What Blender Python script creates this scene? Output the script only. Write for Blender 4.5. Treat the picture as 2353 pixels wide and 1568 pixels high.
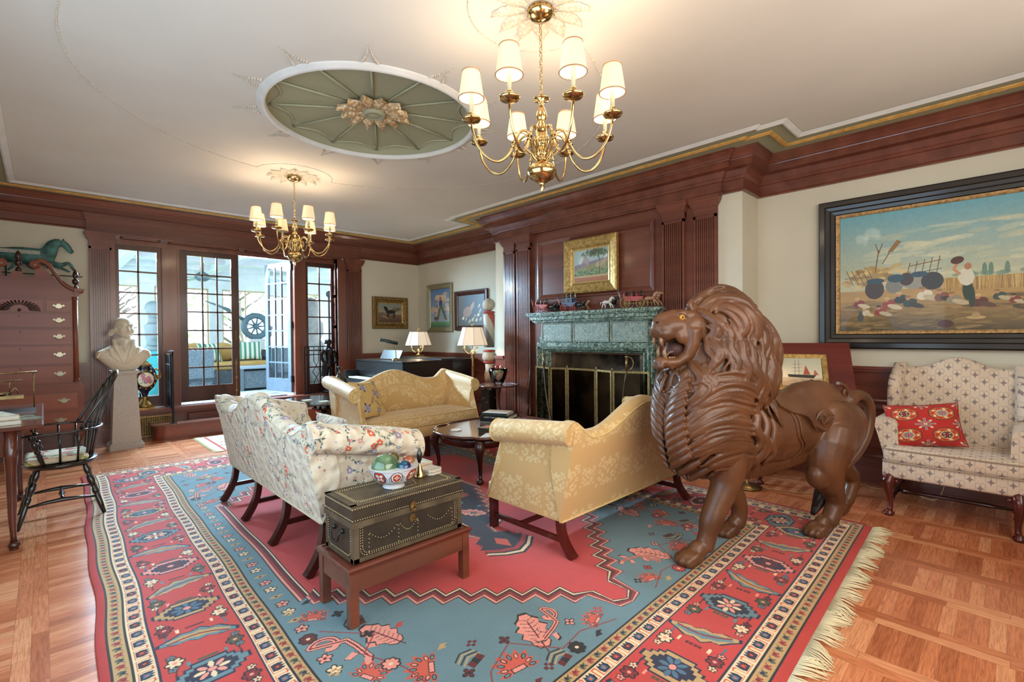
import bpy, math, random
import numpy as np
from mathutils import Vector, Matrix
from math import sin, cos, pi, radians
for _o in list(bpy.data.objects):
 bpy.data.objects.remove(_o)
SC = bpy.context.scene
COL = SC.collection
# ------------------------------------------------------------------ camera
YAW, PITCH, ROLL, FPX = .76949, -.0125, -.00894, 1112.4
cam_d = bpy.data.cameras.new('camera')
cam_d.sensor_width = 36.0
cam_d.lens = FPX / 2353 * 36.0
cam_d.clip_start = .05
cam_d.clip_end = 200
cam = bpy.data.objects.new('camera', cam_d)
COL.objects.link(cam)
_fw = Vector((sin(YAW) * cos(PITCH), cos(YAW) * cos(PITCH), sin(PITCH)))
_r0 = Vector((cos(YAW), -sin(YAW), 0))
_u0 = _r0.cross(_fw)
_r = _r0 * cos(ROLL) + _u0 * sin(ROLL)
_u = -_r0 * sin(ROLL) + _u0 * cos(ROLL)
_m = Matrix((_r, _u, -_fw)).transposed().to_4x4()
_m.translation = Vector((0, 0, 1.4))
cam.matrix_world = _m
SC.camera = cam
# ------------------------------------------------------------------ world, view
SC.view_settings.view_transform = 'Standard'
SC.view_settings.look = 'None'
SC.view_settings.gamma = 1.0
SC.view_settings.exposure = .34
SC.view_settings.use_curve_mapping = False
SC.cycles.max_bounces = 10
SC.cycles.diffuse_bounces = 5
SC.cycles.glossy_bounces = 4
SC.cycles.transmission_bounces = 8
SC.cycles.transparent_max_bounces = 12
SC.cycles.sample_clamp_indirect = 6.0
SC.cycles.use_denoising = True
SC.cycles.caustics_reflective = False
SC.cycles.caustics_refractive = False
SC.cycles.use_light_tree = True
wd = bpy.data.worlds.new('sky')
SC.world = wd
wd.use_nodes = True
_n = wd.node_tree
_n.nodes.clear()
_o = _n.nodes.new('ShaderNodeOutputWorld')
_b = _n.nodes.new('ShaderNodeBackground')
_b.inputs[0].default_value = (.66, .85, 1.0, 1)
_b.inputs[1].default_value = 9
_n.links.new(_b.outputs[0], _o.inputs[0])
def area(name, loc, target, sx, sy, power, col, spread=180):
 d = bpy.data.lights.new(name, 'AREA')
 d.shape = 'RECTANGLE'
 d.size, d.size_y, d.energy, d.color = sx, sy, power, col
 d.spread = radians(spread)
 o = bpy.data.objects.new(name, d)
 o.location = loc
 o.rotation_euler = (Vector(target) - Vector(loc)).to_track_quat('-Z', 'Y').to_euler()
 COL.objects.link(o)
 return o
# added fill lights along the left and front walls (both outside the frame)
area('left_wall_fill', (-.72, 3.4, 1.6), (3, 4.6, 1.5), 5.5, 1.8, 105, (.50, .76, 1.0))
area('front_wall_fill', (2.4, -.86, 1.8), (2.9, 4, .9), 4.6, 2.0, 135, (1.0, .93, .84))
# added fill hidden above the door head, boosts the daylight from the garden room
area('garden_door_fill', (2.0, 9.35, 2.86), (1.2, 4.4, 0), 2.9, .5, 1700, (.50, .76, 1.0))
_s = bpy.data.lights.new('sun', 'SUN')
_s.energy = 5.0
_s.angle = radians(1.0)
_s.color = (1.0, .95, .86)
_so = bpy.data.objects.new('sun', _s)
_so.rotation_euler = Vector((-.50, -.55, -.80)).to_track_quat('-Z', 'Y').to_euler()
COL.objects.link(_so)
# ------------------------------------------------------------------ colour and materials
def lin(c):
 c = c / 255.0
 return c / 12.92 if c <= .04045 else ((c + .055) / 1.055) ** 2.4
def hx(h):
 if not isinstance(h, str):
  return tuple(h) if len(h) == 4 else (*h, 1)
 return (lin(int(h[0:2], 16)), lin(int(h[2:4], 16)), lin(int(h[4:6], 16)), 1)
def _base(name):
 m = bpy.data.materials.new(name)
 m.use_nodes = True
 nt = m.node_tree
 return m, nt, nt.nodes['Principled BSDF']
def N(nt, t, **kw):
 n = nt.nodes.new(t)
 for k, v in kw.items():
  if k.startswith('i'):
   n.inputs[int(k[1:])].default_value = v
  else:
   setattr(n, k, v)
 return n
def L(nt, a, b):
 nt.links.new(a, b)
def bumpit(nt, bs, fac, st, dist=.01):
 b = N(nt, 'ShaderNodeBump')
 b.inputs['Strength'].default_value = st
 b.inputs['Distance'].default_value = dist
 L(nt, fac, b.inputs['Height'])
 L(nt, b.outputs[0], bs.inputs['Normal'])
 return b
def M(name, c, rough=.5, metal=0, c2=None, vs=6.0, detail=3, stretch=(1, 1, 1), bump=0, bs=60, coat=0,
 spec=.5, emit=None, es=0, sheen=0, contrast=(.35, .65), trans=0, ior=1.45, coords='Object', sss=0):
 m, nt, p = _base(name)
 p.inputs['Base Color'].default_value = hx(c)
 p.inputs['Roughness'].default_value = rough
 p.inputs['Metallic'].default_value = metal
 p.inputs['Coat Weight'].default_value = coat
 p.inputs['Coat Roughness'].default_value = .12
 p.inputs['Specular IOR Level'].default_value = spec
 p.inputs['Transmission Weight'].default_value = trans
 p.inputs['IOR'].default_value = ior
 if sheen:
  p.inputs['Sheen Weight'].default_value = sheen
 if emit:
  p.inputs['Emission Color'].default_value = hx(emit)
  p.inputs['Emission Strength'].default_value = es
 tc = N(nt, 'ShaderNodeTexCoord')
 mp = N(nt, 'ShaderNodeMapping')
 mp.inputs['Scale'].default_value = stretch
 L(nt, tc.outputs[coords], mp.inputs[0])
 if c2 is None:
  a = hx(c)
  c2 = (a[0] * .86, a[1] * .86, a[2] * .86, 1)
  contrast = (.3, .8)
 nz = N(nt, 'ShaderNodeTexNoise')
 nz.inputs['Scale'].default_value = vs
 nz.inputs['Detail'].default_value = detail
 L(nt, mp.outputs[0], nz.inputs['Vector'])
 cr = N(nt, 'ShaderNodeValToRGB')
 cr.color_ramp.elements[0].position, cr.color_ramp.elements[1].position = contrast
 cr.color_ramp.elements[0].color, cr.color_ramp.elements[1].color = hx(c), hx(c2)
 L(nt, nz.outputs[0], cr.inputs[0])
 L(nt, cr.outputs[0], p.inputs['Base Color'])
 if bump:
  n2 = N(nt, 'ShaderNodeTexNoise')
  n2.inputs['Scale'].default_value = bs
  n2.inputs['Detail'].default_value = 2
  L(nt, mp.outputs[0], n2.inputs['Vector'])
  bumpit(nt, p, n2.outputs[0], bump)
 return m
def wood(name, c, c2, axis='z', rough=.3, coat=.25, sc=9):
 st = {'x': (.08, 1, 1), 'y': (1, .08, 1), 'z': (1, 1, .08)}[axis]
 return M(name, c, rough, 0, c2, vs=sc, detail=5, stretch=st, coat=coat, contrast=(.3, .7), bump=.05, bs=sc * 5)
# ---- painted textures are computed here in numpy (nothing is loaded)
class Pic:
 def __init__(s, w, h, bg):
  s.w, s.h = w, h
  s.a = np.empty((h, w, 3), np.float32)
  s.a[:] = s.c(bg)
 def c(s, h):
  return np.array(hx(h)[:3], np.float32) if isinstance(h, str) else np.array(h[:3], np.float32)
 def poly(s, pts, col, al=1.0):
  P = np.array(pts, np.float32)
  x0, y0 = np.floor(P.min(0)).astype(int)
  x1, y1 = np.ceil(P.max(0)).astype(int) + 1
  x0, y0, x1, y1 = max(x0, 0), max(y0, 0), min(x1, s.w), min(y1, s.h)
  if x1 <= x0 or y1 <= y0:
   return
  X = np.arange(x0, x1)[None, :] + .5
  Y = np.arange(y0, y1)[:, None] + .5
  ins = np.zeros((y1 - y0, x1 - x0), bool)
  n = len(P)
  for i in range(n):
   ax, ay = P[i]
   bx, by = P[(i + 1) % n]
   if ay == by:
    continue
   cnd = (ay > Y) != (by > Y)
   ins ^= cnd & (X < (bx - ax) * (Y - ay) / (by - ay) + ax)
  v = s.a[y0:y1, x0:x1]
  v[ins] = v[ins] * (1 - al) + s.c(col) * al
 def ell(s, cx, cy, rx, ry, col, rot=0, al=1.0, n=20):
  c_, s_ = cos(rot), sin(rot)
  s.poly([(cx + rx * cos(t) * c_ - ry * sin(t) * s_, cy + rx * cos(t) * s_ + ry * sin(t) * c_)
    for t in [2 * pi * k / n for k in range(n)]], col, al)
 def rect(s, x0, y0, x1, y1, col, al=1.0):
  s.poly([(x0, y0), (x1, y0), (x1, y1), (x0, y1)], col, al)
 def line(s, pts, w, col, al=1.0):
  for (ax, ay), (bx, by) in zip(pts[:-1], pts[1:]):
   dx, dy = bx - ax, by - ay
   l = math.hypot(dx, dy) or 1
   nx, ny = -dy / l * w / 2, dx / l * w / 2
   ex, ey = dx / l * w * .3, dy / l * w * .3
   s.poly([(ax + nx - ex, ay + ny - ey), (bx + nx + ex, by + ny + ey), (bx - nx + ex, by - ny + ey), (ax - nx - ex, ay - ny - ey)], col, al)
 def petals(s, cx, cy, r, n, col, w=.32, rot=0, core=None):
  for k in range(n):
   t = rot + 2 * pi * k / n
   s.ell(cx + cos(t) * r * .58, cy + sin(t) * r * .58, r * .46, r * w, col, t, n=10)
  if core:
   s.ell(cx, cy, r * .28, r * .28, core, n=10)
 def grad(s, y0, y1, c0, c1):
  for y in range(int(max(0, y0)), int(min(s.h, y1))):
   t = (y - y0) / (y1 - y0)
   s.a[y] = s.c(c0) * (1 - t) + s.c(c1) * t
 def noise(s, amt, cell=1, seed=1):
  g = np.random.RandomState(seed)
  hh, ww = s.h // cell + 2, s.w // cell + 2
  n = g.rand(hh, ww).astype(np.float32)
  if cell > 1:
   ys = np.arange(s.h) / cell
   xs = np.arange(s.w) / cell
   yi, xi = ys.astype(int), xs.astype(int)
   fy, fx = (ys - yi)[:, None], (xs - xi)[None, :]
   n = (n[yi][:, xi] * (1 - fy) * (1 - fx) + n[yi + 1][:, xi] * fy * (1 - fx) + n[yi][:, xi + 1] * (1 - fy) * fx + n[yi + 1][:, xi + 1] * fy * fx)
  else:
   n = n[:s.h, :s.w]
  s.a *= (1 + (n - .5) * 2 * amt)[:, :, None]
 def image(s, name):
  im = bpy.data.images.new(name, s.w, s.h, float_buffer=False)
  a = np.clip(s.a, 0, 1)
  a = np.where(a <= .0031308, a * 12.92, 1.055 * np.power(a, 1 / 2.4) - .055)
  out = np.ones((s.h, s.w, 4), np.float32)
  out[:, :, :3] = a
  im.pixels.foreach_set(out.ravel())
  im.update()
  im.pack()
  return im
def picmat(name, pic, rough=.6, bump=0, bs=200, sheen=0, coat=0, scale=(1, 1), quilt=None):
 m, nt, p = _base(name)
 p.inputs['Roughness'].default_value = rough
 p.inputs['Coat Weight'].default_value = coat
 if sheen:
  p.inputs['Sheen Weight'].default_value = sheen
 tc = N(nt, 'ShaderNodeTexCoord')
 mp = N(nt, 'ShaderNodeMapping')
 mp.inputs['Scale'].default_value = (scale[0], scale[1], 1)
 L(nt, tc.outputs['UV'], mp.inputs[0])
 t = N(nt, 'ShaderNodeTexImage')
 t.image = pic.image(name)
 L(nt, mp.outputs[0], t.inputs[0])
 L(nt, t.outputs[0], p.inputs['Base Color'])
 if bump:
  n2 = N(nt, 'ShaderNodeTexNoise')
  n2.inputs['Scale'].default_value = bs
  L(nt, tc.outputs['Object'], n2.inputs['Vector'])
  bumpit(nt, p, n2.outputs[0], bump)
 if quilt:
  v = N(nt, 'ShaderNodeTexVoronoi')
  v.inputs['Scale'].default_value = quilt
  v.feature = 'SMOOTH_F1'
  L(nt, tc.outputs['Object'], v.inputs['Vector'])
  mt = N(nt, 'ShaderNodeMath', operation='MULTIPLY')
  mt.inputs[1].default_value = -1
  L(nt, v.outputs[0], mt.inputs[0])
  bumpit(nt, p, mt.outputs[0], 1.0, .03)
 return m
# ------------------------------------------------------------------ mesh builder
class MB:
 def __init__(s):
  s.v, s.f, s.mi, s.sm, s.uv = [], [], [], [], []
  s.m = 0
  s.smooth = False
 def vert(s, *p):
  s.v.append(tuple(p[0]) if len(p) == 1 else tuple(p))
  return len(s.v) - 1
 def face(s, idx, uv=None, sm=None):
  s.f.append(tuple(idx))
  s.mi.append(s.m)
  s.sm.append(s.smooth if sm is None else sm)
  s.uv.append(uv)
 def box(s, x0, y0, z0, x1, y1, z1, rot=0, c=None):
  P = [(x, y, z) for z in (z0, z1) for x, y in ((x0, y0), (x1, y0), (x1, y1), (x0, y1))]
  if rot:
   cx, cy = c if c else ((x0 + x1) / 2, (y0 + y1) / 2)
   P = [(cx + (x - cx) * cos(rot) - (y - cy) * sin(rot), cy + (x - cx) * sin(rot) + (y - cy) * cos(rot), z) for x, y, z in P]
  b = len(s.v)
  s.v += P
  for q in ((0, 3, 2, 1), (4, 5, 6, 7), (0, 1, 5, 4), (1, 2, 6, 5), (2, 3, 7, 6), (3, 0, 4, 7)):
   s.face([b + i for i in q], sm=False)
  return s
 def hexa(s, P):
  b = len(s.v)
  s.v += [tuple(p) for p in P]
  for q in ((0, 3, 2, 1), (4, 5, 6, 7), (0, 1, 5, 4), (1, 2, 6, 5), (2, 3, 7, 6), (3, 0, 4, 7)):
   s.face([b + i for i in q], sm=False)
  return s
 def grid(s, rows, closed_u=False, closed_v=False, cap=False, uvs=(1, 1), sm=True):
  """rows: list of rings (lists of points)"""
  R, Cn = len(rows), len(rows[0])
  b = len(s.v)
  for r in rows:
   s.v += [tuple(p) for p in r]
  for i in range(R if closed_v else R - 1):
   for j in range(Cn if closed_u else Cn - 1):
    i2, j2 = (i + 1) % R, (j + 1) % Cn
    u0, u1 = j / (Cn - (0 if closed_u else 1)) * uvs[0], (j + 1) / (Cn - (0 if closed_u else 1)) * uvs[0]
    v0, v1 = i / (R - (0 if closed_v else 1)) * uvs[1], (i + 1) / (R - (0 if closed_v else 1)) * uvs[1]
    s.face((b + i * Cn + j, b + i * Cn + j2, b + i2 * Cn + j2, b + i2 * Cn + j), [(u0, v0), (u1, v0), (u1, v1), (u0, v1)], sm)
  if cap and closed_u:
   s.face([b + j for j in range(Cn)][::-1], sm=False)
   s.face([b + (R - 1) * Cn + j for j in range(Cn)], sm=False)
  return s
 def lathe(s, prof, c=(0, 0, 0), n=24, cap=True, sx=1, sy=1, flute=None):
  rows = []
  for r, z in prof:
   rr = max(r, 1e-4)
   rows.append([(c[0] + rr * sx * cos(2 * pi * k / n) * (1 if not flute else flute(k, z)),
      c[1] + rr * sy * sin(2 * pi * k / n) * (1 if not flute else flute(k, z)), c[2] + z) for k in range(n)])
  return s.grid(rows, closed_u=True, cap=cap)
 def cyl(s, a, b, r0, r1=None, n=12, cap=True):
  return s.tube([a, b], [r0, r0 if r1 is None else r1], n, cap)
 def tube(s, path, rad, n=8, cap=True, closed=False, sq=None):
  P = [Vector(p) for p in path]
  if not isinstance(rad, (list, tuple)):
   rad = [rad] * len(P)
  rows = []
  K = len(P)
  up = None
  for i in range(K):
   if closed:
    t = P[(i + 1) % K] - P[i - 1]
   else:
    t = (P[min(i + 1, K - 1)] - P[max(i - 1, 0)])
   t = t.normalized() if t.length > 1e-9 else Vector((0, 0, 1))
   if up is None:
    up = Vector((0, 0, 1)) if abs(t.z) < .9 else Vector((1, 0, 0))
   x = t.cross(up)
   x = x.normalized() if x.length > 1e-6 else t.orthogonal().normalized()
   y = x.cross(t).normalized()
   up = y
   r = rad[i]
   ra, rb = (r if isinstance(r, (list, tuple)) else (r, r))
   if sq:
    rows.append([P[i] + x * (ra * sxx) + y * (rb * syy) for sxx, syy in ((1, 1), (-1, 1), (-1, -1), (1, -1))])
   else:
    rows.append([P[i] + x * (ra * cos(2 * pi * k / n)) + y * (rb * sin(2 * pi * k / n)) for k in range(n)])
  return s.grid(rows, closed_u=True, closed_v=closed, cap=cap and not closed, sm=not sq)
 def sph(s, c, r, n=16, m=10, sz=None, sy=None, sx=None, R=None):
  rx, ry, rz = (sx or r), (sy or r), (sz or r)
  rows = []
  for i in range(m + 1):
   a = -pi / 2 + pi * i / m
   ring = []
   for k in range(n):
    p = Vector((rx * max(cos(a), 1e-3) * cos(2 * pi * k / n), ry * max(cos(a), 1e-3) * sin(2 * pi * k / n), rz * sin(a)))
    if R is not None:
     p = R @ p
    ring.append((c[0] + p.x, c[1] + p.y, c[2] + p.z))
   rows.append(ring)
  return s.grid(rows, closed_u=True, cap=True)
 def prism(s, pts, z0, z1, plane='xy', sm=False):
  """extrude a 2D outline; plane xy (z0..z1), xz (y0..y1), yz (x0..x1)"""
  def mk(a, b_, c_):
   return {'xy': (a, b_, c_), 'xz': (a, c_, b_), 'yz': (c_, a, b_)}[plane]
  b = len(s.v)
  n = len(pts)
  for z in (z0, z1):
   s.v += [mk(a, q, z) for a, q in pts]
  fl = plane == 'xz'
  s.face([b + i for i in (range(n) if fl else reversed(range(n)))], sm=False)
  s.face([b + n + i for i in (reversed(range(n)) if fl else range(n))], sm=False)
  for i in range(n):
   j = (i + 1) % n
   q = (b + i, b + j, b + n + j, b + n + i)
   s.face(q[::-1] if fl else q, sm=sm)
  return s
 def sweep(s, prof, path, closed=False, up=(0, 0, 1), sm=False):
  """profile [(out, z)] swept along horizontal path [(x,y)]; out is to the left of travel"""
  K = len(path)
  rows = []
  for i in range(K):
   p = Vector((*path[i], 0))
   a = Vector((*path[i - 1], 0)) if (i > 0 or closed) else None
   c = Vector((*path[(i + 1) % K], 0)) if (i < K - 1 or closed) else None
   d1 = (p - a).normalized() if a is not None else (c - p).normalized()
   d2 = (c - p).normalized() if c is not None else d1
   n1, n2 = Vector((-d1.y, d1.x, 0)), Vector((-d2.y, d2.x, 0))
   n = (n1 + n2)
   n = n / max(n.length_squared / 2, .15)
   rows.append([(p.x + n.x * o, p.y + n.y * o, z) for o, z in prof])
  return s.grid(rows, closed_v=closed, sm=sm)
 def build(s, name, mats, parent=None, loc=None):
  me = bpy.data.meshes.new(name)
  me.from_pydata(s.v, [], s.f)
  if not isinstance(mats, (list, tuple)):
   mats = [mats]
  for m in mats:
   me.materials.append(m)
  me.polygons.foreach_set('material_index', s.mi)
  me.polygons.foreach_set('use_smooth', s.sm)
  if any(u is not None for u in s.uv):
   ul = me.uv_layers.new(name='UVMap')
   arr = []
   for f, u in zip(s.f, s.uv):
    arr += [c for q in (u if u else [(0, 0)] * len(f)) for c in q]
   ul.data.foreach_set('uv', arr)
  me.validate()
  me.update()
  o = bpy.data.objects.new(name, me)
  COL.objects.link(o)
  if parent is not None:
   o.parent = parent
  if loc:
   o.location = loc
  return o
def tag(o, label, cat, group=None):
 o['label'] = label
 o['category'] = cat
 if group:
  o['group'] = group
 return o
def T(name, label, cat, loc=(0, 0, 0), rz=0, group=None):
 o = bpy.data.objects.new(name, None)
 o.empty_display_size = .1
 o.location = loc
 o.rotation_euler = (0, 0, rz)
 COL.objects.link(o)
 return tag(o, label, cat, group)
def struct(o):
 o['kind'] = 'structure'
 return o
def dup(o, loc=None, rz=None, label=None, parent=None):
 r = o.copy()
 COL.objects.link(r)
 if parent is not None:
  r.parent = parent
 if loc is not None:
  r.location = loc
 if rz is not None:
  r.rotation_euler = (0, 0, rz)
 if label:
  r['label'] = label
 for ch in [c for c in bpy.data.objects if c.parent == o]:
  dup(ch, parent=r)
 return r
def bez(pts, n=8):
 """Catmull-Rom through points"""
 P = [Vector(p) for p in pts]
 out = []
 for i in range(len(P) - 1):
  a, b, c, d = P[max(i - 1, 0)], P[i], P[i + 1], P[min(i + 2, len(P) - 1)]
  for k in range(n):
   t = k / n
   out.append(.5 * ((2 * b) + (c - a) * t + (2 * a - 5 * b + 4 * c - d) * t * t + (3 * b - a - 3 * c + d) * t ** 3))
 out.append(P[-1])
 return [tuple(p) for p in out]
def lerp(a, b, t):
 return a + (b - a) * t
def tomesh(o):
 """replace an object by a real mesh of its evaluated shape"""
 bpy.context.view_layer.update()
 dg = bpy.context.evaluated_depsgraph_get()
 me = bpy.data.meshes.new_from_object(o.evaluated_get(dg), preserve_all_data_layers=True, depsgraph=dg)
 n = o.name
 r = bpy.data.objects.new(n + '_m', me)
 r.location, r.rotation_euler, r.parent = o.location, o.rotation_euler, o.parent
 COL.objects.link(r)
 bpy.data.objects.remove(o)
 r.name = n
 me.name = n
 return r
# ================================================================== THE ROOM
XW, YB, XL, YF, ZC, XB = 5.494, 8.40, -.78, -.94, 3.20, 5.066
BY0, BY1 = 1.887, 5.578          # chimney breast
SILL = .41
m_wall = M('cream_wall_paint', 'cdc6b2', .85, c2='c8c1ad', vs=2, bump=.03, bs=200)
m_ceil = M('ceiling_plaster', 'd6cfc4', .9, c2='d2cbc0', vs=1.5, bump=.02, bs=120)
m_white = M('white_moulding', 'dcdad4', .6)
m_green = M('sage_green_paint', '9c9a7c', .8, c2='98967a', vs=2)
m_gold = M('gilt_plaster', 'd0a258', .45, .15, c2='b98c48', vs=20)
m_panel = wood('mahogany_panelling', '7d4a38', '5f3428', 'z', .28, .3, 7)
m_panelh = wood('mahogany_trim', '7a4635', '5c3125', 'x', .28, .3, 7)
m_panely = wood('mahogany_trim_side', '7a4635', '5c3125', 'y', .28, .3, 7)
m_dark = wood('dark_stained_mahogany', '4f2a20', '38190f', 'z', .3, .3, 8)
m_black = M('black_iron', '1c1d20', .4, .6)
m_brass = M('polished_brass', 'cbb080', .15, 1, c2='b99a62', vs=15)
m_oldbrass = M('aged_brass', '9a8052', .38, .9, c2='7c6440', vs=30)
def glassmat(name, tint=(1, 1, 1, 1), refl=.06):
 m, nt, p = _base(name)
 nt.nodes.remove(p)
 o = nt.nodes['Material Output']
 t = N(nt, 'ShaderNodeBsdfTransparent')
 t.inputs[0].default_value = tint
 g = N(nt, 'ShaderNodeBsdfGlossy')
 g.inputs['Roughness'].default_value = .02
 fr = N(nt, 'ShaderNodeLayerWeight')
 fr.inputs[0].default_value = refl * 3
 mx = N(nt, 'ShaderNodeMixShader')
 L(nt, fr.outputs['Fresnel'], mx.inputs[0])
 L(nt, t.outputs[0], mx.inputs[1])
 L(nt, g.outputs[0], mx.inputs[2])
 L(nt, mx.outputs[0], o.inputs[0])
 return m
m_glass = glassmat('window_glass', (.97, 1, 1, 1))
def parquet():
 m, nt, p = _base('oak_parquet')
 tc = N(nt, 'ShaderNodeTexCoord')
 sp = N(nt, 'ShaderNodeSeparateXYZ')
 L(nt, tc.outputs['Object'], sp.inputs[0])
 def mt(op, a, b=None, c=None):
  n = N(nt, 'ShaderNodeMath', operation=op)
  for i, v in enumerate((a, b, c)):
   if v is None:
    continue
   if isinstance(v, (int, float)):
    n.inputs[i].default_value = v
   else:
    L(nt, v, n.inputs[i])
  return n.outputs[0]
 X, Y = sp.outputs[0], sp.outputs[1]
 PX = .425
 xd = mt('DIVIDE', X, PX)
 row = mt('FLOOR', xd)
 fx = mt('MULTIPLY', mt('SUBTRACT', xd, row), PX)
 inA = mt('LESS_THAN', fx, .305)
 # A: short blocks, boards along x, .057 wide in y, in pairs
 ya = mt('DIVIDE', mt('ADD', Y, mt('MULTIPLY', row, .031)), .057)
 ia = mt('FLOOR', ya)
 fa = mt('SUBTRACT', ya, ia)
 # B: two strips along y
 xb = mt('DIVIDE', mt('SUBTRACT', fx, .305), .06)
 ib = mt('FLOOR', xb)
 fb = mt('SUBTRACT', xb, ib)
 yb = mt('DIVIDE', mt('ADD', Y, mt('MULTIPLY', mt('ADD', ib, row), .23)), .46)
 jb = mt('FLOOR', yb)
 fyb = mt('SUBTRACT', yb, jb)
 def mix(a, b):
  n = N(nt, 'ShaderNodeMix')
  n.data_type = 'FLOAT'
  L(nt, inA, n.inputs[0])
  L(nt, b, n.inputs[2])
  L(nt, a, n.inputs[3])
  return n.outputs[0]
 idA = mt('ADD', mt('MULTIPLY', row, 37.3), mt('MULTIPLY', ia, 3.17))
 idB = mt('ADD', mt('MULTIPLY', row, 91.7), mt('ADD', mt('MULTIPLY', ib, 17.9), mt('MULTIPLY', jb, 5.3)))
 wn = N(nt, 'ShaderNodeTexWhiteNoise', noise_dimensions='1D')
 L(nt, mix(idA, idB), wn.inputs['W'])
 ramp = N(nt, 'ShaderNodeValToRGB')
 r = ramp.color_ramp
 r.elements[0].position, r.elements[0].color = 0, hx('a8603c')
 r.elements[1].position, r.elements[1].color = 1, hx('d9966a')
 for pos, c in ((.12, 'b96c45'), (.45, 'c87b52'), (.7, 'cf835a')):
  e = r.elements.new(pos)
  e.color = hx(c)
 L(nt, wn.outputs['Value'], ramp.inputs[0])
 # grain
 cb = N(nt, 'ShaderNodeCombineXYZ')
 ga = mt('MULTIPLY', X, 6)
 gb = mt('MULTIPLY', Y, 6)
 L(nt, mix(ga, mt('MULTIPLY', X, 90)), cb.inputs[0])
 L(nt, mix(mt('MULTIPLY', Y, 90), gb), cb.inputs[1])
 L(nt, mt('MULTIPLY', wn.outputs['Value'], 40), cb.inputs[2])
 nz = N(nt, 'ShaderNodeTexNoise')
 nz.inputs['Scale'].default_value = 1.6
 nz.inputs['Detail'].default_value = 3
 nz.inputs['Distortion'].default_value = .8
 L(nt, cb.outputs[0], nz.inputs['Vector'])
 gr = N(nt, 'ShaderNodeValToRGB')
 gr.color_ramp.elements[0].position, gr.color_ramp.elements[1].position = .34, .6
 gr.color_ramp.elements[0].color, gr.color_ramp.elements[1].color = (.62, .55, .5, 1), (1.05, 1.05, 1.05, 1)
 L(nt, nz.outputs[0], gr.inputs[0])
 mul = N(nt, 'ShaderNodeMix')
 mul.data_type = 'RGBA'
 mul.blend_type = 'MULTIPLY'
 mul.inputs[0].default_value = .8
 L(nt, ramp.outputs[0], mul.inputs[6])
 L(nt, gr.outputs[0], mul.inputs[7])
 # joints
 def edge(f, w):
  return mt('MAXIMUM', mt('LESS_THAN', f, w), mt('GREATER_THAN', f, 1 - w))
 jA = edge(fa, .018)
 jB = mt('MAXIMUM', edge(fb, .015), edge(fyb, .003))
 j = mt('MAXIMUM', mix(jA, jB), mt('MULTIPLY', inA, edge(mt('DIVIDE', fx, .305), .004)))
 dk = N(nt, 'ShaderNodeMix')
 dk.data_type = 'RGBA'
 dk.inputs[7].default_value = hx('7a4328')
 L(nt, mt('MULTIPLY', j, .55), dk.inputs[0])
 L(nt, mul.outputs[2], dk.inputs[6])
 L(nt, dk.outputs[2], p.inputs['Base Color'])
 p.inputs['Roughness'].default_value = .26
 p.inputs['Coat Weight'].default_value = .25
 p.inputs['Coat Roughness'].default_value = .15
 bumpit(nt, p, mt('SUBTRACT', nz.outputs[0], j), .12, .002)
 return m
def fr_box(mb, fr, s0, d0, z0, s1, d1, z1):
 (ox, oy), (ux, uy), (nx, ny) = fr
 def W(s_, d_, z_):
  return (ox + ux * s_ + nx * d_, oy + uy * s_ + ny * d_, z_)
 mb.hexa([W(s0, d1, z0), W(s1, d1, z0), W(s1, d0, z0), W(s0, d0, z0), W(s0, d1, z1), W(s1, d1, z1), W(s1, d0, z1), W(s0, d0, z1)])
 return mb
def fr_frame(mb, fr, s0, z0, s1, z1, prof, sm=False):
 """mitred frame in a wall plane; prof = [(inset, depth)]"""
 (ox, oy), (ux, uy), (nx, ny) = fr
 rows = []
 for a, b, ca, cb in ((s0, z0, 1, 1), (s1, z0, -1, 1), (s1, z1, -1, -1), (s0, z1, 1, -1)):
  rows.append([(ox + ux * (a + ca * i) + nx * d, oy + uy * (a + ca * i) + ny * d, b + cb * i) for i, d in prof])
 mb.grid(rows, closed_v=True, sm=sm)
 return mb
FR_B = ((0, YB), (1, 0), (0, -1))            # back wall, s = X
FR_R = ((XW, 0), (0, 1), (-1, 0))            # fireplace wall, s = Y
FR_C = ((XB, 0), (0, 1), (-1, 0))            # chimney breast front
PANEL = [(0, 0), (0, .018), (.012, .022), (.03, .012), (.036, .004), (.05, .004), (.085, .012)]
# floor
mb = MB()
mb.box(XL, YF, -.1, XW, YB + .05, 0)
struct(mb.build('floor', parquet()))['label'] = 'reddish oak parquet floor of short blocks between strips'
# walls (backs of the openings are cut by building in pieces)
mb = MB()
OX0, OX1, OZ = .69, 3.80, 2.826
mb.box(XL - .1, YB, 0, OX0, YB + .25, ZC + .1)
mb.box(OX1, YB, 0, XW + .1, YB + .25, ZC + .1)
mb.box(OX0, YB, OZ, OX1, YB + .25, ZC + .1)
struct(mb.build('wall_back', m_wall))['label'] = 'cream painted wall around the garden doors'
mb = MB()
mb.box(XW, YF - .1, 0, XW + .2, YB, ZC + .1)
# breast plaster flanks
mb.box(XB, BY0, 0, XW, 2.13, ZC)
mb.box(XB, 5.385, 0, XW, BY1, ZC)
# masonry around the firebox
mb.box(XB + .02, 2.13, 1.2, XW, 5.385, ZC)
mb.box(XB + .02, 2.13, 0, XW, 2.995, 1.2)
mb.box(XB + .02, 4.445, 0, XW, 5.385, 1.2)
struct(mb.build('wall_right', m_wall))['label'] = 'cream wall with the projecting chimney breast'
mb = MB()
mb.box(XL - .1, YF, 0, XL, YB, ZC + .1)
struct(mb.build('wall_left', m_wall))
mb = MB()
mb.box(XL - .1, YF - .1, 0, XW, YF, ZC + .1)
struct(mb.build('wall_front', m_wall))
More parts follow.
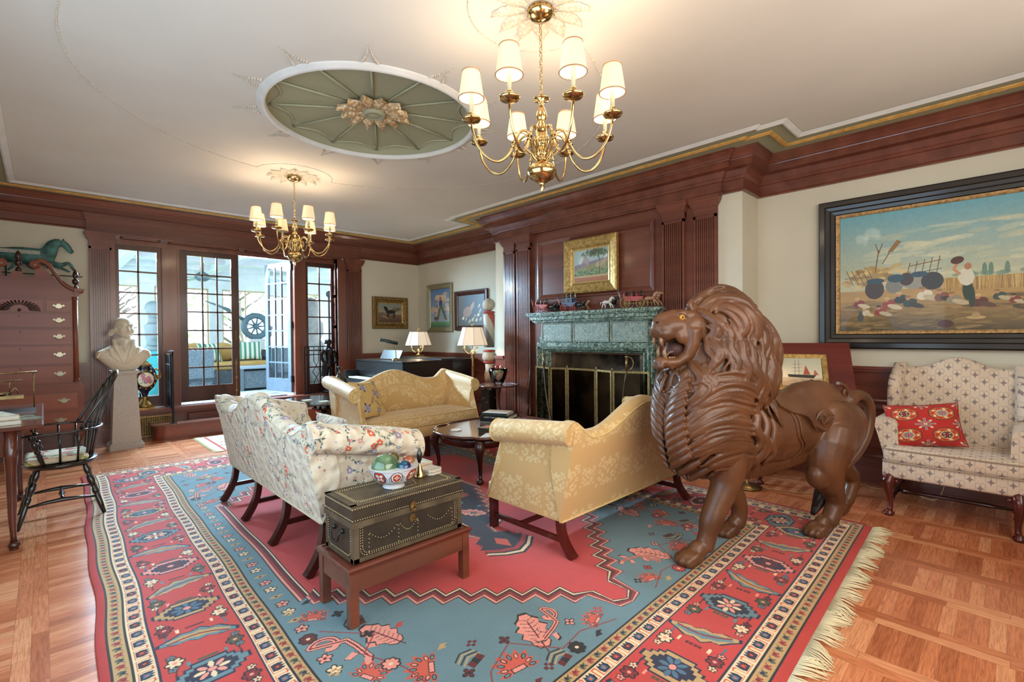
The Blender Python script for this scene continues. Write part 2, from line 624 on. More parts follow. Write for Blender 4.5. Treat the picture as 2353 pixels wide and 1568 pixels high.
# ceiling with a round recess
OCX, OCY, ORX = 2.01, 3.70, .815
mb = MB()
NR = 96
ring, rect = [], []
for k in range(NR):
 t = 2 * pi * (k + .5) / NR
 c_, s_ = cos(t), sin(t)
 ring.append((OCX + ORX * c_, OCY + ORX * s_, ZC))
 q = min((XW - OCX) / c_ if c_ > 1e-6 else ((XL - OCX) / c_ if c_ < -1e-6 else 1e9),
   (YB - OCY) / s_ if s_ > 1e-6 else ((YF - OCY) / s_ if s_ < -1e-6 else 1e9))
 rect.append((OCX + q * c_, OCY + q * s_, ZC))
mb.grid([ring, rect], closed_u=True, sm=False)
mb.box(XL, YF, ZC + .12, XW, YB, ZC + .2)
for cx_, cy_ in ((XL, YF), (XW, YF), (XW, YB), (XL, YB)):
 # corner wedges
 pts = [(cx_, cy_, ZC)] + [p for p in rect if abs(p[0] - cx_) < .5 and abs(p[1] - cy_) < .5]
 if len(pts) >= 3:
  b = len(mb.v)
  mb.v += pts
  mb.face(range(b, b + len(pts)))
ceil = struct(mb.build('ceiling', m_ceil))
ceil['label'] = 'pale plaster ceiling with beaded relief lines'
mb = MB()
R_ = [(ORX, ZC), (ORX, ZC + .05), (ORX - .1, ZC + .065), (ORX * .5, ZC + .085), (.01, ZC + .09)]
mb.lathe([(r, z) for r, z in R_], (OCX, OCY, 0), n=72, cap=False)
rec = mb.build('trim_9', m_green)
struct(rec)['label'] = 'sage green round ceiling recess with twelve ribs'
mb = MB()
for k in range(12):
 t = pi / 6 * k
 a = (OCX + cos(t) * (ORX - .01), OCY + sin(t) * (ORX - .01), ZC + .052)
 b = (OCX + cos(t) * .1, OCY + sin(t) * .1, ZC + .085)
 mb.tube([a, b], [(.009, .009), (.006, .006)], 6)
 t2 = t + pi / 6
 pts = []
 for i in range(9):
  u = i / 8
  rr = ORX - .012 - .10 * sin(pi * u)
  tt = lerp(t, t2, u)
  pts.append((OCX + cos(tt) * rr, OCY + sin(tt) * rr, ZC + .052 + .01 * sin(pi * u)))
 mb.tube(pts, .007, 6)
mb.build('rib', M('sage_ribs', 'a5a586', .7), rec)
mb = MB()
mb.lathe([(ORX - .005, ZC + .01), (ORX - .005, ZC - .02), (ORX + .01, ZC - .03), (ORX + .03, ZC - .022), (ORX + .04, ZC - .012), (ORX + .055, ZC - .008), (ORX + .06, ZC)], (OCX, OCY, 0), n=96, cap=False)
mb.build('rim', m_white, rec)
def leaf_pts(n=9):
 o = []
 for i in range(n):
  u = i / (n - 1)
  o.append((u, .5 * math.sin(pi * min(1, u * .9 + .12)) * (1 + .22 * (i % 2)) * (.55 + .6 * u)))
 return o
def leaf(mb, c, ang, l, w, z, th=.02, up=-1):
 """a lobed acanthus leaf with a raised midrib lying on the ceiling"""
 L_ = []
 P = leaf_pts(11)
 dx, dy = cos(ang), sin(ang)
 rows = []
 for u, h in P:
  row = []
  for q in (-1, -.5, 0, .5, 1):
   zz = z + up * (th * (1 - .55 * abs(q)) * (.4 + .9 * u) + (.004 if q == 0 else 0))
   if abs(q) == 1:
    zz = z + up * th * .15
   row.append((c[0] + dx * l * (u - .02 * abs(q) * 3) - dy * w * h * q, c[1] + dy * l * (u - .02 * abs(q) * 3) + dx * w * h * q, zz))
  rows.append(row)
 mb.grid(rows, sm=True)
mb = MB()
for k in range(12):
 t = pi / 6 * k + pi / 12
 leaf(mb, (OCX + cos(t) * .07, OCY + sin(t) * .07), t, .235 if k % 2 else .215, .125, ZC + .075, .045)
rosm = M('antique_gold_leaf', 'b08a5a', .5, .2, c2='e0cfae', vs=45, contrast=(.45, .62))
ros = mb.build('rosette', rosm, rec)
mb = MB()
mb.lathe([(.085, ZC + .08), (.095, ZC + .05), (.085, ZC + .03), (.07, ZC + .025), (.062, ZC + .04), (.04, ZC + .03), (.001, ZC + .025)], (OCX, OCY, 0), n=24)
mb.build('boss', m_green, rec)
# plaster relief on the ceiling: husk sprays, bead line, leaf medallions
m_relief = M('plaster_relief', 'cfc6b6', .8, c2='b8ab96', vs=60, contrast=(.4, .6))
mb = MB()
rnd = random.Random(4)
for k in range(12):
 t = pi / 6 * k
 for i in range(12):
  u = i / 11
  rr = ORX + .075 + .19 * u
  for sgn in (-1, 1):
   off = sgn * (.045 * (1 - u) ** 2 * (1 if i > 1 else 1.0) + .006)
   mb.sph((OCX + cos(t) * rr - sin(t) * off, OCY + sin(t) * rr + cos(t) * off, ZC - .003), .009 * (1.25 - u), 6, 4)
CH = [(2.0, 1.815), (2.045, 5.593)]
def beadline():
 pts = []
 n = 720
 for k in range(n):
  t = 2 * pi * k / n
  x, y = OCX + 1.93 * cos(t), OCY + 1.88 * sin(t)
  if all(math.hypot(x - cx, y - cy) > .40 for cx, cy in CH):
   pts.append((x, y))
 for cx, cy in CH:
  for k in range(150):
   t = 2 * pi * k / 150
   x, y = cx + .40 * cos(t), cy + .40 * sin(t)
   if ((x - OCX) / 1.93) ** 2 + ((y - OCY) / 1.88) ** 2 < 1:
    pts.append((x, y))
 return pts
for x, y in beadline():
 mb.sph((x, y, ZC - .001), .0065, 5, 3)
for cx, cy in CH:
 for k in range(12):
  t = pi / 6 * k + .2
  leaf(mb, (cx + cos(t) * .09, cy + sin(t) * .09), t, .19, .1, ZC, .022)
struct(mb.build('trim_10', m_relief))['label'] = 'raised plaster beads, husks and leaf roses on the ceiling'
# cornice all round
CP = [(0, 2.826), (.028, 2.826), (.034, 2.838), (.028, 2.85), (.018, 2.853), (.018, 2.945), (.032, 2.95), (.045, 2.975), (.052, 2.98),
 (.068, 3.015), (.075, 3.03), (.08, 3.034), (.145, 3.04), (.145, 3.10), (.152, 3.104), (.155, 3.114), (.165, 3.118), (.178, 3.14), (.205, 3.175), (.225, 3.185), (.225, 3.197), (0, 3.197)]
path = [(XL, YF), (XW, YF), (XW, BY0), (XB, BY0), (XB, 2.09), (XB - .045, 2.09), (XB - .045, 5.40), (XB, 5.40), (XB, BY1), (XW, BY1), (XW, YB), (XL, YB)]
mb = MB()
mb.sweep(CP, path, closed=True)
struct(mb.build('trim_1', m_panelh))['label'] = 'deep mahogany cornice running round the top of the walls'
mb = MB()
mb.sweep([(.2, 3.192), (.535, 3.192)], path, closed=True)
struct(mb.build('trim_2', m_green))['label'] = 'sage green ceiling border inside the cornice'
mb = MB()
mb.sweep([(.52, 3.192), (.52, 3.176), (.535, 3.174), (.548, 3.182), (.556, 3.186), (.575, 3.197)], path, closed=True)
struct(mb.build('trim_3', m_white))['label'] = 'thin white moulding edging the ceiling'
mb = MB()
pr = [(.355, 3.19)]
for k in range(4):
 for a in (.15, .5, .85):
  pr.append((.355 + .014 * (k + a), 3.19 - .016 * sin(pi * (k + a) / 4) - .005 * sin(pi * a)))
pr.append((.411, 3.19))
mb.sweep(pr, path, closed=True)
gp = [(XW - .383, 7.2), (XW - .383, 6.2), (XW - .383, 1.0), (XB - .045 - .383, 3.73), (XB - .428, 2.9), (XB - .428, 4.6), (2.1, YB - .383), (.9, YB - .383), (3.3, YB - .383)]
for x, y in gp:
 for s_ in (-1, 1):
  dx, dy = (0, 1) if x > 4 else (1, 0)
  mb.tube([(x - dx * .03 - dy * .03 * s_, y - dy * .03 - dx * .03 * s_, 3.175), (x + dx * .03 + dy * .03 * s_, y + dy * .03 + dx * .03 * s_, 3.175)], .006, 5)
struct(mb.build('trim_4', m_gold))['label'] = 'gilded reed moulding along the green ceiling border'
# entablature block over the garden doors, pilasters
def pilaster(mb, fr, s0, s1, zb, zt, d=.045, flutes=8, base=True):
 fr_box(mb, fr, s0, 0, zb, s1, d * .55, zt)
 w = s1 - s0
 z0, z1 = (zb + .25 if base else zb), zt - .19
 # reeded shaft
 n = flutes
 m_ = .022
 fw_ = (w - 2 * m_) / n
 fr_box(mb, fr, s0, d * .5, zb, s0 + m_, d, z1)
 fr_box(mb, fr, s1 - m_, d * .5, zb, s1, d, z1)
 fr_box(mb, fr, s0, d * .5, zb, s1, d, z0)
 fr_box(mb, fr, s0, d * .5, z1 - .03, s1, d, z1)
 for k in range(n - 1):
  a = s0 + m_ + fw_ * (k + .72)
  fr_box(mb, fr, a, d * .5, z0, a + fw_ * .56, d, z1 - .03)
 # capital
 fr_box(mb, fr, s0 - .008, 0, z1, s1 + .008, d + .012, z1 + .014)
 fr_box(mb, fr, s0, 0, z1 + .014, s1, d, z1 + .075)
 for k, (e, za, zb_) in enumerate(((.006, .075, .085), (.014, .085, .10), (.024, .10, .118), (.034, .118, .138), (.042, .138, .165), (.048, .165, .19))):
  fr_box(mb, fr, s0 - e, 0, z1 + za, s1 + e, d + e, z1 + zb_)
 if base:
  fr_box(mb, fr, s0 - .015, 0, zb, s1 + .015, d + .02, zb + .16)
  fr_box(mb, fr, s0 - .008, 0, zb + .16, s1 + .008, d + .012, zb + .185)
mb = MB()
FR_B2 = FR_B
# entablature: slightly forward
fr_box(mb, FR_B, .42, .0, 2.80, 4.20, .06, 2.95)
fr_box(mb, FR_B, .41, .0, 2.95, 4.21, .075, 2.975)
fr_box(mb, FR_B, .40, .0, 2.975, 4.22, .09, 3.01)
fr_box(mb, FR_B, .39, .0, 3.01, 4.23, .11, 3.035)
fr_box(mb, FR_B, .43, .0, 2.805, 4.19, .068, 2.818)
struct(mb.build('trim_5', m_panelh))['label'] = 'mahogany entablature above the garden doors'
for k, (a, b) in enumerate(((.445, .675), (3.965, 4.24))):
 mb = MB()
 pilaster(mb, FR_B, a, b, 0, 2.80)
 o = struct(mb.build('trim_%d' % (6 + k), m_panel))
 o['label'] = 'fluted mahogany pilaster %s the garden doors' % ('left of' if k == 0 else 'right of')
# reveal of the opening: jambs with raised panels, soffit, mullions
mb = MB()
mb.box(.676, YB - .02, 0, .71, 8.72, 2.779)
mb.box(3.795, YB - .02, 0, 3.965, YB - .001, 2.779)
mb.box(3.80, YB, 0, 3.86, 8.72, 2.779)
FJ = ((3.80, 8.44), (0, 1), (-1, 0))
FJL = ((.71, 8.44), (0, 1), (1, 0))
for z0, z1 in ((.45, 1.05), (1.10, 1.55), (1.60, 2.1), (2.15, 2.72)):
 fr_frame(mb, FJ, .04, z0, .20, z1, [(0, 0), (.005, .01), (.02, .006), (.03, 0), (.045, .008), (.05, .008)])
 fr_frame(mb, FJL, .04, z0, .20, z1, [(0, 0), (.005, .01), (.02, .006), (.03, 0), (.045, .008), (.05, .008)])
# soffit with sunk panels
mb.box(.69, YB - .03, 2.78, 3.87, 8.72, 2.83)
for a, b in ((.78, 1.22), (1.32, 2.22), (2.32, 3.2), (3.3, 3.74)):
 mb.box(a, 8.42, 2.765, b, 8.435, 2.781)
 mb.box(a, 8.52, 2.765, b, 8.535, 2.781)
 mb.box(a, 8.42, 2.765, a + .015, 8.535, 2.781)
 mb.box(b - .015, 8.42, 2.765, b, 8.535, 2.781)
# mullions and head
mb.box(1.245, 8.535, SILL, 1.455, 8.655, 2.70)
mb.box(1.25, 8.525, SILL, 1.27, 8.54, 2.69)
mb.box(1.43, 8.525, SILL, 1.45, 8.54, 2.69)
mb.box(3.10, 8.535, SILL, 3.29, 8.655, 2.70)
mb.box(.711, 8.53, 2.70, 3.799, 8.66, 2.779)
struct(mb.build('trim_8', m_panel))['label'] = 'mahogany jambs, mullions and panelled soffit of the garden door opening'
# raised platform (sill) with the riser, step
mb = MB()
mb.box(.675, 8.31, SILL - .03, 3.965, 8.56, SILL)
mb.box(.675, 8.335, SILL - .06, 3.965, 8.40, SILL - .03)
mb.box(.675, 8.40, 0, 3.965, 8.66, SILL - .04)
fr_frame(mb, FR_B, 1.48, .08, 3.2, .33, [(0, 0), (.0, .012), (.015, .012), (.03, 0), (.04, .006)])
struct(mb.build('trim_11', m_panelh))['label'] = 'mahogany sill and riser under the garden doors'
mb = MB()
mb.box(2.3, 8.66, SILL - .045, 3.0, 8.7, SILL)
mb.m = 0
struct(mb.build('trim_12', m_dark))
def capsule(x0, x1, y0, y1, n=10):
 r = .16
 pts = [(x1, y1), (x0 + 0, y1)]
 pts = [(x0 + .02, y1)]
 for k in range(n + 1):
  t = pi - (-pi / 2) * 0
  a = pi + (pi / 2) * k / n
  pts.append((x0 + r + r * cos(a), y0 + r + r * sin(a)))
 for k in range(n + 1):
  a = 1.5 * pi + (pi / 2) * k / n
  pts.append((x1 - r + r * cos(a), y0 + r + r * sin(a)))
 pts.append((x1 - .02, y1))
 return pts[::-1][::-1]
stp = T('step', 'rounded oak step in front of the garden doors', 'step')
mb = MB()
mb.prism(capsule(1.06, 3.42, 8.02, 8.40), .02, .19)
mb.prism(capsule(1.05, 3.43, 8.005, 8.40), 0, .025)
mb.build('riser', wood('oak_step', '8a4228', '6e2f1c', 'x', .3, .3, 12), stp)
mb = MB()
mb.prism(capsule(1.04, 3.44, 7.99, 8.40), .19, .215)
mb.build('tread', m_panelh, stp)
# brass grilles in the riser
for k, (a, b, lb) in enumerate(((.80, 1.345, 'left of the step'), (3.44, 3.93, 'right of the step behind the round table'))):
 g = T('floor_grille', 'brass lattice heating grille in the riser ' + lb, 'vent', (0, 0, 0))
 mb = MB()
 fr_frame(mb, FR_B, a, .02, b, .31, [(0, 0), (0, .008), (.022, .008), (.022, 0)])
 n = int((b - a) / .028)
 for i in range(1, n):
  s_ = a + .02 + (b - a - .04) * i / n
  fr_box(mb, FR_B, s_ - .004, .001, .03, s_ + .004, .006, .3)
 for i in range(1, 11):
  z = .04 + .25 * i / 11
  fr_box(mb, FR_B, a + .01, .001, z - .004, b - .01, .006, z + .004)
 mb.build('lattice', m_oldbrass, g)
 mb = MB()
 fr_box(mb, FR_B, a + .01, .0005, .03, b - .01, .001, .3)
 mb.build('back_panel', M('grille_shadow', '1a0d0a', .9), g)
# glazed sashes
def sash(name, fr, s0, z0, s1, z1, nx, nz, st, tr, br, m, parent=None, d0=-.022, d1=.022, mun=.011):
 mb = MB()
 fr_box(mb, fr, s0, d0, z0, s0 + st, d1, z1)
 fr_box(mb, fr, s1 - st, d0, z0, s1, d1, z1)
 fr_box(mb, fr, s0 + st, d0, z1 - tr, s1 - st, d1, z1)
 fr_box(mb, fr, s0 + st, d0, z0, s1 - st, d1, z0 + br)
 a0, a1, b0, b1 = s0 + st, s1 - st, z0 + br, z1 - tr
 for i in range(1, nx):
  s_ = a0 + (a1 - a0) * i / nx
  fr_box(mb, fr, s_ - mun, d0 * .7, b0, s_ + mun, d1 * .7, b1)
 for j in range(1, nz):
  z_ = b0 + (b1 - b0) * j / nz
  fr_box(mb, fr, a0, d0 * .7, z_ - mun, a1, d1 * .7, z_ + mun)
 o = mb.build(name, m, parent)
 mb = MB()
 mb.m = 0
 (ox, oy), (ux, uy), (nx_, ny_) = fr
 W = lambda s_, z_: (ox + ux * s_, oy + uy * s_, z_)
 b = len(mb.v)
 mb.v += [W(a0, b0), W(a1, b0), W(a1, b1), W(a0, b1)]
 mb.face((b, b + 1, b + 2, b + 3))
 mb.build('pane', m_glass, o)
 return o
FS = ((0, 8.59), (1, 0), (0, -1))
w1 = sash('window_1', FS, .71, SILL, 1.245, 2.70, 2, 7, .055, .07, .16, m_dark)
struct(w1)['label'] = 'tall dark sidelight left of the garden doors'
w2 = sash('window_2', FS, 3.29, SILL, 3.80, 2.70, 2, 7, .05, .07, .16, m_dark)
struct(w2)['label'] = 'tall dark sidelight right of the garden doors'
d1 = sash('door_1', FS, 1.455, SILL + .03, 2.25, 2.70, 3, 7, .105, .07, .23, m_dark)
struct(d1)['label'] = 'closed glazed garden door leaf with dark wooden bars'
mb = MB()
fr_box(mb, FS, 2.19, .022, 1.36, 2.205, .03, 1.50)
mb.tube([(2.197, 8.565, 1.375), (2.197, 8.545, 1.385), (2.197, 8.545, 1.475), (2.197, 8.565, 1.485)], .006, 6)
mb.build('door_handle', m_oldbrass, d1)
mb = MB()
fr_box(mb, FS, 2.19, .022, .48, 2.203, .028, 1.05)
for z in (.55, .75, .98):
 fr_box(mb, FS, 2.18, .022, z, 2.213, .036, z + .03)
mb.build('door_bolt', m_oldbrass, d1)
# second leaf, swung outwards, hinged at x = 3.10
FD = ((3.085, 8.64), (-.21, .978), (-.978, -.21))
d2 = sash('door_2', FD, 0, SILL + .03, .79, 2.70, 3, 7, .09, .07, .23, M('weathered_blue_grey_door', '5f6a75', .5, c2='57616c', vs=10))
struct(d2)['label'] = 'open glazed garden door leaf painted blue grey'
mb = MB()
for z in (.62, 1.55, 2.55):
 mb.box(3.06, 8.60, z, 3.10, 8.65, z + .11)
mb.build('hinge', m_black, d2)
# ---- wainscot (dado) on the back wall and fireplace wall
def dado(mb, fr, s0, s1, panels):
 fr_box(mb, fr, s0, 0, 0, s1, .012, 1.05)
 fr_box(mb, fr, s0, 0, 0, s1, .03, .16)
 fr_box(mb, fr, s0, 0, .16, s1, .022, .185)
 fr_box(mb, fr, s0, 0, 0, s1, .045, .02)
 fr_box(mb, fr, s0, 0, .905, s1, .018, .92)
 fr_box(mb, fr, s0, 0, 1.03, s1, .035, 1.055)
 fr_box(mb, fr, s0, 0, 1.055, s1, .05, 1.082)
 for a, b in panels:
  fr_frame(mb, ((fr[0][0] + fr[2][0] * .012, fr[0][1] + fr[2][1] * .012), fr[1], fr[2]), a, .24, b, .78, PANEL)
mb = MB()
dado(mb, FR_B, XL, .44, [(-.7, -.05), (.03, .37)])
dado(mb, FR_B, 4.25, XW, [(4.34, 5.40)])
struct(mb.build('baseboard_back', m_panelh))['label'] = 'panelled mahogany wainscot on the back wall'
mb = MB()
dado(mb, FR_R, BY1 + .0, YB - .012, [(5.68, 6.2), (6.3, 6.95), (7.05, 7.65), (7.75, 8.32)])
dado(mb, FR_R, YF, BY0, [(-.8, -.3), (-.2, .42), (.52, 1.12), (1.22, 1.8)])
FRr = ((0, BY0), (1, 0), (0, -1))
dado(mb, FRr, XB, XW, [])
FRf = ((0, BY1), (1, 0), (0, 1))
dado(mb, FRf, XB, XW, [])
dado(mb, FR_C, BY0, 2.13, [])
dado(mb, FR_C, 5.385, BY1, [])
struct(mb.build('baseboard_right', wood('mahogany_wainscot', '7f4636', '5d3026', 'y', .28, .3, 7)))['label'] = 'panelled mahogany wainscot on the fireplace wall'
# ---- chimney breast panelling
mb = MB()
fr_box(mb, FR_C, 2.13, -.02, 1.15, 5.385, .015, 2.84)
fr_box(mb, FR_C, 2.13, -.018, 0, 2.94, .0149, 1.15)
fr_box(mb, FR_C, 4.50, -.018, 0, 5.385, .0149, 1.15)
fr_frame(mb, ((XB - .015, 0), (0, 1), (-1, 0)), 2.845, 1.89, 4.66, 2.71, [(0, 0), (0, .03), (.02, .034), (.045, .02), (.06, .01), (.065, 0)])
struct(mb.build('trim_13', m_panely))['label'] = 'mahogany overmantel panelling on the chimney breast'
for k, (a, b, d, pos) in enumerate(((2.135, 2.38, .035, 'near the white corner'), (2.47, 2.73, .07, 'just right of the fireplace'), (4.79, 5.05, .07, 'just left of the fireplace'), (5.135, 5.36, .035, 'at the far end of the chimney breast'))):
 mb = MB()
 pilaster(mb, FR_C, a, b, 0, 2.835, d, 9)
 struct(mb.build('trim_%d' % (14 + k), m_panely))['label'] = 'fluted mahogany pilaster ' + pos
# ================================================================== RUG
def rug_pic():
 S = 330
 W, H = 4.05, 5.85
 p = Pic(int(W * S), int(H * S), 'b8332c')
 RED, DR, NV, TE, CR, TN, PK, BK, OL = 'b9352d', '5b1013', '1d1d33', '5e7a80', 'dfc39a', 'b4905c', 'dd8a78', '15110f', '4a4a2c'
 BL = '44647a'
 rd = random.Random(11)
 def rect(x0, y0, x1, y1, c):
  p.rect(x0 * S, y0 * S, x1 * S, y1 * S, c)
 def poly(pts, c):
  p.poly([(x * S, y * S) for x, y in pts], c)
 def tr(pts, x, y, a, s=1.0, fl=1):
  c_, s_ = cos(a), sin(a)
  return [(x + (px * fl * c_ - py * s_) * s, y + (px * fl * s_ + py * c_) * s) for px, py in pts]
 def line(pts, w, c):
  p.line([(x * S, y * S) for x, y in pts], w * S, c)
 # nested bands: outer line, tan guard, line, cream, line, red main, line, cream, line, tan, line
 bands = [(.0, BK), (.008, TN), (.068, BK), (.075, CR), (.150, NV), (.158, RED), (.49, NV), (.498, CR), (.565, BK), (.572, TN), (.622, BK), (.629, TE)]
 for d, c in bands:
  rect(d, d, W - d, H - d, c)
 def along(d, step):
  """centre line positions on each side at depth d, with rotation"""
  out = []
  for (x0, y0, x1, y1, a) in ((d, d, W - d, d, 0), (W - d, d, W - d, H - d, pi / 2), (W - d, H - d, d, H - d, pi), (d, H - d, d, d, -pi / 2)):
   l = math.hypot(x1 - x0, y1 - y0)
   n = max(1, round(l / step))
   for k in range(n):
    t = (k + .5) / n
    out.append((lerp(x0, x1, t), lerp(y0, y1, t), a, k))
  return out
 for dd in (.038, .597):
  for x, y, a, k in along(dd, .052):
   c = (NV, '7c1a1e')[k % 2]
   poly(tr([(-.02, -.004), (-.006, .016), (.008, .008), (.02, .018), (.014, -.002), (.02, -.014), (.0, -.006), (-.012, -.02)], x, y, a, .95), c)
   line(tr([(-.026, .02), (-.004, -.022), (.026, .02)], x, y, a, .8), .005, ('6d6a3c', 'a04b32')[k % 2])
 for dd in (.113, .531):
  for x, y, a, k in along(dd, .094):
   c = (DR, BL, NV, '8a2a26')[k % 4]
   poly(tr([(-.02, -.022), (.02, -.022), (.026, .0), (.018, .026), (.008, .014), (0, .028), (-.008, .014), (-.018, .026), (-.026, 0)], x, y, a, 1.05), NV)
   poly(tr([(-.012, -.014), (.012, -.014), (.014, .008), (0, .016), (-.014, .008)], x, y, a), c if c != NV else BL)
   poly(tr([(-.005, -.006), (.005, -.006), (.005, .006), (-.005, .006)], x, y, a), 'd0603f')
   line(tr([(-.047, .024), (-.036, .024), (-.036, -.026), (.036, -.026), (.036, .024), (.047, .024)], x, y, a), .0045, 'c05a3c')
   line(tr([(-.042, .03), (-.03, .018)], x, y, a), .004, 'c05a3c')
 def oct_(w, h, n=3):
  q = []
  for k in range(n + 1):
   q.append((w * (1 - .5 * k / n), h * k / n * 1.0))
  st = []
  for i in range(len(q) - 1):
   st += [q[i], (q[i + 1][0], q[i][1])] if i else [q[i], (q[i][0], q[i][1] + h / n * .7), (q[i + 1][0], q[i][1] + h / n * .7)]
  st = []
  for k in range(n):
   st += [(w * (1 - .18 * k), h * (k) / n), (w * (1 - .18 * k), h * (k + 1) / n)]
  r = st + [(-x, y) for x, y in reversed(st)]
  r += [(x, -y) for x, y in reversed(r)]
  return r
 def rosette(x, y, a, s, v):
  c1, c2, c3 = ((TE, NV, CR), (PK, TE, '5b1013'), (TN, NV, BL))[v % 3]
  poly(tr(oct_(.155, .095, 4), x, y, a, s * 1.05), NV)
  poly(tr(oct_(.148, .088, 4), x, y, a, s), c1)
  poly(tr(oct_(.105, .062, 3), x, y, a, s), NV)
  for k in range(8):
   t = a + pi / 4 * k
   p.ell((x + cos(t) * .05 * s) * S, (y + sin(t) * .042 * s) * S, .026 * s * S, .013 * s * S, (c3, PK if v % 3 == 0 else c3)[k % 2], t, n=8)
  p.ell(x * S, y * S, .02 * s * S, .018 * s * S, PK, n=8)
 def sleaf(x, y, a, v, s=1.0):
  """serrated saz leaf"""
  top, bot = [], []
  for i in range(9):
   u = -1 + 2 * i / 8
   c_ = .035 * cos(u * 1.5) - .02
   hh = .03 * (1 - abs(u)) ** .5 + .008
   top.append((u * .15, c_ + hh * (1.0 if i % 2 else 1.5)))
   bot.append((u * .15, c_ - hh * (1.0 if i % 2 else 1.4)))
  o = top + bot[::-1]
  poly(tr(o, x, y, a, s * 1.1), NV)
  poly(tr(o, x, y, a, s), TE if v % 2 else TN)
  poly(tr([(q[0] * .85, q[1] * .55 - .0 + .006) for q in o], x, y, a, s), TN if v % 2 else TE)
  line(tr([(u * .12, .035 * cos(u * 1.5) - .02) for u in (-1, -.5, 0, .5, 1)], x, y, a, s), .009, '7c1a1e')
 def flower(x, y, r, c, core, n=6, out=BK):
  p.petals(x * S, y * S, r * S * 1.18, n, out, w=.38)
  p.petals(x * S, y * S, r * S, n, c, w=.3, core=core)
 for x, y, a, k in along(.324, .31):
  nrm = a + pi / 2
  if k % 2 == 0:
   rosette(x, y, a + pi / 2, .92, k // 2)
  else:
   sleaf(x, y, a + pi / 2 + (.25 if k % 4 == 1 else -.25), k // 2)
  for sg in (-1, 1):
   for q in (-1, 1):
    fx, fy = x + cos(a) * .105 * q - sin(a) * .125 * sg, y + sin(a) * .105 * q + cos(a) * .125 * sg
    flower(fx, fy, .018, (CR, PK, DR, TE)[rd.randrange(4)], DR, 5)
   fx, fy = x + cos(a) * .155 - sin(a) * .115 * sg, y + sin(a) * .155 + cos(a) * .115 * sg
   flower(fx, fy, .033, (OL, '7c1a1e', CR)[(k + (sg > 0)) % 3], PK, 6)
   line([(fx + cos(a) * .03, fy + sin(a) * .03), (x + cos(a) * .27 - sin(a) * .12 * sg, y + sin(a) * .27 + cos(a) * .12 * sg)], .008, (NV, BL, DR)[k % 3])
   poly(tr([(-.02, -.008), (.02, -.008), (.026, .0), (.02, .008), (-.02, .008), (-.012, 0)], x + cos(a) * .2 - sin(a) * .07 * sg, y + sin(a) * .2 + cos(a) * .07 * sg, a, .9), (PK, CR, TE)[k % 3])
   for q in (.03, -.03):
    fx, fy = x + cos(a) * .2 - sin(a) * (.02 * sg + q * .3), y + sin(a) * .2 + cos(a) * (.02 * sg + q * .3)
    p.rect((fx - .01) * S, (fy - .008) * S, (fx + .01) * S, (fy + .008) * S, (DR, OL)[k % 2])
 # ---- field: long hexagon with stair edges, solid red, lines black/cream/darkred/pink
 cx, cy = W / 2, H / 2
 n = 11
 # right-hand stairs, from tip going up
 tip_v, side_v = .70, 1.96
 u_half = 1.255
 def outline(g):
  r = []
  du, dv = (u_half - .17) / n, (side_v - tip_v - .19) / n
  r.append((0, tip_v - cy + g * .6))
  u, v = .11, tip_v + .06 - cy
  r.append((.09 - g * .3, tip_v + .02 - cy + g))
  r.append((.13 - g, tip_v + .21 - cy))
  u, v = .13, tip_v + .21 - cy
  for k in range(n):
   u2 = u + du
   r.append((u2 - g, v + g))
   v += dv
   r.append((u2 - g, v + g))
   u = u2
  r.append((u_half - g, side_v - cy + g * .5))
  full = r + [(x, -y) for x, y in reversed(r)]
  full += [(-x, y) for x, y in reversed(full)]
  return [(cx + x, cy + y) for x, y in full]
 # inner margin stripe
 # long stripes of small florets beside the field
 for sg in (-1, 1):
  for k in range(34):
   y = cy - 1.6 + 3.2 * k / 33
   x = cx + sg * (u_half + .075)
   if k % 3 == 2:
    poly([(x - .04, y), (x, y - .018), (x + .04, y), (x, y + .018)], TN)
    p.ell(x * S, y * S, .01 * S, .008 * S, DR, n=6)
   else:
    flower(x, y, .03, (CR, PK, 'a52c28')[k % 3], DR, 5)
 poly(outline(-.005), BK)
 poly(outline(.0), PK)
 poly(outline(.014), BK)
 poly(outline(.018), '9a2723')
 poly(outline(.030), DR)
 poly(outline(.044), BK)
 poly(outline(.050), CR)
 poly(outline(.060), BK)
 poly(outline(.066), 'bb3530')
 # ---- spandrels: scrolling motifs on teal
 def palm(x, y, a, s):
  for k in range(9):
   t = a + (k - 4) * .42
   l = (.085 if abs(k - 4) < 3 else .07) * s
   tipx, tipy = x + cos(t) * l * 1.25, y + sin(t) * l * 1.25
   poly([(x, y), (x + cos(t - .25) * l * .8, y + sin(t - .25) * l * .8), (tipx, tipy), (x + cos(t + .25) * l * .8, y + sin(t + .25) * l * .8)], 'c4503a')
   p.ell((x + cos(t) * l * .78) * S, (y + sin(t) * l * .78) * S, .016 * s * S, .009 * s * S, BK, t, n=8)
   p.ell((x + cos(t) * l * .78) * S, (y + sin(t) * l * .78) * S, .012 * s * S, .006 * s * S, PK if k % 2 else TE, t, n=8)
  poly(tr([(-.03, -.012), (.03, -.012), (.03, .012), (-.03, .012)], x, y, a + pi / 2, s), BK)
  poly(tr([(-.026, -.009), (.026, -.009), (.026, .009), (-.026, .009)], x, y, a + pi / 2, s), PK)
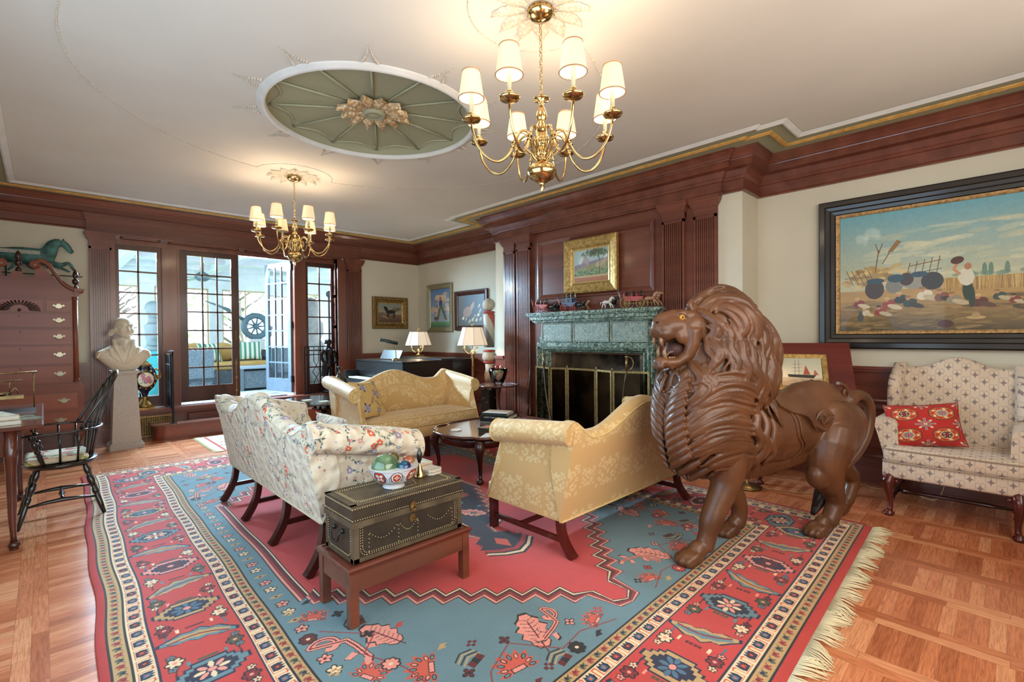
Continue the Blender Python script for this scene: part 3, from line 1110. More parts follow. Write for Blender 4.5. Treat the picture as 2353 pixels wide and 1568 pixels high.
 def bigleaf(x, y, a, s, fl=1):
  o = []
  for i in range(10):
   u = i / 9
   o.append((.26 * u, (.022 + .05 * math.sin(pi * u) * (1.25 if i % 2 else .7))))
  q = o + [(x_, -y_) for x_, y_ in reversed(o)]
  poly(tr(q, x, y, a, s * 1.06, fl), BK)
  poly(tr(q, x + cos(a) * .006, y + sin(a) * .006, a, s * .98, fl), PK)
  line(tr([(-.03, 0), (.2, .0)], x, y, a, s, fl), .006, DR)
  for i in range(1, 8):
   line(tr([(.03 * i, 0), (.03 * i + .02, .04), ], x, y, a, s, fl), .0025, BK)
   line(tr([(.03 * i, 0), (.03 * i + .02, -.04), ], x, y, a, s, fl), .0025, BK)
 def scroll(x, y, a, s, fl=1):
  sp = [(.13 - .0 * k, 0) for k in range(1)]
  pts = []
  for k in range(16):
   t = k / 15 * 4.6
   r = .075 * (1 - k / 22)
   pts.append((-.05 + r * cos(t + 2.2), .03 + r * sin(t + 2.2)))
  pts = [(.16, -.05), (.05, -.055), (-.02, -.05)][::1] + pts
  P_ = tr(pts, x, y, a, s, fl)
  line(P_, .034 * s, BK)
  line(P_, .028 * s, PK)
  line(P_[:12], .007 * s, DR)
  for bx, by, r_ in ((.16, -.05, .5), (.09, -.03, 1.2), (.09, -.09, -1.1)):
   q = tr([(0, -.018), (.05, -.008), (.06, .02), (.0, .018)], bx, by, r_, 1)
   poly(tr(q, x, y, a, s, fl), BK)
   poly(tr([(u * .96 + .002, v * .9) for u, v in q], x, y, a, s, fl), PK)
 def shell(x, y, a, s):
  for k in range(4):
   line(tr([(-.05, .02 + .014 * k), (0, .035 + .014 * k), (.045, .01 + .014 * k)], x, y, a, s), .007, TN if k % 2 == 0 else BK)
  for k in (-1, 0, 1):
   poly(tr([(k * .026 - .014, -.02), (k * .026 + .014, -.02), (k * .026 + .012, .015), (k * .026 - .012, .015)], x, y, a, s), (DR, BK, DR)[k + 1])
 def small(x, y, kind, c):
  if kind == 0:
   flower(x, y, .036, c, CR, 8)
  elif kind == 1:
   for dx, dy in ((-.018, 0), (.018, 0), (0, -.016), (0, .016)):
    p.rect((x + dx - .009) * S, (y + dy - .008) * S, (x + dx + .009) * S, (y + dy + .008) * S, c)
  elif kind == 2:
   flower(x, y, .026, c, BK, 4)
  elif kind == 3:
   poly([(x - .03, y - .01), (x + .005, y + .018), (x + .035, y + .006), (x + .012, y - .004), (x + .012, y - .02)], c)
 for fx in (1, -1):
  for fy in (1, -1):
   def Q(u, v):  # from the corner of the inner field outward
    return (cx + fx * (1.395 - u), cy + fy * (2.295 - v))
   sc = fx * fy
   items = [('scroll', .20, .15, .6, 1.0), ('palm', .36, .42, 2.6, 1.15), ('palm', .62, .15, 1.4, 1.2), ('leaf', .80, .16, 1.2, 1.0), ('palm', 1.13, .11, 1.9, .85),
     ('scroll', .95, .28, .3, .8), ('scroll', .14, .82, 1.7, 1.0), ('palm', .14, .56, .4, 1.0), ('leaf', .36, .66, 1.9, .9), ('palm', .13, 1.12, 1.0, .9),
     ('shell', .52, .32, .3, 1.1), ('shell', .20, .36, .5, 1.0), ('shell', .80, .05, .2, 1.0), ('shell', .30, .95, 1.4, 1.0)]
   for kd, u, v, a, s in items:
    x, y = Q(u, v)
    ang_ = a if fx > 0 else pi - a
    ang_ = (ang_ + pi) if fy > 0 else -(ang_ + pi) + 0
    if kd == 'palm':
     palm(x, y, ang_, s)
    elif kd == 'leaf':
     bigleaf(x, y, ang_, s)
    elif kd == 'scroll':
     scroll(x, y, ang_, s, -sc)
    else:
     shell(x, y, ang_, s)
   vine = [(.05, .05), (.12, .28), (.3, .28), (.45, .12), (.52, .22), (.7, .3), (.85, .1), (1.0, .12), (1.2, .05)]
   line([Q(*q) for q in vine], .006, '8a2a26')
   line([Q(*q) for q in ((.3, .28), (.28, .5), (.2, .7), (.3, .8), (.12, 1.0))], .006, '8a2a26')
   rr = random.Random(5 + fx + 2 * fy)
   for u, v, kd in ((.06, .3, 1), (.3, .05, 1), (.28, .3, 0), (.45, .28, 2), (.48, .06, 2), (.7, .33, 2), (.72, .07, 1), (.9, .06, 0), (1.02, .2, 2), (1.05, .05, 3), (1.2, .16, 1),
       (.06, .45, 2), (.25, .56, 0), (.47, .5, 3), (.06, .68, 1), (.28, .82, 2), (.06, .98, 0), (.24, 1.08, 2), (.06, 1.26, 1), (.16, 1.3, 3), (.58, .42, 1), (.42, .78, 3), (.36, .2, 3), (.62, .04, 3)):
    x, y = Q(u, v)
    small(x, y, kd, (RED, PK, DR, TN, BK)[rr.randrange(5)])
 # ---- central navy medallion
 md = []
 for k in range(8):
  md += [(.62 - .055 * k, .10 * k + .1), (.62 - .055 * k, .10 * (k + 1) + .1)]
 md += [(.1, .95), (.06, 1.08), (.16, 1.14), (.14, 1.2), (.2, 1.24), (.1, 1.32), (0, 1.36)]
 full = [(x, -y) for x, y in reversed(md)] + md
 full = full + [(-x, y) for x, y in reversed(full)]
 for g, c in ((1.05, BK), (1.035, CR), (1.015, BK), (1.0, '9a2723'), (.97, '1b1a28')):
  poly([(cx + x * g, cy + y * g) for x, y in full], c)
 poly([(cx, cy + sg_) for sg_ in (1.3,)] + [(cx + .05, cy + 1.2), (cx, cy + 1.12), (cx - .05, cy + 1.2)], 'c4503a')
 poly([(cx, cy - 1.3), (cx + .05, cy - 1.2), (cx, cy - 1.12), (cx - .05, cy - 1.2)], 'c4503a')
 rr = random.Random(3)
 for sg in (-1, 1):
  for sq in (-1, 1):
   bigleaf(cx + sg * .12, cy + sq * .55, sq * 1.0 if sg > 0 else pi - sq * 1.0, .9)
   palm(cx + sg * .35, cy + sq * .25, 0 if sg > 0 else pi, 1.0)
   shell(cx + sg * .22, cy + sq * .42, 0, 1.2)
   for _ in range(10):
    x, y = cx + sg * rr.uniform(.03, .5), cy + sq * rr.uniform(.03, .75)
    if abs(x - cx) < .62 - .5 * max(0, abs(y - cy) - .1):
     small(x, y, rr.choice((0, 1, 2, 3)), rr.choice((RED, PK, CR, TN, TE)))
 palm(cx, cy, pi / 2, 1.4)
 palm(cx, cy, -pi / 2, 1.4)
 p.noise(.05, 24, 2)
 p.noise(.07, 1, 3)
 return p
m_rug = picmat('wool_rug_pile', rug_pic(), .95, bump=.35, bs=260, sheen=.15)
m_pink = M('rug_selvage', 'b5443f', .95, bump=.4, bs=250)
m_fringe = M('cotton_fringe', 'd9cba4', .9)
rug = T('area_rug', 'large red and blue oriental rug under the sofas and the carved lion', 'rug', (2.2, 3.6, 0))
RC = [Vector((.115, .60, 0)), Vector((4.212, .728, 0)), Vector((4.24, 6.47, 0)), Vector((.30, 6.50, 0))]
def rugpt(u, v, z=.014):
 a = RC[0].lerp(RC[1], u)
 b = RC[3].lerp(RC[2], u)
 q = a.lerp(b, v)
 wv = .008 * sin(v * 17) * (1 - u) ** 3 + .006 * sin(v * 41 + 1) * (1 - u) ** 3
 return (q.x + wv, q.y, z + .0015 * sin(u * 23 + v * 19))
def to_local(o, e):
 pass
mb = MB()
NU, NV_ = 40, 60
rows = [[rugpt(i / NU, j / NV_) for i in range(NU + 1)] for j in range(NV_ + 1)]
mb.grid(rows, uvs=(1, 1))
o = mb.build('pile', m_rug, rug)
o.location = (-2.2, -3.6, 0)
mb = MB()
for side in range(2):
 u = (0, 1)[side]
 sg = (-1, 1)[side]
 rows = []
 for j in range(NV_ + 1):
  q = rugpt(u, j / NV_)
  rows.append([(q[0], q[1], q[2]), (q[0] + sg * .03, q[1], .013), (q[0] + sg * .036, q[1], .006), (q[0] + sg * .034, q[1], .0)])
 mb.grid(rows)
for vv, sg in ((0, -1), (1, 1)):
 rows = []
 for i in range(NU + 1):
  q = rugpt(i / NU, vv)
  rows.append([(q[0], q[1], q[2]), (q[0], q[1] + sg * .045, .012), (q[0], q[1] + sg * .05, .0)])
 mb.grid(rows)
o = mb.build('selvage', m_pink, rug)
o.location = (-2.2, -3.6, 0)
mb = MB()
rd = random.Random(8)
for i in range(520):
 u = i / 520
 q = Vector(rugpt(u, 0))
 cl = int(u * 26)
 dx = .05 * sin(cl * 2.1) + rd.uniform(-.018, .018)
 ln = .085 + .03 * abs(sin(u * 26 * pi)) + rd.uniform(-.015, .01)
 z = rd.uniform(.004, .014)
 pts = [(q.x, q.y - .045, .011), (q.x + dx * .35, q.y - .045 - ln * .5, z + .006), (q.x + dx, q.y - .045 - ln, z * .6)]
 mb.tube(pts, [.0032, .0034, .0016], 4)
for i in range(160):
 u = i / 160
 q = Vector(rugpt(u, 1))
 mb.tube([(q.x, q.y + .045, .011), (q.x + rd.uniform(-.02, .02), q.y + .11, .005)], [.004, .003], 4)
o = mb.build('fringe', m_fringe, rug)
o.location = (-2.2, -3.6, 0)
o['kind'] = 'stuff'
def small_rug_pic():
 p = Pic(500, 700, 'b9a893')
 rd = random.Random(2)
 p.rect(12, 12, 488, 688, 'a8443c')
 p.rect(22, 22, 478, 678, 'c9b79c')
 p.rect(90, 90, 410, 610, '9c5348')
 p.rect(100, 100, 400, 600, 'b7a58f')
 for k in range(240):
  x, y = rd.uniform(30, 470), rd.uniform(30, 670)
  p.petals(x, y, rd.uniform(8, 18), 5, rd.choice(('a5443a', '6f7f92', 'c98f80', '7a6a56')), core='e3d6bd')
 return p
sr = T('small_rug', 'small faded red and cream rug on the parquet before the door step', 'rug', (2.3, 7.15, 0))
mb = MB()
mb.grid([[(x, y, .008) for x in (-.75, .75)] for y in (-.42, .72)])
mb.box(-.75, -.42, 0, .75, .72, .0079)
mb.build('pile', picmat('small_rug_pile', small_rug_pic(), .95, bump=.3), sr)
mb = MB()
for i in range(150):
 y = -.42 + 1.14 * i / 150
 mb.tube([(-.75, y, .007), (-.80 + rd.uniform(-.01, .01), y + rd.uniform(-.01, .01), .01), (-.84, y + rd.uniform(-.02, .02), .003)], [.004, .004, .002], 4)
o = mb.build('fringe', m_fringe, sr)
o['kind'] = 'stuff'
# ================================================================== TEXTILES
def damask_pic(c0, c1):
 p = Pic(512, 768, c0)
 def mot(cx, cy, s):
  for fl in (-1, 1):
   for (x, y, r, k) in ((38, 40, 30, 1), (60, -30, 26, -1), (30, -80, 22, 1), (70, 95, 20, -1)):
    pts = []
    for i in range(14):
     t = i / 13 * 5.2
     rr = r * (1 - i / 17)
     pts.append((cx + fl * (x + rr * cos(t * k)) * s, cy + (y + rr * sin(t * k)) * s))
    p.line(pts, 9 * s, c1)
    for i in range(0, 9, 2):
     p.ell(pts[i][0], pts[i][1], 11 * s, 7 * s, c1, i)
   for k in range(4):
    p.ell(cx + fl * (12 + 13 * k) * s, cy + (60 - 14 * k * k * .6) * s, 8 * s, 24 * s, c1, -fl * .4 * k)
   for (x, y) in ((95, 60), (100, -80), (85, 10)):
    p.petals(cx + fl * x * s, cy + y * s, 17 * s, 5, c1, core=c0)
  p.ell(cx, cy + 70 * s, 10 * s, 30 * s, c1)
  p.ell(cx, cy, 12 * s, 22 * s, c1)
  p.petals(cx, cy - 60 * s, 22 * s, 6, c1, core=c0)
 for ox, oy in ((128, 192), (384, 576)):
  for dx in (-512, 0, 512):
   for dy in (-768, 0, 768):
    mot(ox + dx, oy + dy, 1.3)
 for ox, oy in ((384, 192), (128, 576)):
  for dx in (-512, 0, 512):
   for dy in (-768, 0, 768):
    mot(ox + dx, oy + dy, .8)
 return p
def floral_pic():
 p = Pic(1024, 1024, 'd6cbb4')
 rd = random.Random(21)
 VI, LF, LB, CO, RE, PK, LV = '7f8a6e', '4d5c4c', '4a6472', 'd9623f', 'b93a3a', 'cf8f86', '9b90a4'
 def W(fn, x, y, *a, **k):
  for dx in (-1024, 0, 1024):
   for dy in (-1024, 0, 1024):
    if -140 < x + dx < 1164 and -140 < y + dy < 1164:
     fn(x + dx, y + dy, *a, **k)
 def lf(x, y, l, w, a, c):
  q = [(0, 0), (l * .35, w), (l, 0), (l * .35, -w)]
  p.poly([(x + u * cos(a) - v * sin(a), y + u * sin(a) + v * cos(a)) for u, v in q], c)
 def vine(x, y, a, n=9):
  pts = []
  for i in range(n):
   pts.append((x, y))
   a += rd.uniform(-.5, .5)
   x += cos(a) * 26
   y += sin(a) * 26
  for (u, v), (u2, v2) in zip(pts[:-1], pts[1:]):
   def seg(xx, yy, du=u2 - u, dv=v2 - v):
    p.line([(xx, yy), (xx + du, yy + dv)], 3.2, VI)
   W(seg, u, v)
  for i, (u, v) in enumerate(pts[1:]):
   W(lf, u, v, rd.uniform(22, 40), rd.uniform(5, 9), a + rd.uniform(-1.6, 1.6), (LF, LB, VI)[rd.randrange(3)])
  return pts[-1]
 def fl(x, y, r, c, core):
  for k in range(5):
   t = 2 * pi * k / 5 + .3
   p.ell(x + cos(t) * r * .5, y + sin(t) * r * .5, r * .46, r * .42, c, t, n=12)
  p.ell(x, y, r * .32, r * .26, core, n=10)
 for k in range(44):
  e = vine(rd.uniform(0, 1024), rd.uniform(0, 1024), rd.uniform(0, 6.28), rd.randrange(5, 11))
  c = (CO, RE, PK, LV, CO, LV)[k % 6]
  W(fl, e[0], e[1], rd.uniform(24, 38) if k % 3 == 0 else rd.uniform(13, 22), c, 'e6dcc6')
 for k in range(160):
  x, y = rd.uniform(0, 1024), rd.uniform(0, 1024)
  W(p.petals, x, y, rd.uniform(6, 11), 4, (LV, PK, 'a83f3a', LB)[rd.randrange(4)])
 p.noise(.03, 8, 4)
 return p
def ogee_pic():
 p = Pic(256, 256, 'cdb9a2')
 G, G2 = '85766f', '8f8078'
 for ox, oy in ((0, 0), (128, 128)):
  for dx in (0, 256):
   for dy in (0, 256):
    x, y = ox + dx, oy + dy
    # taupe diamond with curved sides
    q = []
    for k in range(4):
     a, b = pi / 2 * k, pi / 2 * (k + 1)
     for i in range(6):
      t = i / 6
      ux, uy = cos(a) * (1 - t) + cos(b) * t, sin(a) * (1 - t) + sin(b) * t
      m = 1 - .38 * sin(pi * t)
      q.append((x + 52 * ux * m, y + 62 * uy * m))
    p.poly(q, G)
    # two leaf lobes outlined
    for s in (-1, 1):
     p.line([(x, y + 66), (x + s * 26, y + 92), (x + s * 54, y + 84), (x + s * 66, y + 50), (x + s * 60, y + 16), (x + s * 60, y)], 3.5, '5f5650')
     p.line([(x + s * 60, y), (x + s * 62, y - 30)], 2.5, '6f645c')
    p.line([(x, y - 62), (x, y - 80)], 2, G2)
 p.noise(.05, 1, 7)
 return p
def kilim_pic():
 p = Pic(512, 512, 'b02a22')
 RD, BL, CR, OR, GY, NV = 'b02a22', '4f5d66', 'd8c49b', 'b55a30', '8a9a98', '3a3238'
 def med(cx, cy, v):
  p.poly([(cx + 92 * x, cy + 82 * y) for x, y in ((-.45, -1), (.45, -1), (1, -.45), (1, .45), (.45, 1), (-.45, 1), (-1, .45), (-1, -.45))], NV)
  p.poly([(cx + 86 * x, cy + 76 * y) for x, y in ((-.45, -1), (.45, -1), (1, -.45), (1, .45), (.45, 1), (-.45, 1), (-1, .45), (-1, -.45))], OR)
  for k in range(10):
   t = 2 * pi * k / 10
   p.ell(cx + 66 * cos(t), cy + 56 * sin(t), 15, 9, (CR, RD)[k % 2], t + 1)
  p.poly([(cx + 48 * x, cy + 42 * y) for x, y in ((-.5, -1), (.5, -1), (1, 0), (.5, 1), (-.5, 1), (-1, 0))], CR)
  p.poly([(cx + 42 * x, cy + 36 * y) for x, y in ((-.5, -1), (.5, -1), (1, 0), (.5, 1), (-.5, 1), (-1, 0))], (GY, NV)[v])
  p.rect(cx - 3, cy - 36, cx + 3, cy + 36, RD)
  p.rect(cx - 42, cy - 3, cx + 42, cy + 3, RD)
  for a in (-1, 1):
   for b in (-1, 1):
    p.petals(cx + a * 18, cy + b * 15, 9, 4, (RD, CR)[v], rot=.8)
 def sun(cx, cy):
  for k in range(8):
   t = pi / 4 * k
   l = 66 if k % 2 == 0 else 54
   p.line([(cx, cy), (cx + cos(t) * l, cy + sin(t) * l)], 17, GY)
   p.line([(cx + cos(t) * 20, cy + sin(t) * 20), (cx + cos(t) * (l - 6), cy + sin(t) * (l - 6))], 5, RD)
   if k % 2:
    p.ell(cx + cos(t) * l, cy + sin(t) * l, 12, 9, CR, t)
  p.poly([(cx - 30, cy), (cx, cy - 22), (cx + 30, cy), (cx, cy + 22)], RD)
  p.petals(cx, cy, 16, 6, CR, core=NV)
 for i, (x, y) in enumerate(((128, 128), (384, 128), (128, 384), (384, 384))):
  med(x, y, (0, 1, 1, 0)[i])
 for x, y in ((256, 256), (0, 256), (512, 256), (256, 0), (256, 512), (0, 0), (512, 0), (0, 512), (512, 512)):
  sun(x, y)
 p.noise(.08, 2, 7)
 return p
def bluebloom_pic():
 p = Pic(512, 512, 'cfae6c')
 LV, NV = '9a96a8', '3e4250'
 def bloom(x, y, r, seed):
  rd = random.Random(seed)
  for k in range(9):
   t = 2 * pi * k / 9 + rd.uniform(-.2, .2)
   l = r * rd.uniform(1.3, 1.9)
   p.poly([(x + cos(t) * r * .3, y + sin(t) * r * .3), (x + cos(t + .22) * l * .75, y + sin(t + .22) * l * .75), (x + cos(t) * l, y + sin(t) * l), (x + cos(t - .22) * l * .75, y + sin(t - .22) * l * .75)], NV if k % 2 else 'a9a4b4')
  for k in range(14):
   t = 2 * pi * k / 14
   p.ell(x + cos(t) * r * .55, y + sin(t) * r * .55, r * .42, r * .14, LV, t)
  p.ell(x, y, r * .35, r * .35, '8c88a0')
 def sprig(x, y, a):
  for k in range(7):
   u, v = x + cos(a) * k * 17, y + sin(a) * k * 17
   for s in (-1, 1):
    t = a + s * .8
    p.poly([(u, v), (u + cos(t + .2) * 17, v + sin(t + .2) * 17), (u + cos(t) * 30, v + sin(t) * 30), (u + cos(t - .2) * 17, v + sin(t - .2) * 17)], NV)
  p.line([(x, y), (x + cos(a) * 120, y + sin(a) * 120)], 3, NV)
 bloom(150, 400, 46, 1)
 bloom(350, 300, 46, 2)
 bloom(110, 110, 48, 3)
 bloom(330, 60, 34, 4)
 bloom(450, 470, 40, 5)
 bloom(30, 260, 34, 6)
 sprig(200, 160, .9)
 sprig(290, 200, -.9)
 sprig(420, 140, .5)
 return p
def paisley_pic():
 p = Pic(512, 256, '27305a')
 rd = random.Random(9)
 for k in range(26):
  x, y, a = rd.uniform(0, 512), rd.uniform(0, 256), rd.uniform(0, 6)
  p.ell(x, y, 34, 20, ('b8452f', '9c6b4a')[k % 2], a)
  p.ell(x, y, 24, 13, ('27305a', 'c98a5a')[k % 2], a)
  p.petals(x, y, 12, 6, 'd8a878', core='b8452f')
  p.petals(x + 40, y + 10, 10, 5, ('b8452f', 'cfae8a')[k % 2])
 return p
m_gold1 = picmat('yellow_silk_damask', damask_pic('cfaa70', 'dec48e'), .5, sheen=.2, scale=(2.3, 1.6), bump=.08, bs=300)
m_floral = picmat('quilted_floral_chintz', floral_pic(), .8, scale=(1.25, 1.25), quilt=17, sheen=.1)
m_ogee = picmat('ogee_leaf_upholstery', ogee_pic(), .85, scale=(9.5, 9.5), bump=.2, bs=300, sheen=.1)
m_welt = M('yellow_welting', 'd8bd7e', .6)
m_fwelt = M('cream_welting', 'cfc2a6', .8)
m_leg = wood('dark_mahogany_leg', '3c1610', '28100c', 'z', .25, .35, 10)
m_legr = wood('red_mahogany_leg', '5a1f17', '401510', 'z', .22, .4, 10)
m_table = wood('mahogany_table_top', '5a2c20', '3e1c15', 'x', .18, .5, 5)
def boxuv(mb, b=0):
 for fi in range(b, len(mb.f)):
  P = [Vector(mb.v[i]) for i in mb.f[fi][:4]]
  n = (P[1] - P[0]).cross(P[-1] - P[0])
  if n.length < 1e-12:
   n = (P[2] - P[1]).cross(P[-1] - P[1])
  a, b_, c = abs(n.x), abs(n.y), abs(n.z)
  if c >= a and c >= b_:
   mb.uv[fi] = [(mb.v[i][0] + 3, mb.v[i][1] + 3) for i in mb.f[fi]]
  elif a > b_:
   mb.uv[fi] = [(mb.v[i][1] + 3, mb.v[i][2]) for i in mb.f[fi]]
  else:
   mb.uv[fi] = [(mb.v[i][0] + 3, mb.v[i][2]) for i in mb.f[fi]]
def rings_box(mb, x0, y0, z0, x1, y1, z1, r=.02, uvs=(1, 1)):
 """soft edged box as stacked rounded rectangles"""
 def rr(ins, z):
  pts = []
  for cx, cy, a0 in ((x1 - r, y0 + r, -pi / 2), (x1 - r, y1 - r, 0), (x0 + r, y1 - r, pi / 2), (x0 + r, y0 + r, pi)):
   for k in range(5):
    a = a0 + pi / 2 * k / 4
    pts.append((cx + (r - ins) * cos(a), cy + (r - ins) * sin(a), z))
  return pts
 rows = []
 for k in range(4):
  a = pi / 2 * k / 3
  rows.append(rr(r * (1 - sin(a)), z0 + r * (1 - cos(a))))
 for k in range(4):
  a = pi / 2 * k / 3
  rows.append(rr(r * (1 - cos(a)), z1 - r + r * sin(a)))
 b = len(mb.f)
 mb.grid(rows, closed_u=True, cap=True)
 boxuv(mb, b)
 return mb
def sofa(name, label, loc, rz, w, d, zb, zs, zaf, zab, zlow, zhump, fab, welt, ov=.10, rr=.078, nfront=3, rear=2, legm=None, turned=False, puff=0, group=None, lean=.22):
 t = T(name, label, 'sofa', loc, rz, group)
 hw, hd = w / 2, d / 2
 # base
 mb = MB()
 rings_box(mb, -hw + .005, -hd, zb, hw - .005, hd - .01, zs - .13, .018)
 mb.build('seat_frame', fab, t)
 # cushion
 mb = MB()
 rows = []
 nx, ny = 24, 8
 x0, x1, y0, y1 = -hw + .065, hw - .065, -hd - .012 - (.05 if puff else 0), hd - .13
 rings_box(mb, x0, y0, zs - .128, x1, y1, zs - .012, .03)
 # crowned top
 rows = []
 for j in range(ny + 1):
  v = j / ny
  rows.append([(lerp(x0 + .01, x1 - .01, i / nx), lerp(y0 + .01, y1 - .01, v), zs - .018 + .028 * (sin(pi * i / nx) * sin(pi * v)) ** .35 if 0 < i < nx and 0 < v < 1 else zs - .02) for i in range(nx + 1)])
 mb.grid(rows, uvs=(w, d))
 o = mb.build('seat_cushion', fab, t)
 mb = MB()
 for z in (zs - .12, zs - .018):
  r_ = .03
  pts = [(x0 + r_, y0 + .002, z), (x1 - r_, y0 + .002, z), (x1 - .006, y0 + .02, z), (x1 - .001, y1, z)]
  pts = [(x0 + .001, y1, z), (x0 + .006, y0 + .02, z)] + pts
  mb.tube(pts, .006, 6)
 mb.build('welting', welt, o)
 def H(x):
  u = abs(x) / (hw)
  hump = zlow + (zhump - zlow) * (.5 + .5 * cos(pi * min(1, u / .66))) if u < .66 else zlow
  if u > .74:
   q = min(1, (u - .74) / .26)
   hump = zlow + (zab - zlow) * (.5 - .5 * cos(pi * q))
  return hump
 # back
 mb = MB()
 rows = []
 xs = [lerp(-hw - .02, hw + .02, i / 56) for i in range(57)]
 pl = []
 for x in xs:
  h = H(x)
  yr = lambda z: hd + (z - zb) * lean
  ring = [(x, yr(zb), zb)]
  for k in range(1, 9):
   z = lerp(zb, h - .075, k / 8)
   ring.append((x, yr(z), z))
  cy, cz, R0 = yr(h - .06) - .065, h - .068, .068
  pl.append((x, cy + .066 * cos(.35), cz + R0 * sin(.35)))
  for k in range(1, 10):
   a = k / 9 * pi * 1.02
   ring.append((x, cy + .068 * cos(a), cz + R0 * sin(a)))
  for k in range(1, 8):
   u = k / 7
   z = lerp(cz - .02, zs - .05, u)
   bul = .035 * sin(pi * min(1, u * .9 + .1)) + puff * .02 * sin(x * 9) * sin(u * 6)
   ring.append((x, cy - .068 - .02 - bul + (-.02) * u, z))
  rows.append(ring)
 L_ = 2.2
 b0 = len(mb.f)
 mb.grid(rows)
 for fi in range(b0, len(mb.f)):
  idx = mb.f[fi]
  uv = []
  for i in idx:
   k = (i) % len(rows[0])
   p_ = mb.v[i]
   arc = p_[2] if k < 9 else ((H(p_[0]) + (k - 9) * .02) if k < 19 else H(p_[0]) + .25 + (H(p_[0]) - p_[2]))
   uv.append((p_[0] + 3, arc))
  mb.uv[fi] = uv
 mb.sm = [True] * len(mb.f)
 for rw in (rows[0], rows[-1]):
  b = len(mb.v)
  mb.v += rw
  fidx = list(range(b, b + len(rw)))
  mb.face(fidx, [(mb.v[i][1] + 5, mb.v[i][2]) for i in fidx], False)
 o = mb.build('backrest', fab, t)
 mb = MB()
 mb.tube(pl, .0055, 6)
 mb.tube([(-hw, hd + .002, zb), (hw, hd + .002, zb)], .0055, 6)
 mb.build('welting', welt, o)
 # arms
 for sg in (-1, 1):
  mb = MB()
  def ring_at(tv):
   za = lerp(zaf, zab, tv ** .85)
   ra = rr * lerp(1.0, .95, tv)
   cxr, czr = hw + ov - ra, za - ra
   R = [(hw - .075, zb), (hw - .075, zs - .1), (hw - .07, zs + .03), (hw - .055, lerp(zs, za, .45)), (hw - .02, lerp(zs, za, .72))]
   for k in range(13):
    a = lerp(radians(138), radians(-128), k / 12)
    R.append((cxr + ra * cos(a), czr + ra * sin(a)))
   R += [(hw + .012, czr - ra * .85), (hw + .002, czr - ra * 1.25), (hw, lerp(zb, czr, .55)), (hw, zb)]
   return R
  NT = 14
  rows = []
  yl = []
  for k in range(NT + 1):
   tv = k / NT
   R = ring_at(tv)
   row = []
   for x, z in R:
    q = max(0, min(1, (z - (zs - .14)) / .2))
    yf = -hd + .15 * (q * q * (3 - 2 * q))
    yb_ = hd + (z - zb) * lean - .012
    row.append((sg * x, lerp(yf, yb_, tv), z))
   rows.append(row)
  b0 = len(mb.f)
  mb.grid(rows, sm=True)
  n_ = len(rows[0])
  acc = [0]
  for i in range(1, n_):
   acc.append(acc[-1] + math.hypot(rows[5][i][0] - rows[5][i - 1][0], rows[5][i][2] - rows[5][i - 1][2]))
  for fi in range(b0, len(mb.f)):
   mb.uv[fi] = [(mb.v[i][1] + 5, -acc[i % n_] + 4) for i in mb.f[fi]]
  if sg > 0:
   mb.f = [f[::-1] for f in mb.f]
   mb.uv = [u[::-1] if u else u for u in mb.uv]
  b = len(mb.v)
  # scroll face, slightly proud
  fr_ = rows[0]
  mb.v += [(x, y - .004, z) for x, y, z in fr_]
  fidx = list(range(b, b + n_))
  mb.face(fidx, [(mb.v[i][0], mb.v[i][2]) for i in fidx], False)
  b = len(mb.v)
  mb.v += [p_ for p_ in rows[-1]]
  fidx = list(range(b, b + n_))
  mb.face(fidx, [(mb.v[i][0], mb.v[i][2]) for i in fidx], False)
  o = mb.build('armrest', fab, t)
  mb = MB()
  mb.tube([(x, y - .004, z) for x, y, z in fr_[2:]], .0055, 6)
  # spiral on the scroll face
  za = zaf
  cxr, czr = hw + ov - rr, za - rr
  sp = []
  for k in range(22):
   a = radians(200) - k / 21 * radians(500)
   r_ = rr * (.82 - .6 * k / 21)
   sp.append((sg * (cxr + r_ * cos(a)), fr_[8][1] - .008, czr + r_ * sin(a)))
  mb.tube(sp, .006, 6)
  mb.build('welting', welt, o)
 # legs
 lm = legm or m_leg
 fx = [lerp(-hw + .035, hw - .035, i / (nfront - 1)) for i in range(nfront)]
 rx = [lerp(-hw + .03, hw - .03, i / (rear - 1)) for i in range(rear)]
 for x in fx:
  mb = MB()
  if turned:
   mb.lathe([(.022, zb + .02), (.024, zb - .05), (.014, zb - .08), (.024, zb - .12), (.02, zb - .17), (.013, .06), (.018, .04), (.014, .02), (.01, 0)], (x, -hd + .03, 0), n=12)
  else:
   mb.box(x - .024, -hd + .008, 0, x + .024, -hd + .056, zb + .03)
   mb.box(x - .018, -hd + .003, .0, x + .018, -hd + .01, zb)
  mb.build('leg', lm, t)
 for x in rx:
  mb = MB()
  path = [(x, hd - .035, zb + .04), (x, hd - .03, zb * .75), (x, hd - .005, zb * .42), (x, hd + .045, zb * .12), (x, hd + .075, 0)]
  mb.tube(bez(path, 4), [(.021, .026)] * 17, sq=True)
  mb.build('leg', lm, t)
 mb = MB()
 zst = zb * .42
 for x in (rx[0], rx[-1]) if rear == 2 else rx:
  mb.box(x - .011, -hd + .03, zst - .016, x + .011, hd - .02, zst + .016)
 mb.box(rx[0], -hd + d * .42, zst - .012, rx[-1], -hd + d * .42 + .022, zst + .016)
 mb.build('stretcher', lm, t)
 return t
sofaC = sofa('sofa', 'yellow damask camelback sofa seen from behind, nearest the carved lion', (3.08, 2.29, .017), pi, 1.57, .70, .215, .46, .80, .86, .775, .945, m_gold1, m_welt, legm=m_legr)
sofaB = sofa('sofa', 'yellow damask camelback sofa facing the camera in front of the piano', (3.16, 5.00, .017), 0, 1.57, .70, .225, .485, .83, .93, .83, .96, m_gold1, m_welt, legm=m_legr)
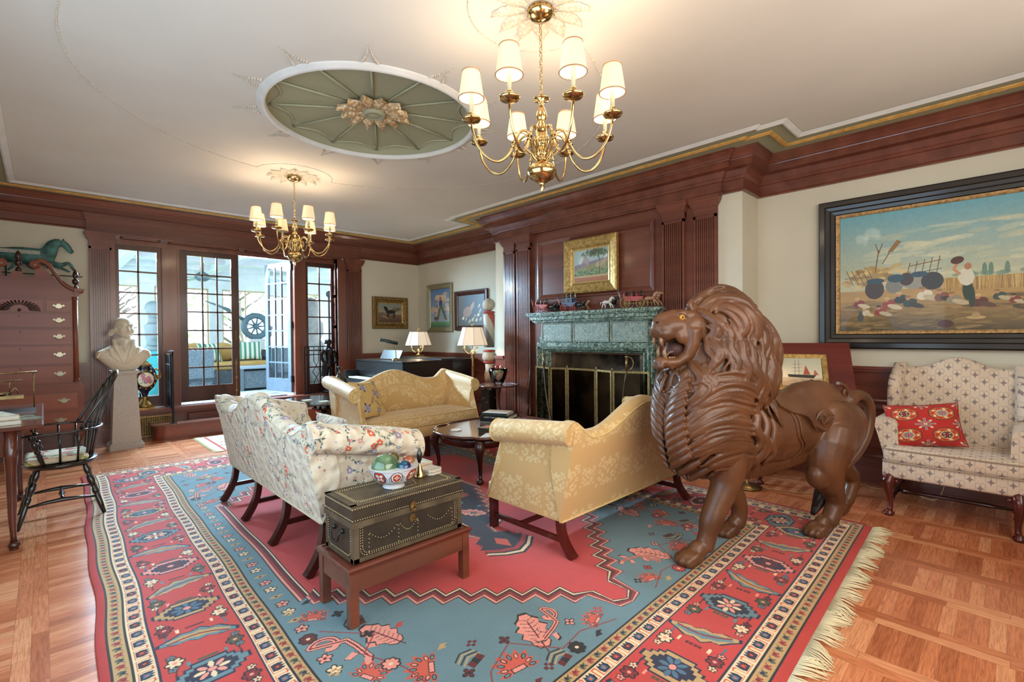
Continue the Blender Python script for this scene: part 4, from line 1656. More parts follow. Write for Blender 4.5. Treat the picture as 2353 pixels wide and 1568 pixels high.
sofaA = sofa('sofa', 'cream floral quilted sofa with its back to the desk', (1.53, 3.72, .017), pi / 2, 1.88, .78, .30, .50, .76, .90, .835, 1.0, m_floral, m_fwelt, ov=.12, rr=.095, nfront=4, rear=4, legm=m_leg, turned=True, puff=1, lean=.18)
# ---- pillows
def pillow(name, label, loc, size, th, mat, rot, welt=None, cat='pillow'):
 mb = MB()
 n = 14
 sx, sy = size
 def sheet(sg):
  rows = []
  for j in range(n + 1):
   r = []
   for i in range(n + 1):
    u, v = -1 + 2 * i / n, -1 + 2 * j / n
    h = th / 2 * ((1 - abs(u) ** 2.6) * (1 - abs(v) ** 2.6)) ** .55
    pin = 1 - .07 * (1 - abs(v) ** 2) * (abs(u) ** 3)
    pin2 = 1 - .07 * (1 - abs(u) ** 2) * (abs(v) ** 3)
    r.append((u * sx / 2 * pin, sg * h, v * sy / 2 * pin2))
   rows.append(r)
  return rows
 mb.grid(sheet(-1), uvs=(1, 1))
 mb.grid([r[::-1] for r in sheet(1)], uvs=(1, 1))
 o = mb.build(name, mat)
 o.location = loc
 o.rotation_euler = rot
 tag(o, label, cat)
 if welt:
  m2 = MB()
  s_ = sheet(0)
  loop = s_[0] + [r[-1] for r in s_[1:]] + s_[-1][::-1][1:] + [r[0] for r in s_[::-1][1:-1]]
  m2.tube(loop, .005, 5, closed=True)
  m2.build('piping', welt, o)
 return o
pillow('throw_pillow', 'yellow pillow with lavender flowers and dark leaves on the far yellow sofa', (2.585, 4.98, .70), (.44, .44), .13, picmat('blue_bloom_linen', bluebloom_pic(), .8), (radians(-28), radians(4), radians(24)))
pillow('throw_pillow', 'navy and orange paisley pillow lying on the floral sofa', (1.62, 3.12, .585), (.46, .44), .13, picmat('paisley_wool', paisley_pic(), .85, scale=(1, 1)), (radians(-62), 0, radians(80)), M('red_cord', 'b04a34', .8))
pillow('throw_pillow', 'floral quilted back pillow standing at the near end of the floral sofa', (1.52, 3.35, .66), (.5, .40), .15, m_floral, (radians(-22), 0, radians(90)))
# ================================================================== TABLES AND SEATING
def cabriole(mb, x, y, h, dx, dy, s=1.0, foot=.03, bell=False):
 """leg curving out along (dx, dy); pad foot"""
 prof = [(1.0, .0, .030), (.93, .006, .034), (.84, .022, .036), (.74, .026, .031), (.6, .016, .023), (.42, .002, .017), (.24, -.006, .0135), (.12, -.002, .0135), (.07, .010, .017)]
 path = [(x + dx * o * s, y + dy * o * s, h * z) for z, o, r in prof]
 mb.tube(path, [r * s for z, o, r in prof], 10)
 mb.lathe([(.008, .05), (.020, .040), (foot, .022), (foot * 1.05, .014), (foot * .85, .008), (foot * .8, 0)], (x + dx * .014 * s, y + dy * .014 * s, 0), n=14)
# ---- coffee table (turtle top tea table)
ct = T('coffee_table', 'low mahogany coffee table with a shaped dished top among the sofas', 'table', (3.41, 3.78, .017))
TA, TB = .66, .50
def turtle(s=1.0, off=0.0, n=96):
 pts = []
 for k in range(n):
  t = 2 * pi * k / n
  c_, s_ = cos(t), sin(t)
  x = (abs(c_) ** .72) * (1 if c_ > 0 else -1) * TA
  y = (abs(s_) ** .72) * (1 if s_ > 0 else -1) * TB
  q = 1 + .055 * cos(4 * t) * 0 - .05 * abs(sin(2 * t)) ** 8 * 0
  w = 1 - .075 * (abs(sin(2 * (t))) ** 3) * 0
  # ogee notches near the corners
  nt = .060 * math.exp(-((abs(c_) - .86) / .07) ** 2) + .060 * math.exp(-((abs(c_) - .42) / .09) ** 2)
  r = 1 - nt
  L_ = math.hypot(x, y)
  pts.append(((x * r + x / L_ * off) * s, (y * r + y / L_ * off) * s))
 return pts
mb = MB()
rows = [[(x, y, z) for x, y in turtle(1, o)] for z, o in ((.405, -.02), (.41, .0), (.42, .005), (.432, .0), (.436, -.006), (.436, -.014), (.426, -.022), (.424, -.026))]
mb.grid(rows, closed_u=True, cap=True)
mb.build('table_top', m_table, ct)
mb = MB()
rows = [[(x * .90, y * .88, z) for x, y in turtle(1, -.02)] for z in (.315, .41)]
mb.grid(rows, closed_u=True, cap=True, sm=True)
mb.build('apron', wood('mahogany_apron', '4a2018', '33150f', 'x', .25, .4), ct)
for sx in (-1, 1):
 for sy in (-1, 1):
  mb = MB()
  cabriole(mb, sx * .50, sy * .335, .40, sx * .75, sy * .66, 1.35, .034)
  mb.build('leg', m_leg, ct)
def bail(mb, c, w, ax, nrm):
 """drop bail handle: ax along the face, nrm outwards"""
 ax, nrm, c = Vector(ax), Vector(nrm), Vector(c)
 pts = []
 for k in range(13):
  a = pi * k / 12
  pts.append(c + ax * (w / 2 * cos(a)) + Vector((0, 0, -1)) * (w * .42 * sin(a)) + nrm * (.012 + .006 * sin(a)))
 mb.tube(pts, [.0035 + .002 * abs(sin(3 * pi * k / 12)) for k in range(13)], 6)
mb = MB()
bail(mb, (-.605, .12, .375), .10, (.5, .86, 0), (-.86, .5, 0))
mb.tube([(-.63, .06, .385), (-.60, .12, .385), (-.57, .18, .385)], .006, 6)
for q in ((-.63, .06), (-.57, .18)):
 mb.sph((q[0], q[1], .385), .011, 8, 6)
mb.build('handle', m_oldbrass, ct)
m_page = M('book_pages', 'd8d2c4', .9, c2='c4bcab', vs=3, stretch=(1, 1, 90))
def book(label, loc, rz, w, d, h, cover, top=None, spine=None, group=None, cat='book'):
 t = T('book', label, cat, loc, rz, group)
 mb = MB()
 mb.box(-w / 2, -d / 2, 0, w / 2, d / 2, .003)
 mb.box(-w / 2, -d / 2, h - .003, w / 2, d / 2, h)
 mb.box(-w / 2, d / 2 - .004, 0, w / 2, d / 2, h)
 o = mb.build('cover', cover, t)
 if top:
  mb = MB()
  mb.grid([[(-w / 2 + .002, -d / 2 + .002, h + .0006), (w / 2 - .002, -d / 2 + .002, h + .0006)], [(-w / 2 + .002, d / 2 - .002, h + .0006), (w / 2 - .002, d / 2 - .002, h + .0006)]])
  mb.build('jacket_art', top, o)
 mb = MB()
 mb.box(-w / 2 + .004, -d / 2 + .005, .003, w / 2 - .004, d / 2 - .004, h - .003)
 mb.build('pages', m_page, t)
 return t
def art_pic(kind):
 if kind == 0:
  p = Pic(300, 220, 'd8cfc2')
  p.grad(0, 120, 'a8845c', 'c9a888')
  p.grad(120, 220, 'd6d0c8', 'dcd8d0')
  rd = random.Random(4)
  for k in range(60):
   p.line([(rd.uniform(0, 300), rd.uniform(20, 150)), (rd.uniform(0, 300), rd.uniform(20, 150))], 3, rd.choice(('b98a66', 'cfc0ae', '8f7a66', 'c7a48a')), .5)
 elif kind == 1:
  p = Pic(200, 150, '55604c')
  p.petals(110, 80, 60, 7, 'c9442f', core='d8623c')
  for k in range(7):
   p.ell(30 + 25 * k, 20, 16, 8, '7a8a66')
  p.line([(0, 146), (200, 146)], 8, '2b2a24')
 p.noise(.06, 2, 3)
 return p
m_art0 = picmat('book_jacket_landscape', art_pic(0), .3)
m_cvg = M('dark_green_cloth', '2f3a34', .5)
m_cvb = M('black_glossy_cover', '24272a', .3)
m_cvw = M('grey_cover', '8f8d88', .4)
bz = .017 + .4245
B1 = Vector((3.62, 3.92))
bk = [('grey book at the bottom of the coffee table stack', m_cvw, .36, .30, .022), ('white paged book second from the bottom of the coffee table stack', m_cvb, .35, .29, .024),
 ('black book with white spine lettering on the coffee table', m_cvb, .33, .26, .036), ('book with a pale landscape jacket on top of the coffee table stack', m_cvg, .29, .23, .03)]
z = bz
for i, (lb, cv, w, d, h) in enumerate(bk):
 b = book(lb, (B1.x - .01 * i, B1.y + .006 * i, z), pi / 2 + .30 + .05 * i, w, d, h, cv, m_art0 if i == 3 else None)
 if i == 2:
  cu = bpy.data.curves.new('spine_title', 'FONT')
  cu.body = 'VANITY FAIR PORTRAITS'
  cu.size = .022
  cu.extrude = .0003
  cu.align_x, cu.align_y = 'CENTER', 'CENTER'
  cu.materials.append(M('white_print', 'd8d8d4', .6))
  to = bpy.data.objects.new('spine_title', cu)
  COL.objects.link(to)
  to = tomesh(to)
  to.parent = b
  to.location = (0, d / 2 + .0008, h / 2)
  to.rotation_euler = (pi / 2, 0, pi)
 z += h + .0008
# box with red leaf, coasters, paper, glasses
bx = T('trinket_box', 'small dark box with a red leaf painted on its lid on the coffee table', 'box', (3.17, 3.63, bz), .25)
mb = MB()
mb.box(-.085, -.055, 0, .085, .055, .036)
mb.build('body', M('dark_box_lacquer', '3a362e', .35), bx)
mb = MB()
mb.box(-.09, -.06, .036, .09, .06, .046)
o = mb.build('lid', M('dark_box_lid', '3b3a30', .35), bx)
mb = MB()
mb.grid([[(-.088, -.058, .0466), (.088, -.058, .0466)], [(-.088, .058, .0466), (.088, .058, .0466)]])
mb.build('lid_painting', picmat('leaf_painting', art_pic(1), .35), o)
m_bone = M('white_marble_tile', 'd8d0bf', .3, c2='cdc4b2', vs=12, coat=.3)
mb = MB()
mb.prism([(.058 * cos(a), .058 * sin(a)) for a in [pi / 4 * k + .39 for k in range(8)]], 0, .009)
o = mb.build('coaster', m_bone)
o.location = (2.98, 3.90, bz)
tag(o, 'single white octagonal coaster at the left end of the coffee table', 'coaster')
mb = MB()
mb.box(-.15, -.11, 0, .15, .11, .004, )
o = mb.build('magazine', M('pale_paper', 'd9cfc0', .7))
o.location, o.rotation_euler = (3.10, 3.44, bz), (0, 0, .55)
tag(o, 'pale magazine under the eyeglasses on the coffee table', 'magazine')
gl = T('eyeglasses', 'wire eyeglasses lying folded open on the magazine', 'glasses', (3.14, 3.45, bz + .0045), .3)
mb = MB()
for sx in (-1, 1):
 mb.tube([(sx * .032 + .022 * cos(2 * pi * k / 16), 0, .018 + .016 * sin(2 * pi * k / 16)) for k in range(16)], .0011, 5, closed=True)
 mb.tube([(sx * .056, 0, .024), (sx * .060, .004, .024), (sx * .052, .09, .012), (sx * .044, .125, .001)], .0011, 5)
mb.tube([(-.01, 0, .024), (0, 0, .027), (.01, 0, .024)], .001, 5)
mb.build('wire_frame', M('red_wire', '7c3b30', .3, .6), gl)
# ---- brass bound trunk on a mahogany stand
m_leather = M('dark_leather', '3a3226', .42, c2='2c261d', vs=8, bump=.15, bs=80, coat=.1)
m_leather2 = M('worn_brown_leather', '5f5340', .45, c2='463c2d', vs=10, bump=.12, bs=60)
m_stud = M('brass_stud', 'b0a07c', .3, .9)
m_stand = wood('mahogany_stand', '7a4630', '5d3222', 'x', .3, .35, 9)
sx0, sx1, sy0, sy1 = 1.02, 1.735, 2.16, 2.52
st = T('trunk_stand', 'low mahogany stand carrying the studded trunk', 'stand', ((sx0 + sx1) / 2, (sy0 + sy1) / 2, .017))
hw, hd = (sx1 - sx0) / 2, (sy1 - sy0) / 2
mb = MB()
mb.box(-hw + .03, -hd + .004, .165, hw - .03, hd - .004, .262)
mb.box(-hw + .004, -hd + .03, .165, hw - .004, hd - .03, .262)
mb.build('apron', m_stand, st)
mb = MB()
rows = []
for o_, z in ((.0, .255), (.006, .258), (.008, .264), (.004, .268), (.012, .272), (.014, .280), (.008, .286), (-.008, .288), (-.01, .282)):
 rows.append([(-hw - o_, -hd - o_, z), (hw + o_, -hd - o_, z), (hw + o_, hd + o_, z), (-hw - o_, hd + o_, z)])
mb.grid(rows, closed_u=True, cap=True, sm=False)
mb.build('moulding', wood('mahogany_moulding', '6b3526', '4d2419', 'x', .2, .5), st)
for a in (-1, 1):
 for b in (-1, 1):
  mb = MB()
  x, y = a * (hw - .022), b * (hd - .022)
  mb.box(x - .022, y - .022, 0, x + .022, y + .022, .262)
  mb.build('leg', m_stand, st)
tr_ = T('trunk', 'dark leather trunk with rows of brass studs on the low stand', 'trunk', (1.378, 2.345, .3065), 0)
tw, td, th = .325, .155, .275
mb = MB()
mb.box(-tw, -td, 0, tw, td, .175)
mb.build('body', m_leather, tr_)
mb = MB()
for a in (-1, 1):
 for b in (-1, 1):
  mb.box(a * tw - .028 * (a > 0) - .0, b * td - .003, 0, a * tw + .028 * (a < 0), b * td + .003, .175)
  mb.box(a * tw - .003, b * td - .028 * (b > 0), 0, a * tw + .003, b * td + .028 * (b < 0), .175)
mb.box(-tw - .003, -td - .003, 0, tw + .003, td + .003, .02)
mb.build('edge_strips', m_leather2, tr_)
mb = MB()
mb.box(-tw - .004, -td - .004, .19, tw + .004, td + .004, th - .0)
lid = mb.build('lid', m_leather, tr_)
mb = MB()
mb.box(-tw - .009, -td - .009, .170, tw + .009, td + .009, .20)
for a in (-1, 1):
 mb.box(-tw - .0055, a * (td + .0055) - .03 * (a > 0), th - .001, tw + .0055, a * (td + .0055) + .03 * (a < 0), th + .0025)
 mb.box(a * (tw + .0055) - .03 * (a > 0), -td, th - .001, a * (tw + .0055) + .03 * (a < 0), td, th + .0025)
mb.box(-tw - .0055, -td - .0055, th - .012, tw + .0055, td + .0055, th + .0015)
mb.build('leather_band', m_leather2, lid)
mb = MB()
def studs(pts, r=.0042, nz=(0, -1, 0)):
 for p_ in pts:
  mb.sph(p_, r, 6, 4)
def run(a, b, step, off=0):
 a, b = Vector(a), Vector(b)
 n = max(1, int((b - a).length / step))
 return [tuple(a.lerp(b, (k + off) / n)) for k in range(n + 1)]
def rrect(x0, z0, x1, z1, r, step):
 pts = []
 pts += [(x, z0) for x in np.arange(x0 + r, x1 - r, step)]
 pts += [(x1 - r + r * cos(a), z0 + r + r * sin(a)) for a in np.arange(-pi / 2, 0, step / r)]
 pts += [(x1, z) for z in np.arange(z0 + r, z1, step)]
 pts += [(x0, z) for z in np.arange(z1, z0 + r, -step)]
 pts += [(x0 + r + r * cos(a), z0 + r + r * sin(a)) for a in np.arange(pi, 1.5 * pi, step / r)]
 return pts
for ins in (.035, .046):
 studs([(x, -td - .001, z) for x, z in rrect(-tw + ins, ins * .75, tw - ins, .165, .035, .0125)])
studs([(-tw - .001, y, z) for y, z in rrect(-td + .03, .025, td - .03, .165, .03, .0125)])
studs([(tw + .001, y, z) for y, z in rrect(-td + .03, .025, td - .03, .165, .03, .0125)])
for z in (.207, .262):
 studs(run((-tw - .005, -td - .005, z), (tw + .005, -td - .005, z), .0125), .0045)
 studs(run((-tw - .005, -td, z), (-tw - .005, td, z), .0125), .0045)
for ins in (.035, .045):
 q = rrect(-tw + ins, -td + ins, tw - ins, td - ins, .03, .0125)
 studs([(x, y, th + .003) for x, y in q] + run((-tw + ins, td - ins, th + .003), (tw - ins, td - ins, th + .003), .0125))
for cx0, cx1 in ((-.24, -.09), (-.07, .03), (.10, .25)):
 for k in range(11):
  u = k / 10
  studs([(lerp(cx0, cx1, u), -td - .001, .125 - .04 * sin(pi * u))])
for x in (-.245, -.08, .035, .26):
 for k in range(5):
  studs([(x, -td - .001, .12 - .02 * k)])
studs([(x, y, th + .004) for x, y in [(-.06 + .012 * k, -.07) for k in range(12)] + [(-.06 + .012 * k, .07) for k in range(12)]] + [(.085 + .004 * k, -.065 + .013 * k, th + .004) for k in range(6)], .004)
o = mb.build('brass_studs', m_stud, tr_)
o['kind'] = 'stuff'
mb = MB()
mb.prism([(.02 * cos(a) * (1 if abs(sin(a)) < .9 else .8), .2 + .0 + .028 * sin(a)) for a in [2 * pi * k / 14 for k in range(14)]], -td - .014, -td - .008, 'xz')
mb.tube([(.012 * cos(a), -td - .018, .195 + .012 * sin(a)) for a in [2 * pi * k / 12 for k in range(12)]], .003, 6, closed=True)
mb.prism([(.0 + .018 * cos(a), .14 + .022 * sin(a)) for a in [2 * pi * k / 12 for k in range(12)]], -td - .006, -td - .001, 'xz')
mb.tube([(.0, -td - .006, .14), (.018, -td - .03, .125), (.026, -td - .034, .118)], .0025, 5)
mb.build('lock', m_oldbrass, tr_)
for a in (-1, 1):
 mb = MB()
 pts = [(a * (tw + .004), -.045, .125), (a * (tw + .022), -.045, .12), (a * (tw + .026), -.035, .085), (a * (tw + .026), 0, .075), (a * (tw + .026), .035, .085), (a * (tw + .022), .045, .12), (a * (tw + .004), .045, .125)]
 mb.tube(bez(pts, 3), .0045, 6)
 for q in (-.045, .045):
  mb.sph((a * (tw + .005), q, .13), .013, 8, 6)
 mb.build('handle', M('iron_handle', '3a3a36', .4, .8), tr_)
# bowl of glass balls, bell, tiles on the trunk
TZ = .3065 + th + .0035
def bowl_pic():
 p = Pic(1024, 200, 'cfd0d2')
 N_, R_ = '31374f', 'b5492f'
 for k in range(8):
  x = 64 + 128 * k
  if k % 2:
   p.ell(x, 110, 44, 52, N_)
   p.ell(x, 110, 38, 46, 'd8d3cc')
   p.ell(x, 110, 28, 34, R_)
   p.petals(x, 110, 18, 4, 'e0d8cc', core=R_)
  else:
   p.ell(x, 110, 50, 58, N_)
   p.ell(x, 110, 44, 52, R_)
   p.petals(x, 110, 36, 4, 'd8d3cc', core=R_, rot=.8)
  for s in (-1, 1):
   cx = x + 64 + s * 22
   for j in range(1):
    pts = [(cx + (20 - i * 1.1) * cos(i * .55) * s, 95 + (30 - i * 1.7) * sin(i * .55)) for i in range(16)]
    p.line(pts, 4, N_)
  for j in range(5):
   p.ell(x + 64 - 26 + 13 * j, 165 + 6 * (j % 2), 7, 5, N_)
   p.ell(x + 64 - 26 + 13 * j, 165 + 6 * (j % 2), 3.5, 2, 'cfd0d2')
 p.rect(0, 186, 1024, 190, N_)
 p.rect(0, 30, 1024, 33, N_)
 return p
BC = (1.355, 2.33)
bw = T('bowl', 'white bowl painted with navy scrolls and red medallions on the trunk', 'bowl', (BC[0], BC[1], TZ))
mb = MB()
prof = [(.058, 0), (.060, .006), (.054, .016), (.056, .02), (.085, .034), (.108, .055), (.122, .082), (.130, .106), (.133, .112)]
mb.lathe(prof[:4], (0, 0, 0), n=40, cap=True)
mb.build('foot', M('white_porcelain', 'd2d3d4', .15, coat=.5), bw)
mb = MB()
rows = []
for r, z in prof[3:]:
 rows.append([(r * cos(2 * pi * k / 48), r * sin(2 * pi * k / 48), z) for k in range(49)])
mb.grid(rows, uvs=(1, 1))
mb.build('outside', picmat('painted_porcelain', bowl_pic(), .15, coat=.5), bw)
mb = MB()
mb.lathe([(.133, .112), (.131, .1135), (.127, .111), (.118, .082), (.102, .054), (.06, .03), (.01, .026)], (0, 0, 0), n=40, cap=True)
mb.build('inside', M('white_glaze', 'd6d7d8', .15, coat=.5), bw)
def glassball(col, rough=.02, tint2=None):
 m, nt, p = _base('coloured_glass')
 p.inputs['Base Color'].default_value = hx(col)
 p.inputs['Roughness'].default_value = rough
 p.inputs['Transmission Weight'].default_value = .75
 p.inputs['IOR'].default_value = 1.35
 p.inputs['Coat Weight'].default_value = 1
 nz = N(nt, 'ShaderNodeTexNoise')
 nz.inputs['Scale'].default_value = 18
 cr = N(nt, 'ShaderNodeValToRGB')
 cr.color_ramp.elements[0].color, cr.color_ramp.elements[1].color = hx(col), hx(tint2 or col)
 cr.color_ramp.elements[0].position, cr.color_ramp.elements[1].position = .4, .6
 tc = N(nt, 'ShaderNodeTexCoord')
 L(nt, tc.outputs['Object'], nz.inputs['Vector'])
 L(nt, nz.outputs[0], cr.inputs[0])
 L(nt, cr.outputs[0], p.inputs['Base Color'])
 return m
for lb, dx, dy, z, r, c, c2 in (
  ('large pale green glass ball in the painted bowl', -.045, .012, .108, .074, 'a9d6a0', '7fb57f'),
  ('teal and cobalt glass ball at the front of the painted bowl', .028, -.062, .108, .038, '1f8fb0', '123a9a'),
  ('amber brown glass ball at the back of the painted bowl', .03, .058, .135, .034, '8a6a2e', 'a08a48'),
  ('small turquoise glass ball at the far edge of the painted bowl', .055, .085, .134, .028, '3f9fb5', 'b5c9a0'),
  ('orange glass ball at the right of the painted bowl', .092, .0, .118, .034, 'e06a35', 'f0a070'),
  ('yellow glass ball low in the painted bowl', .052, -.018, .088, .034, 'c9b04a', 'b09a3a')):
 mb = MB()
 mb.sph((0, 0, 0), r, 28, 18)
 o = mb.build('glass_ball', glassball(c, tint2=c2))
 o.location = (BC[0] + dx, BC[1] + dy, TZ + z)
 tag(o, lb, 'glass ball', 'glass balls in the painted bowl')
bell = T('hand_bell', 'brass hand bell with a dark wooden handle beside the bowl', 'bell', (1.555, 2.385, TZ))
mb = MB()
mb.lathe([(.034, 0), (.035, .004), (.026, .018), (.019, .035), (.014, .055), (.010, .066), (.006, .074), (.005, .08)], n=24)
mb.build('bell_body', m_brass, bell)
mb = MB()
mb.lathe([(.005, .078), (.009, .084), (.016, .105), (.017, .122), (.013, .142), (.008, .152), (.009, .157), (.004, .165), (.001, .169)], n=20)
mb.build('bell_handle', M('ebony_handle', '1c1a17', .15, coat=.6), bell)
for k, (z, rz, lb) in enumerate(((TZ, .15, 'lower of two stacked white octagonal tiles on the trunk'), (TZ + .0165, .15, 'upper of two stacked white octagonal tiles on the trunk'))):
 mb = MB()
 c_ = .018
 a = .052
 mb.prism([(-a, -a + c_), (-a + c_, -a), (a - c_, -a), (a, -a + c_), (a, a - c_), (a - c_, a), (-a + c_, a), (-a, a - c_)], 0, .013)
 o = mb.build('coaster', m_bone)
 o.location, o.rotation_euler = (1.645, 2.40, z), (0, 0, .15)
 tag(o, lb, 'coaster')
# ---- wing chair
wc = T('wing_chair', 'wing chair in taupe and cream leaf pattern against the dark wainscot', 'armchair', (4.965, .305, 0), -pi / 2)
# local: faces -y -> world -x ; local x -> world -y
def xyz(*a):
 return a
W2, D2 = .385, .36
mb = MB()
rings_box(mb, -W2, -D2, .29, W2, D2, .41, .02)
mb.build('seat_frame', m_ogee, wc)
mb = MB()
rings_box(mb, -W2 + .005, -D2 - .01, .405, W2 - .005, D2 - .08, .52, .035)
o = mb.build('seat_cushion', m_ogee, wc)
m_twelt = M('taupe_welting', 'a8927e', .85)
mb = MB()
for z in (.415, .51):
 mb.tube([(-W2 + .002, D2 - .2, z), (-W2 + .004, -D2 + .01, z), (-W2 + .03, -D2 - .012, z), (W2 - .03, -D2 - .012, z), (W2 - .004, -D2 + .01, z), (W2 - .002, D2 - .2, z)], .0055, 6)
mb.build('welting', m_twelt, o)
mb = MB()
rows = []
for i in range(33):
 x = lerp(-W2 + .03, W2 - .03, i / 32)
 u = abs(x) / (W2 - .03)
 h = 1.10 + .085 * (.5 + .5 * cos(pi * min(1, u / .72)))
 yr = lambda z: D2 - .02 + (z - .3) * .14
 r = [(x, yr(.3), .30)] + [(x, yr(z), z) for z in (.5, .7, .9, h - .05)]
 for k in range(7):
  a = pi * k / 6
  r.append((x, yr(h - .05) - .045 + .045 * cos(a), h - .045 + .045 * sin(a)))
 for z in np.linspace(h - .08, .48, 10):
  r.append((x, yr(z) - .105 - .03 * sin(pi * (z - .45) / .7) - .02, z))
 rows.append(r)
mb.grid(rows)
for i_, f in enumerate(mb.f):
 mb.uv[i_] = [(mb.v[i][0] + 2, mb.v[i][2]) for i in f]
for rw in (rows[0], rows[-1]):
 b = len(mb.v)
 mb.v += rw
 mb.face(list(range(b, b + len(rw))), [(0, 0)] * len(rw), False)
mb.build('backrest', m_ogee, wc)
for sg in (-1, 1):
 # wing: curved panel
 mb = MB()
 rows = []
 for k in range(13):
  z = lerp(.50, 1.13, k / 12)
  yb_ = D2 - .06 + (z - .3) * .14
  ext = .10 + .17 * sin(pi * min(1, (z - .5) / .80)) ** .7 if z > .68 else .10 + (z - .5) * .55
  if z > 1.0:
   ext = lerp(ext, .05, (z - 1.0) / .13)
  yf = yb_ - ext
  out = .02 + .05 * sin(pi * min(1, (z - .45) / .75))
  rows.append([(sg * (W2 - .065), yb_, z), (sg * (W2 - .06), lerp(yb_, yf, .5), z), (sg * (W2 - .045), yf + .02, z), (sg * (W2 - .02 + out * .3), yf, z),
     (sg * (W2 + .01 + out * .4), yf + .02, z), (sg * (W2 + .012 + out * .2), lerp(yb_, yf, .5), z), (sg * (W2 - .0), yb_ + .03, z)])
 mb.grid(rows)
 if sg < 0:
  mb.f = [f[::-1] for f in mb.f]
  mb.uv = [u[::-1] for u in mb.uv]
 for i_, f in enumerate(mb.f):
  mb.uv[i_] = [(mb.v[i][1] + (mb.v[i][0] - sg * W2) * 1.0 + 2, mb.v[i][2]) for i in f]
 b = len(mb.v)
 mb.v += rows[-1]
 mb.face(list(range(b, b + 7)), [(p_[1], p_[0]) for p_ in rows[-1]], False)
 mb.build('wing', m_ogee, wc)
 mb = MB()
 rows = []
 for k in range(9):
  v = k / 8
  y = lerp(-D2 + .11, D2 - .02, v)
  za = lerp(.715, .74, v)
  ot = lerp(.075, .03, v)
  zq = .415
  rows.append([(sg * (W2 - .085), y, .5), (sg * (W2 - .075), y, za - .03), (sg * (W2 - .06), y, za - .006), (sg * (W2 - .02), y, za + .004), (sg * (W2 + ot - .01), y, za), (sg * (W2 + ot), y, za - .015), (sg * (W2 + ot * .6), y + (.02 if k == 0 else 0) * 0, za - .12), (sg * (W2 + .002), y, .42), (sg * (W2 - .002), y, .30)])
 mb.grid(rows)
 if sg < 0:
  mb.f = [f[::-1] for f in mb.f]
  mb.uv = [u[::-1] for u in mb.uv]
 n9 = 9
 for i_, f in enumerate(mb.f):
  mb.uv[i_] = [(mb.v[i][1] + 2, mb.v[i][2] + (abs(mb.v[i][0]) - W2) * (1 if (i % n9) > 3 else -1)) for i in f]
 b = len(mb.v)
 mb.v += rows[0]
 mb.face(list(range(b, b + n9)), [(p_[0] + 2, p_[2]) for p_ in rows[0]], False)
 mb.build('armrest', m_ogee, wc)
for sx in (-1, 1):
 mb = MB()
 cabriole(mb, sx * (W2 - .045), -D2 + .035, .31, sx * .3, -.95, 1.25, .036)
 mb.sph((sx * (W2 - .085), -D2 + .02, .265), .018, 8, 6)
 mb.build('leg', m_legr, wc)
 mb = MB()
 mb.tube([(sx * (W2 - .05), D2 - .05, .31), (sx * (W2 - .05), D2 - .04, .12), (sx * (W2 - .05), D2 + .0, 0)], [(.02, .02)] * 3, sq=True)
 mb.build('leg', m_legr, wc)
mb = MB()
for sx in (-1, 1):
 xx = sx * (W2 - .05)
 mb.tube([(xx, -D2 + .04, .12), (xx, -D2 + .10, .12), (xx, -D2 + .11, .12), (xx, 0, .12), (xx, D2 - .15, .12), (xx, D2 - .05, .12)], [.012, .020, .012, .017, .012, .012], 8)
mb.tube([(-W2 + .05, -.02, .12), (-.22, -.02, .12), (-.20, -.02, .12), (0, -.02, .12), (.20, -.02, .12), (.22, -.02, .12), (W2 - .05, -.02, .12)], [.011, .013, .018, .014, .018, .013, .011], 8)
mb.build('stretcher', m_leg, wc)
pillow('throw_pillow', 'red kilim pillow leaning on the wing chair', (4.86, .47, .675), (.46, .33), .13, picmat('kilim_wool', kilim_pic(), .9, bump=.2), (radians(-20), radians(-6), radians(-72)), M('red_piping', '8f2a22', .85))
# ================================================================== THE CARVED LION
LO = Vector((3.6, 1.1, 0)) + .02 * Vector((.3907, .9205, 0))
LRZ = math.atan2(.3907, -.9205)          # local +x = forward of the lion, local +y = its right side... (far side)
m_lion = M('carved_brown_wood', '684228', .42, 0, c2='4c2e1b', vs=5, detail=4, coat=.12, contrast=(.3, .72), bump=.12, bs=35)
lion = T('carousel_lion', 'life size carved brown carousel lion with open mouth and saddle on the rug', 'statue', (LO.x, LO.y, .0), LRZ)
def lionmesh(mb, name, vox, smooth_it=2, parent=None, mat=None):
 o = mb.build(name + '_raw', mat or m_lion)
 r = o.modifiers.new('r', 'REMESH')
 r.mode = 'VOXEL'
 r.voxel_size = vox
 r.use_smooth_shade = True
 if smooth_it:
  s = o.modifiers.new('s', 'SMOOTH')
  s.factor, s.iterations = .5, smooth_it
 o2 = tomesh(o)
 o2.name = name
 o2.data.name = name
 for p_ in o2.data.polygons:
  p_.use_smooth = True
 o2.parent = parent
 return o2
# local frame: x forward (u), y = -v (v: towards the camera side), z up
def V(u, v, z):
 return (u, v, z)
body = MB()
SEG = 20
def tub(pts, rad):
 body.tube(bez(pts, 4), list(np.interp(np.linspace(0, len(pts) - 1, (len(pts) - 1) * 4 + 1), range(len(pts)), [r if not isinstance(r, tuple) else r[0] for r in rad])), 16)
def ell(c, r, tilt=0):
 body.sph(c, 1, 24, 16, sx=r[0], sy=r[1], sz=r[2], R=Matrix.Rotation(tilt, 3, 'Y'))
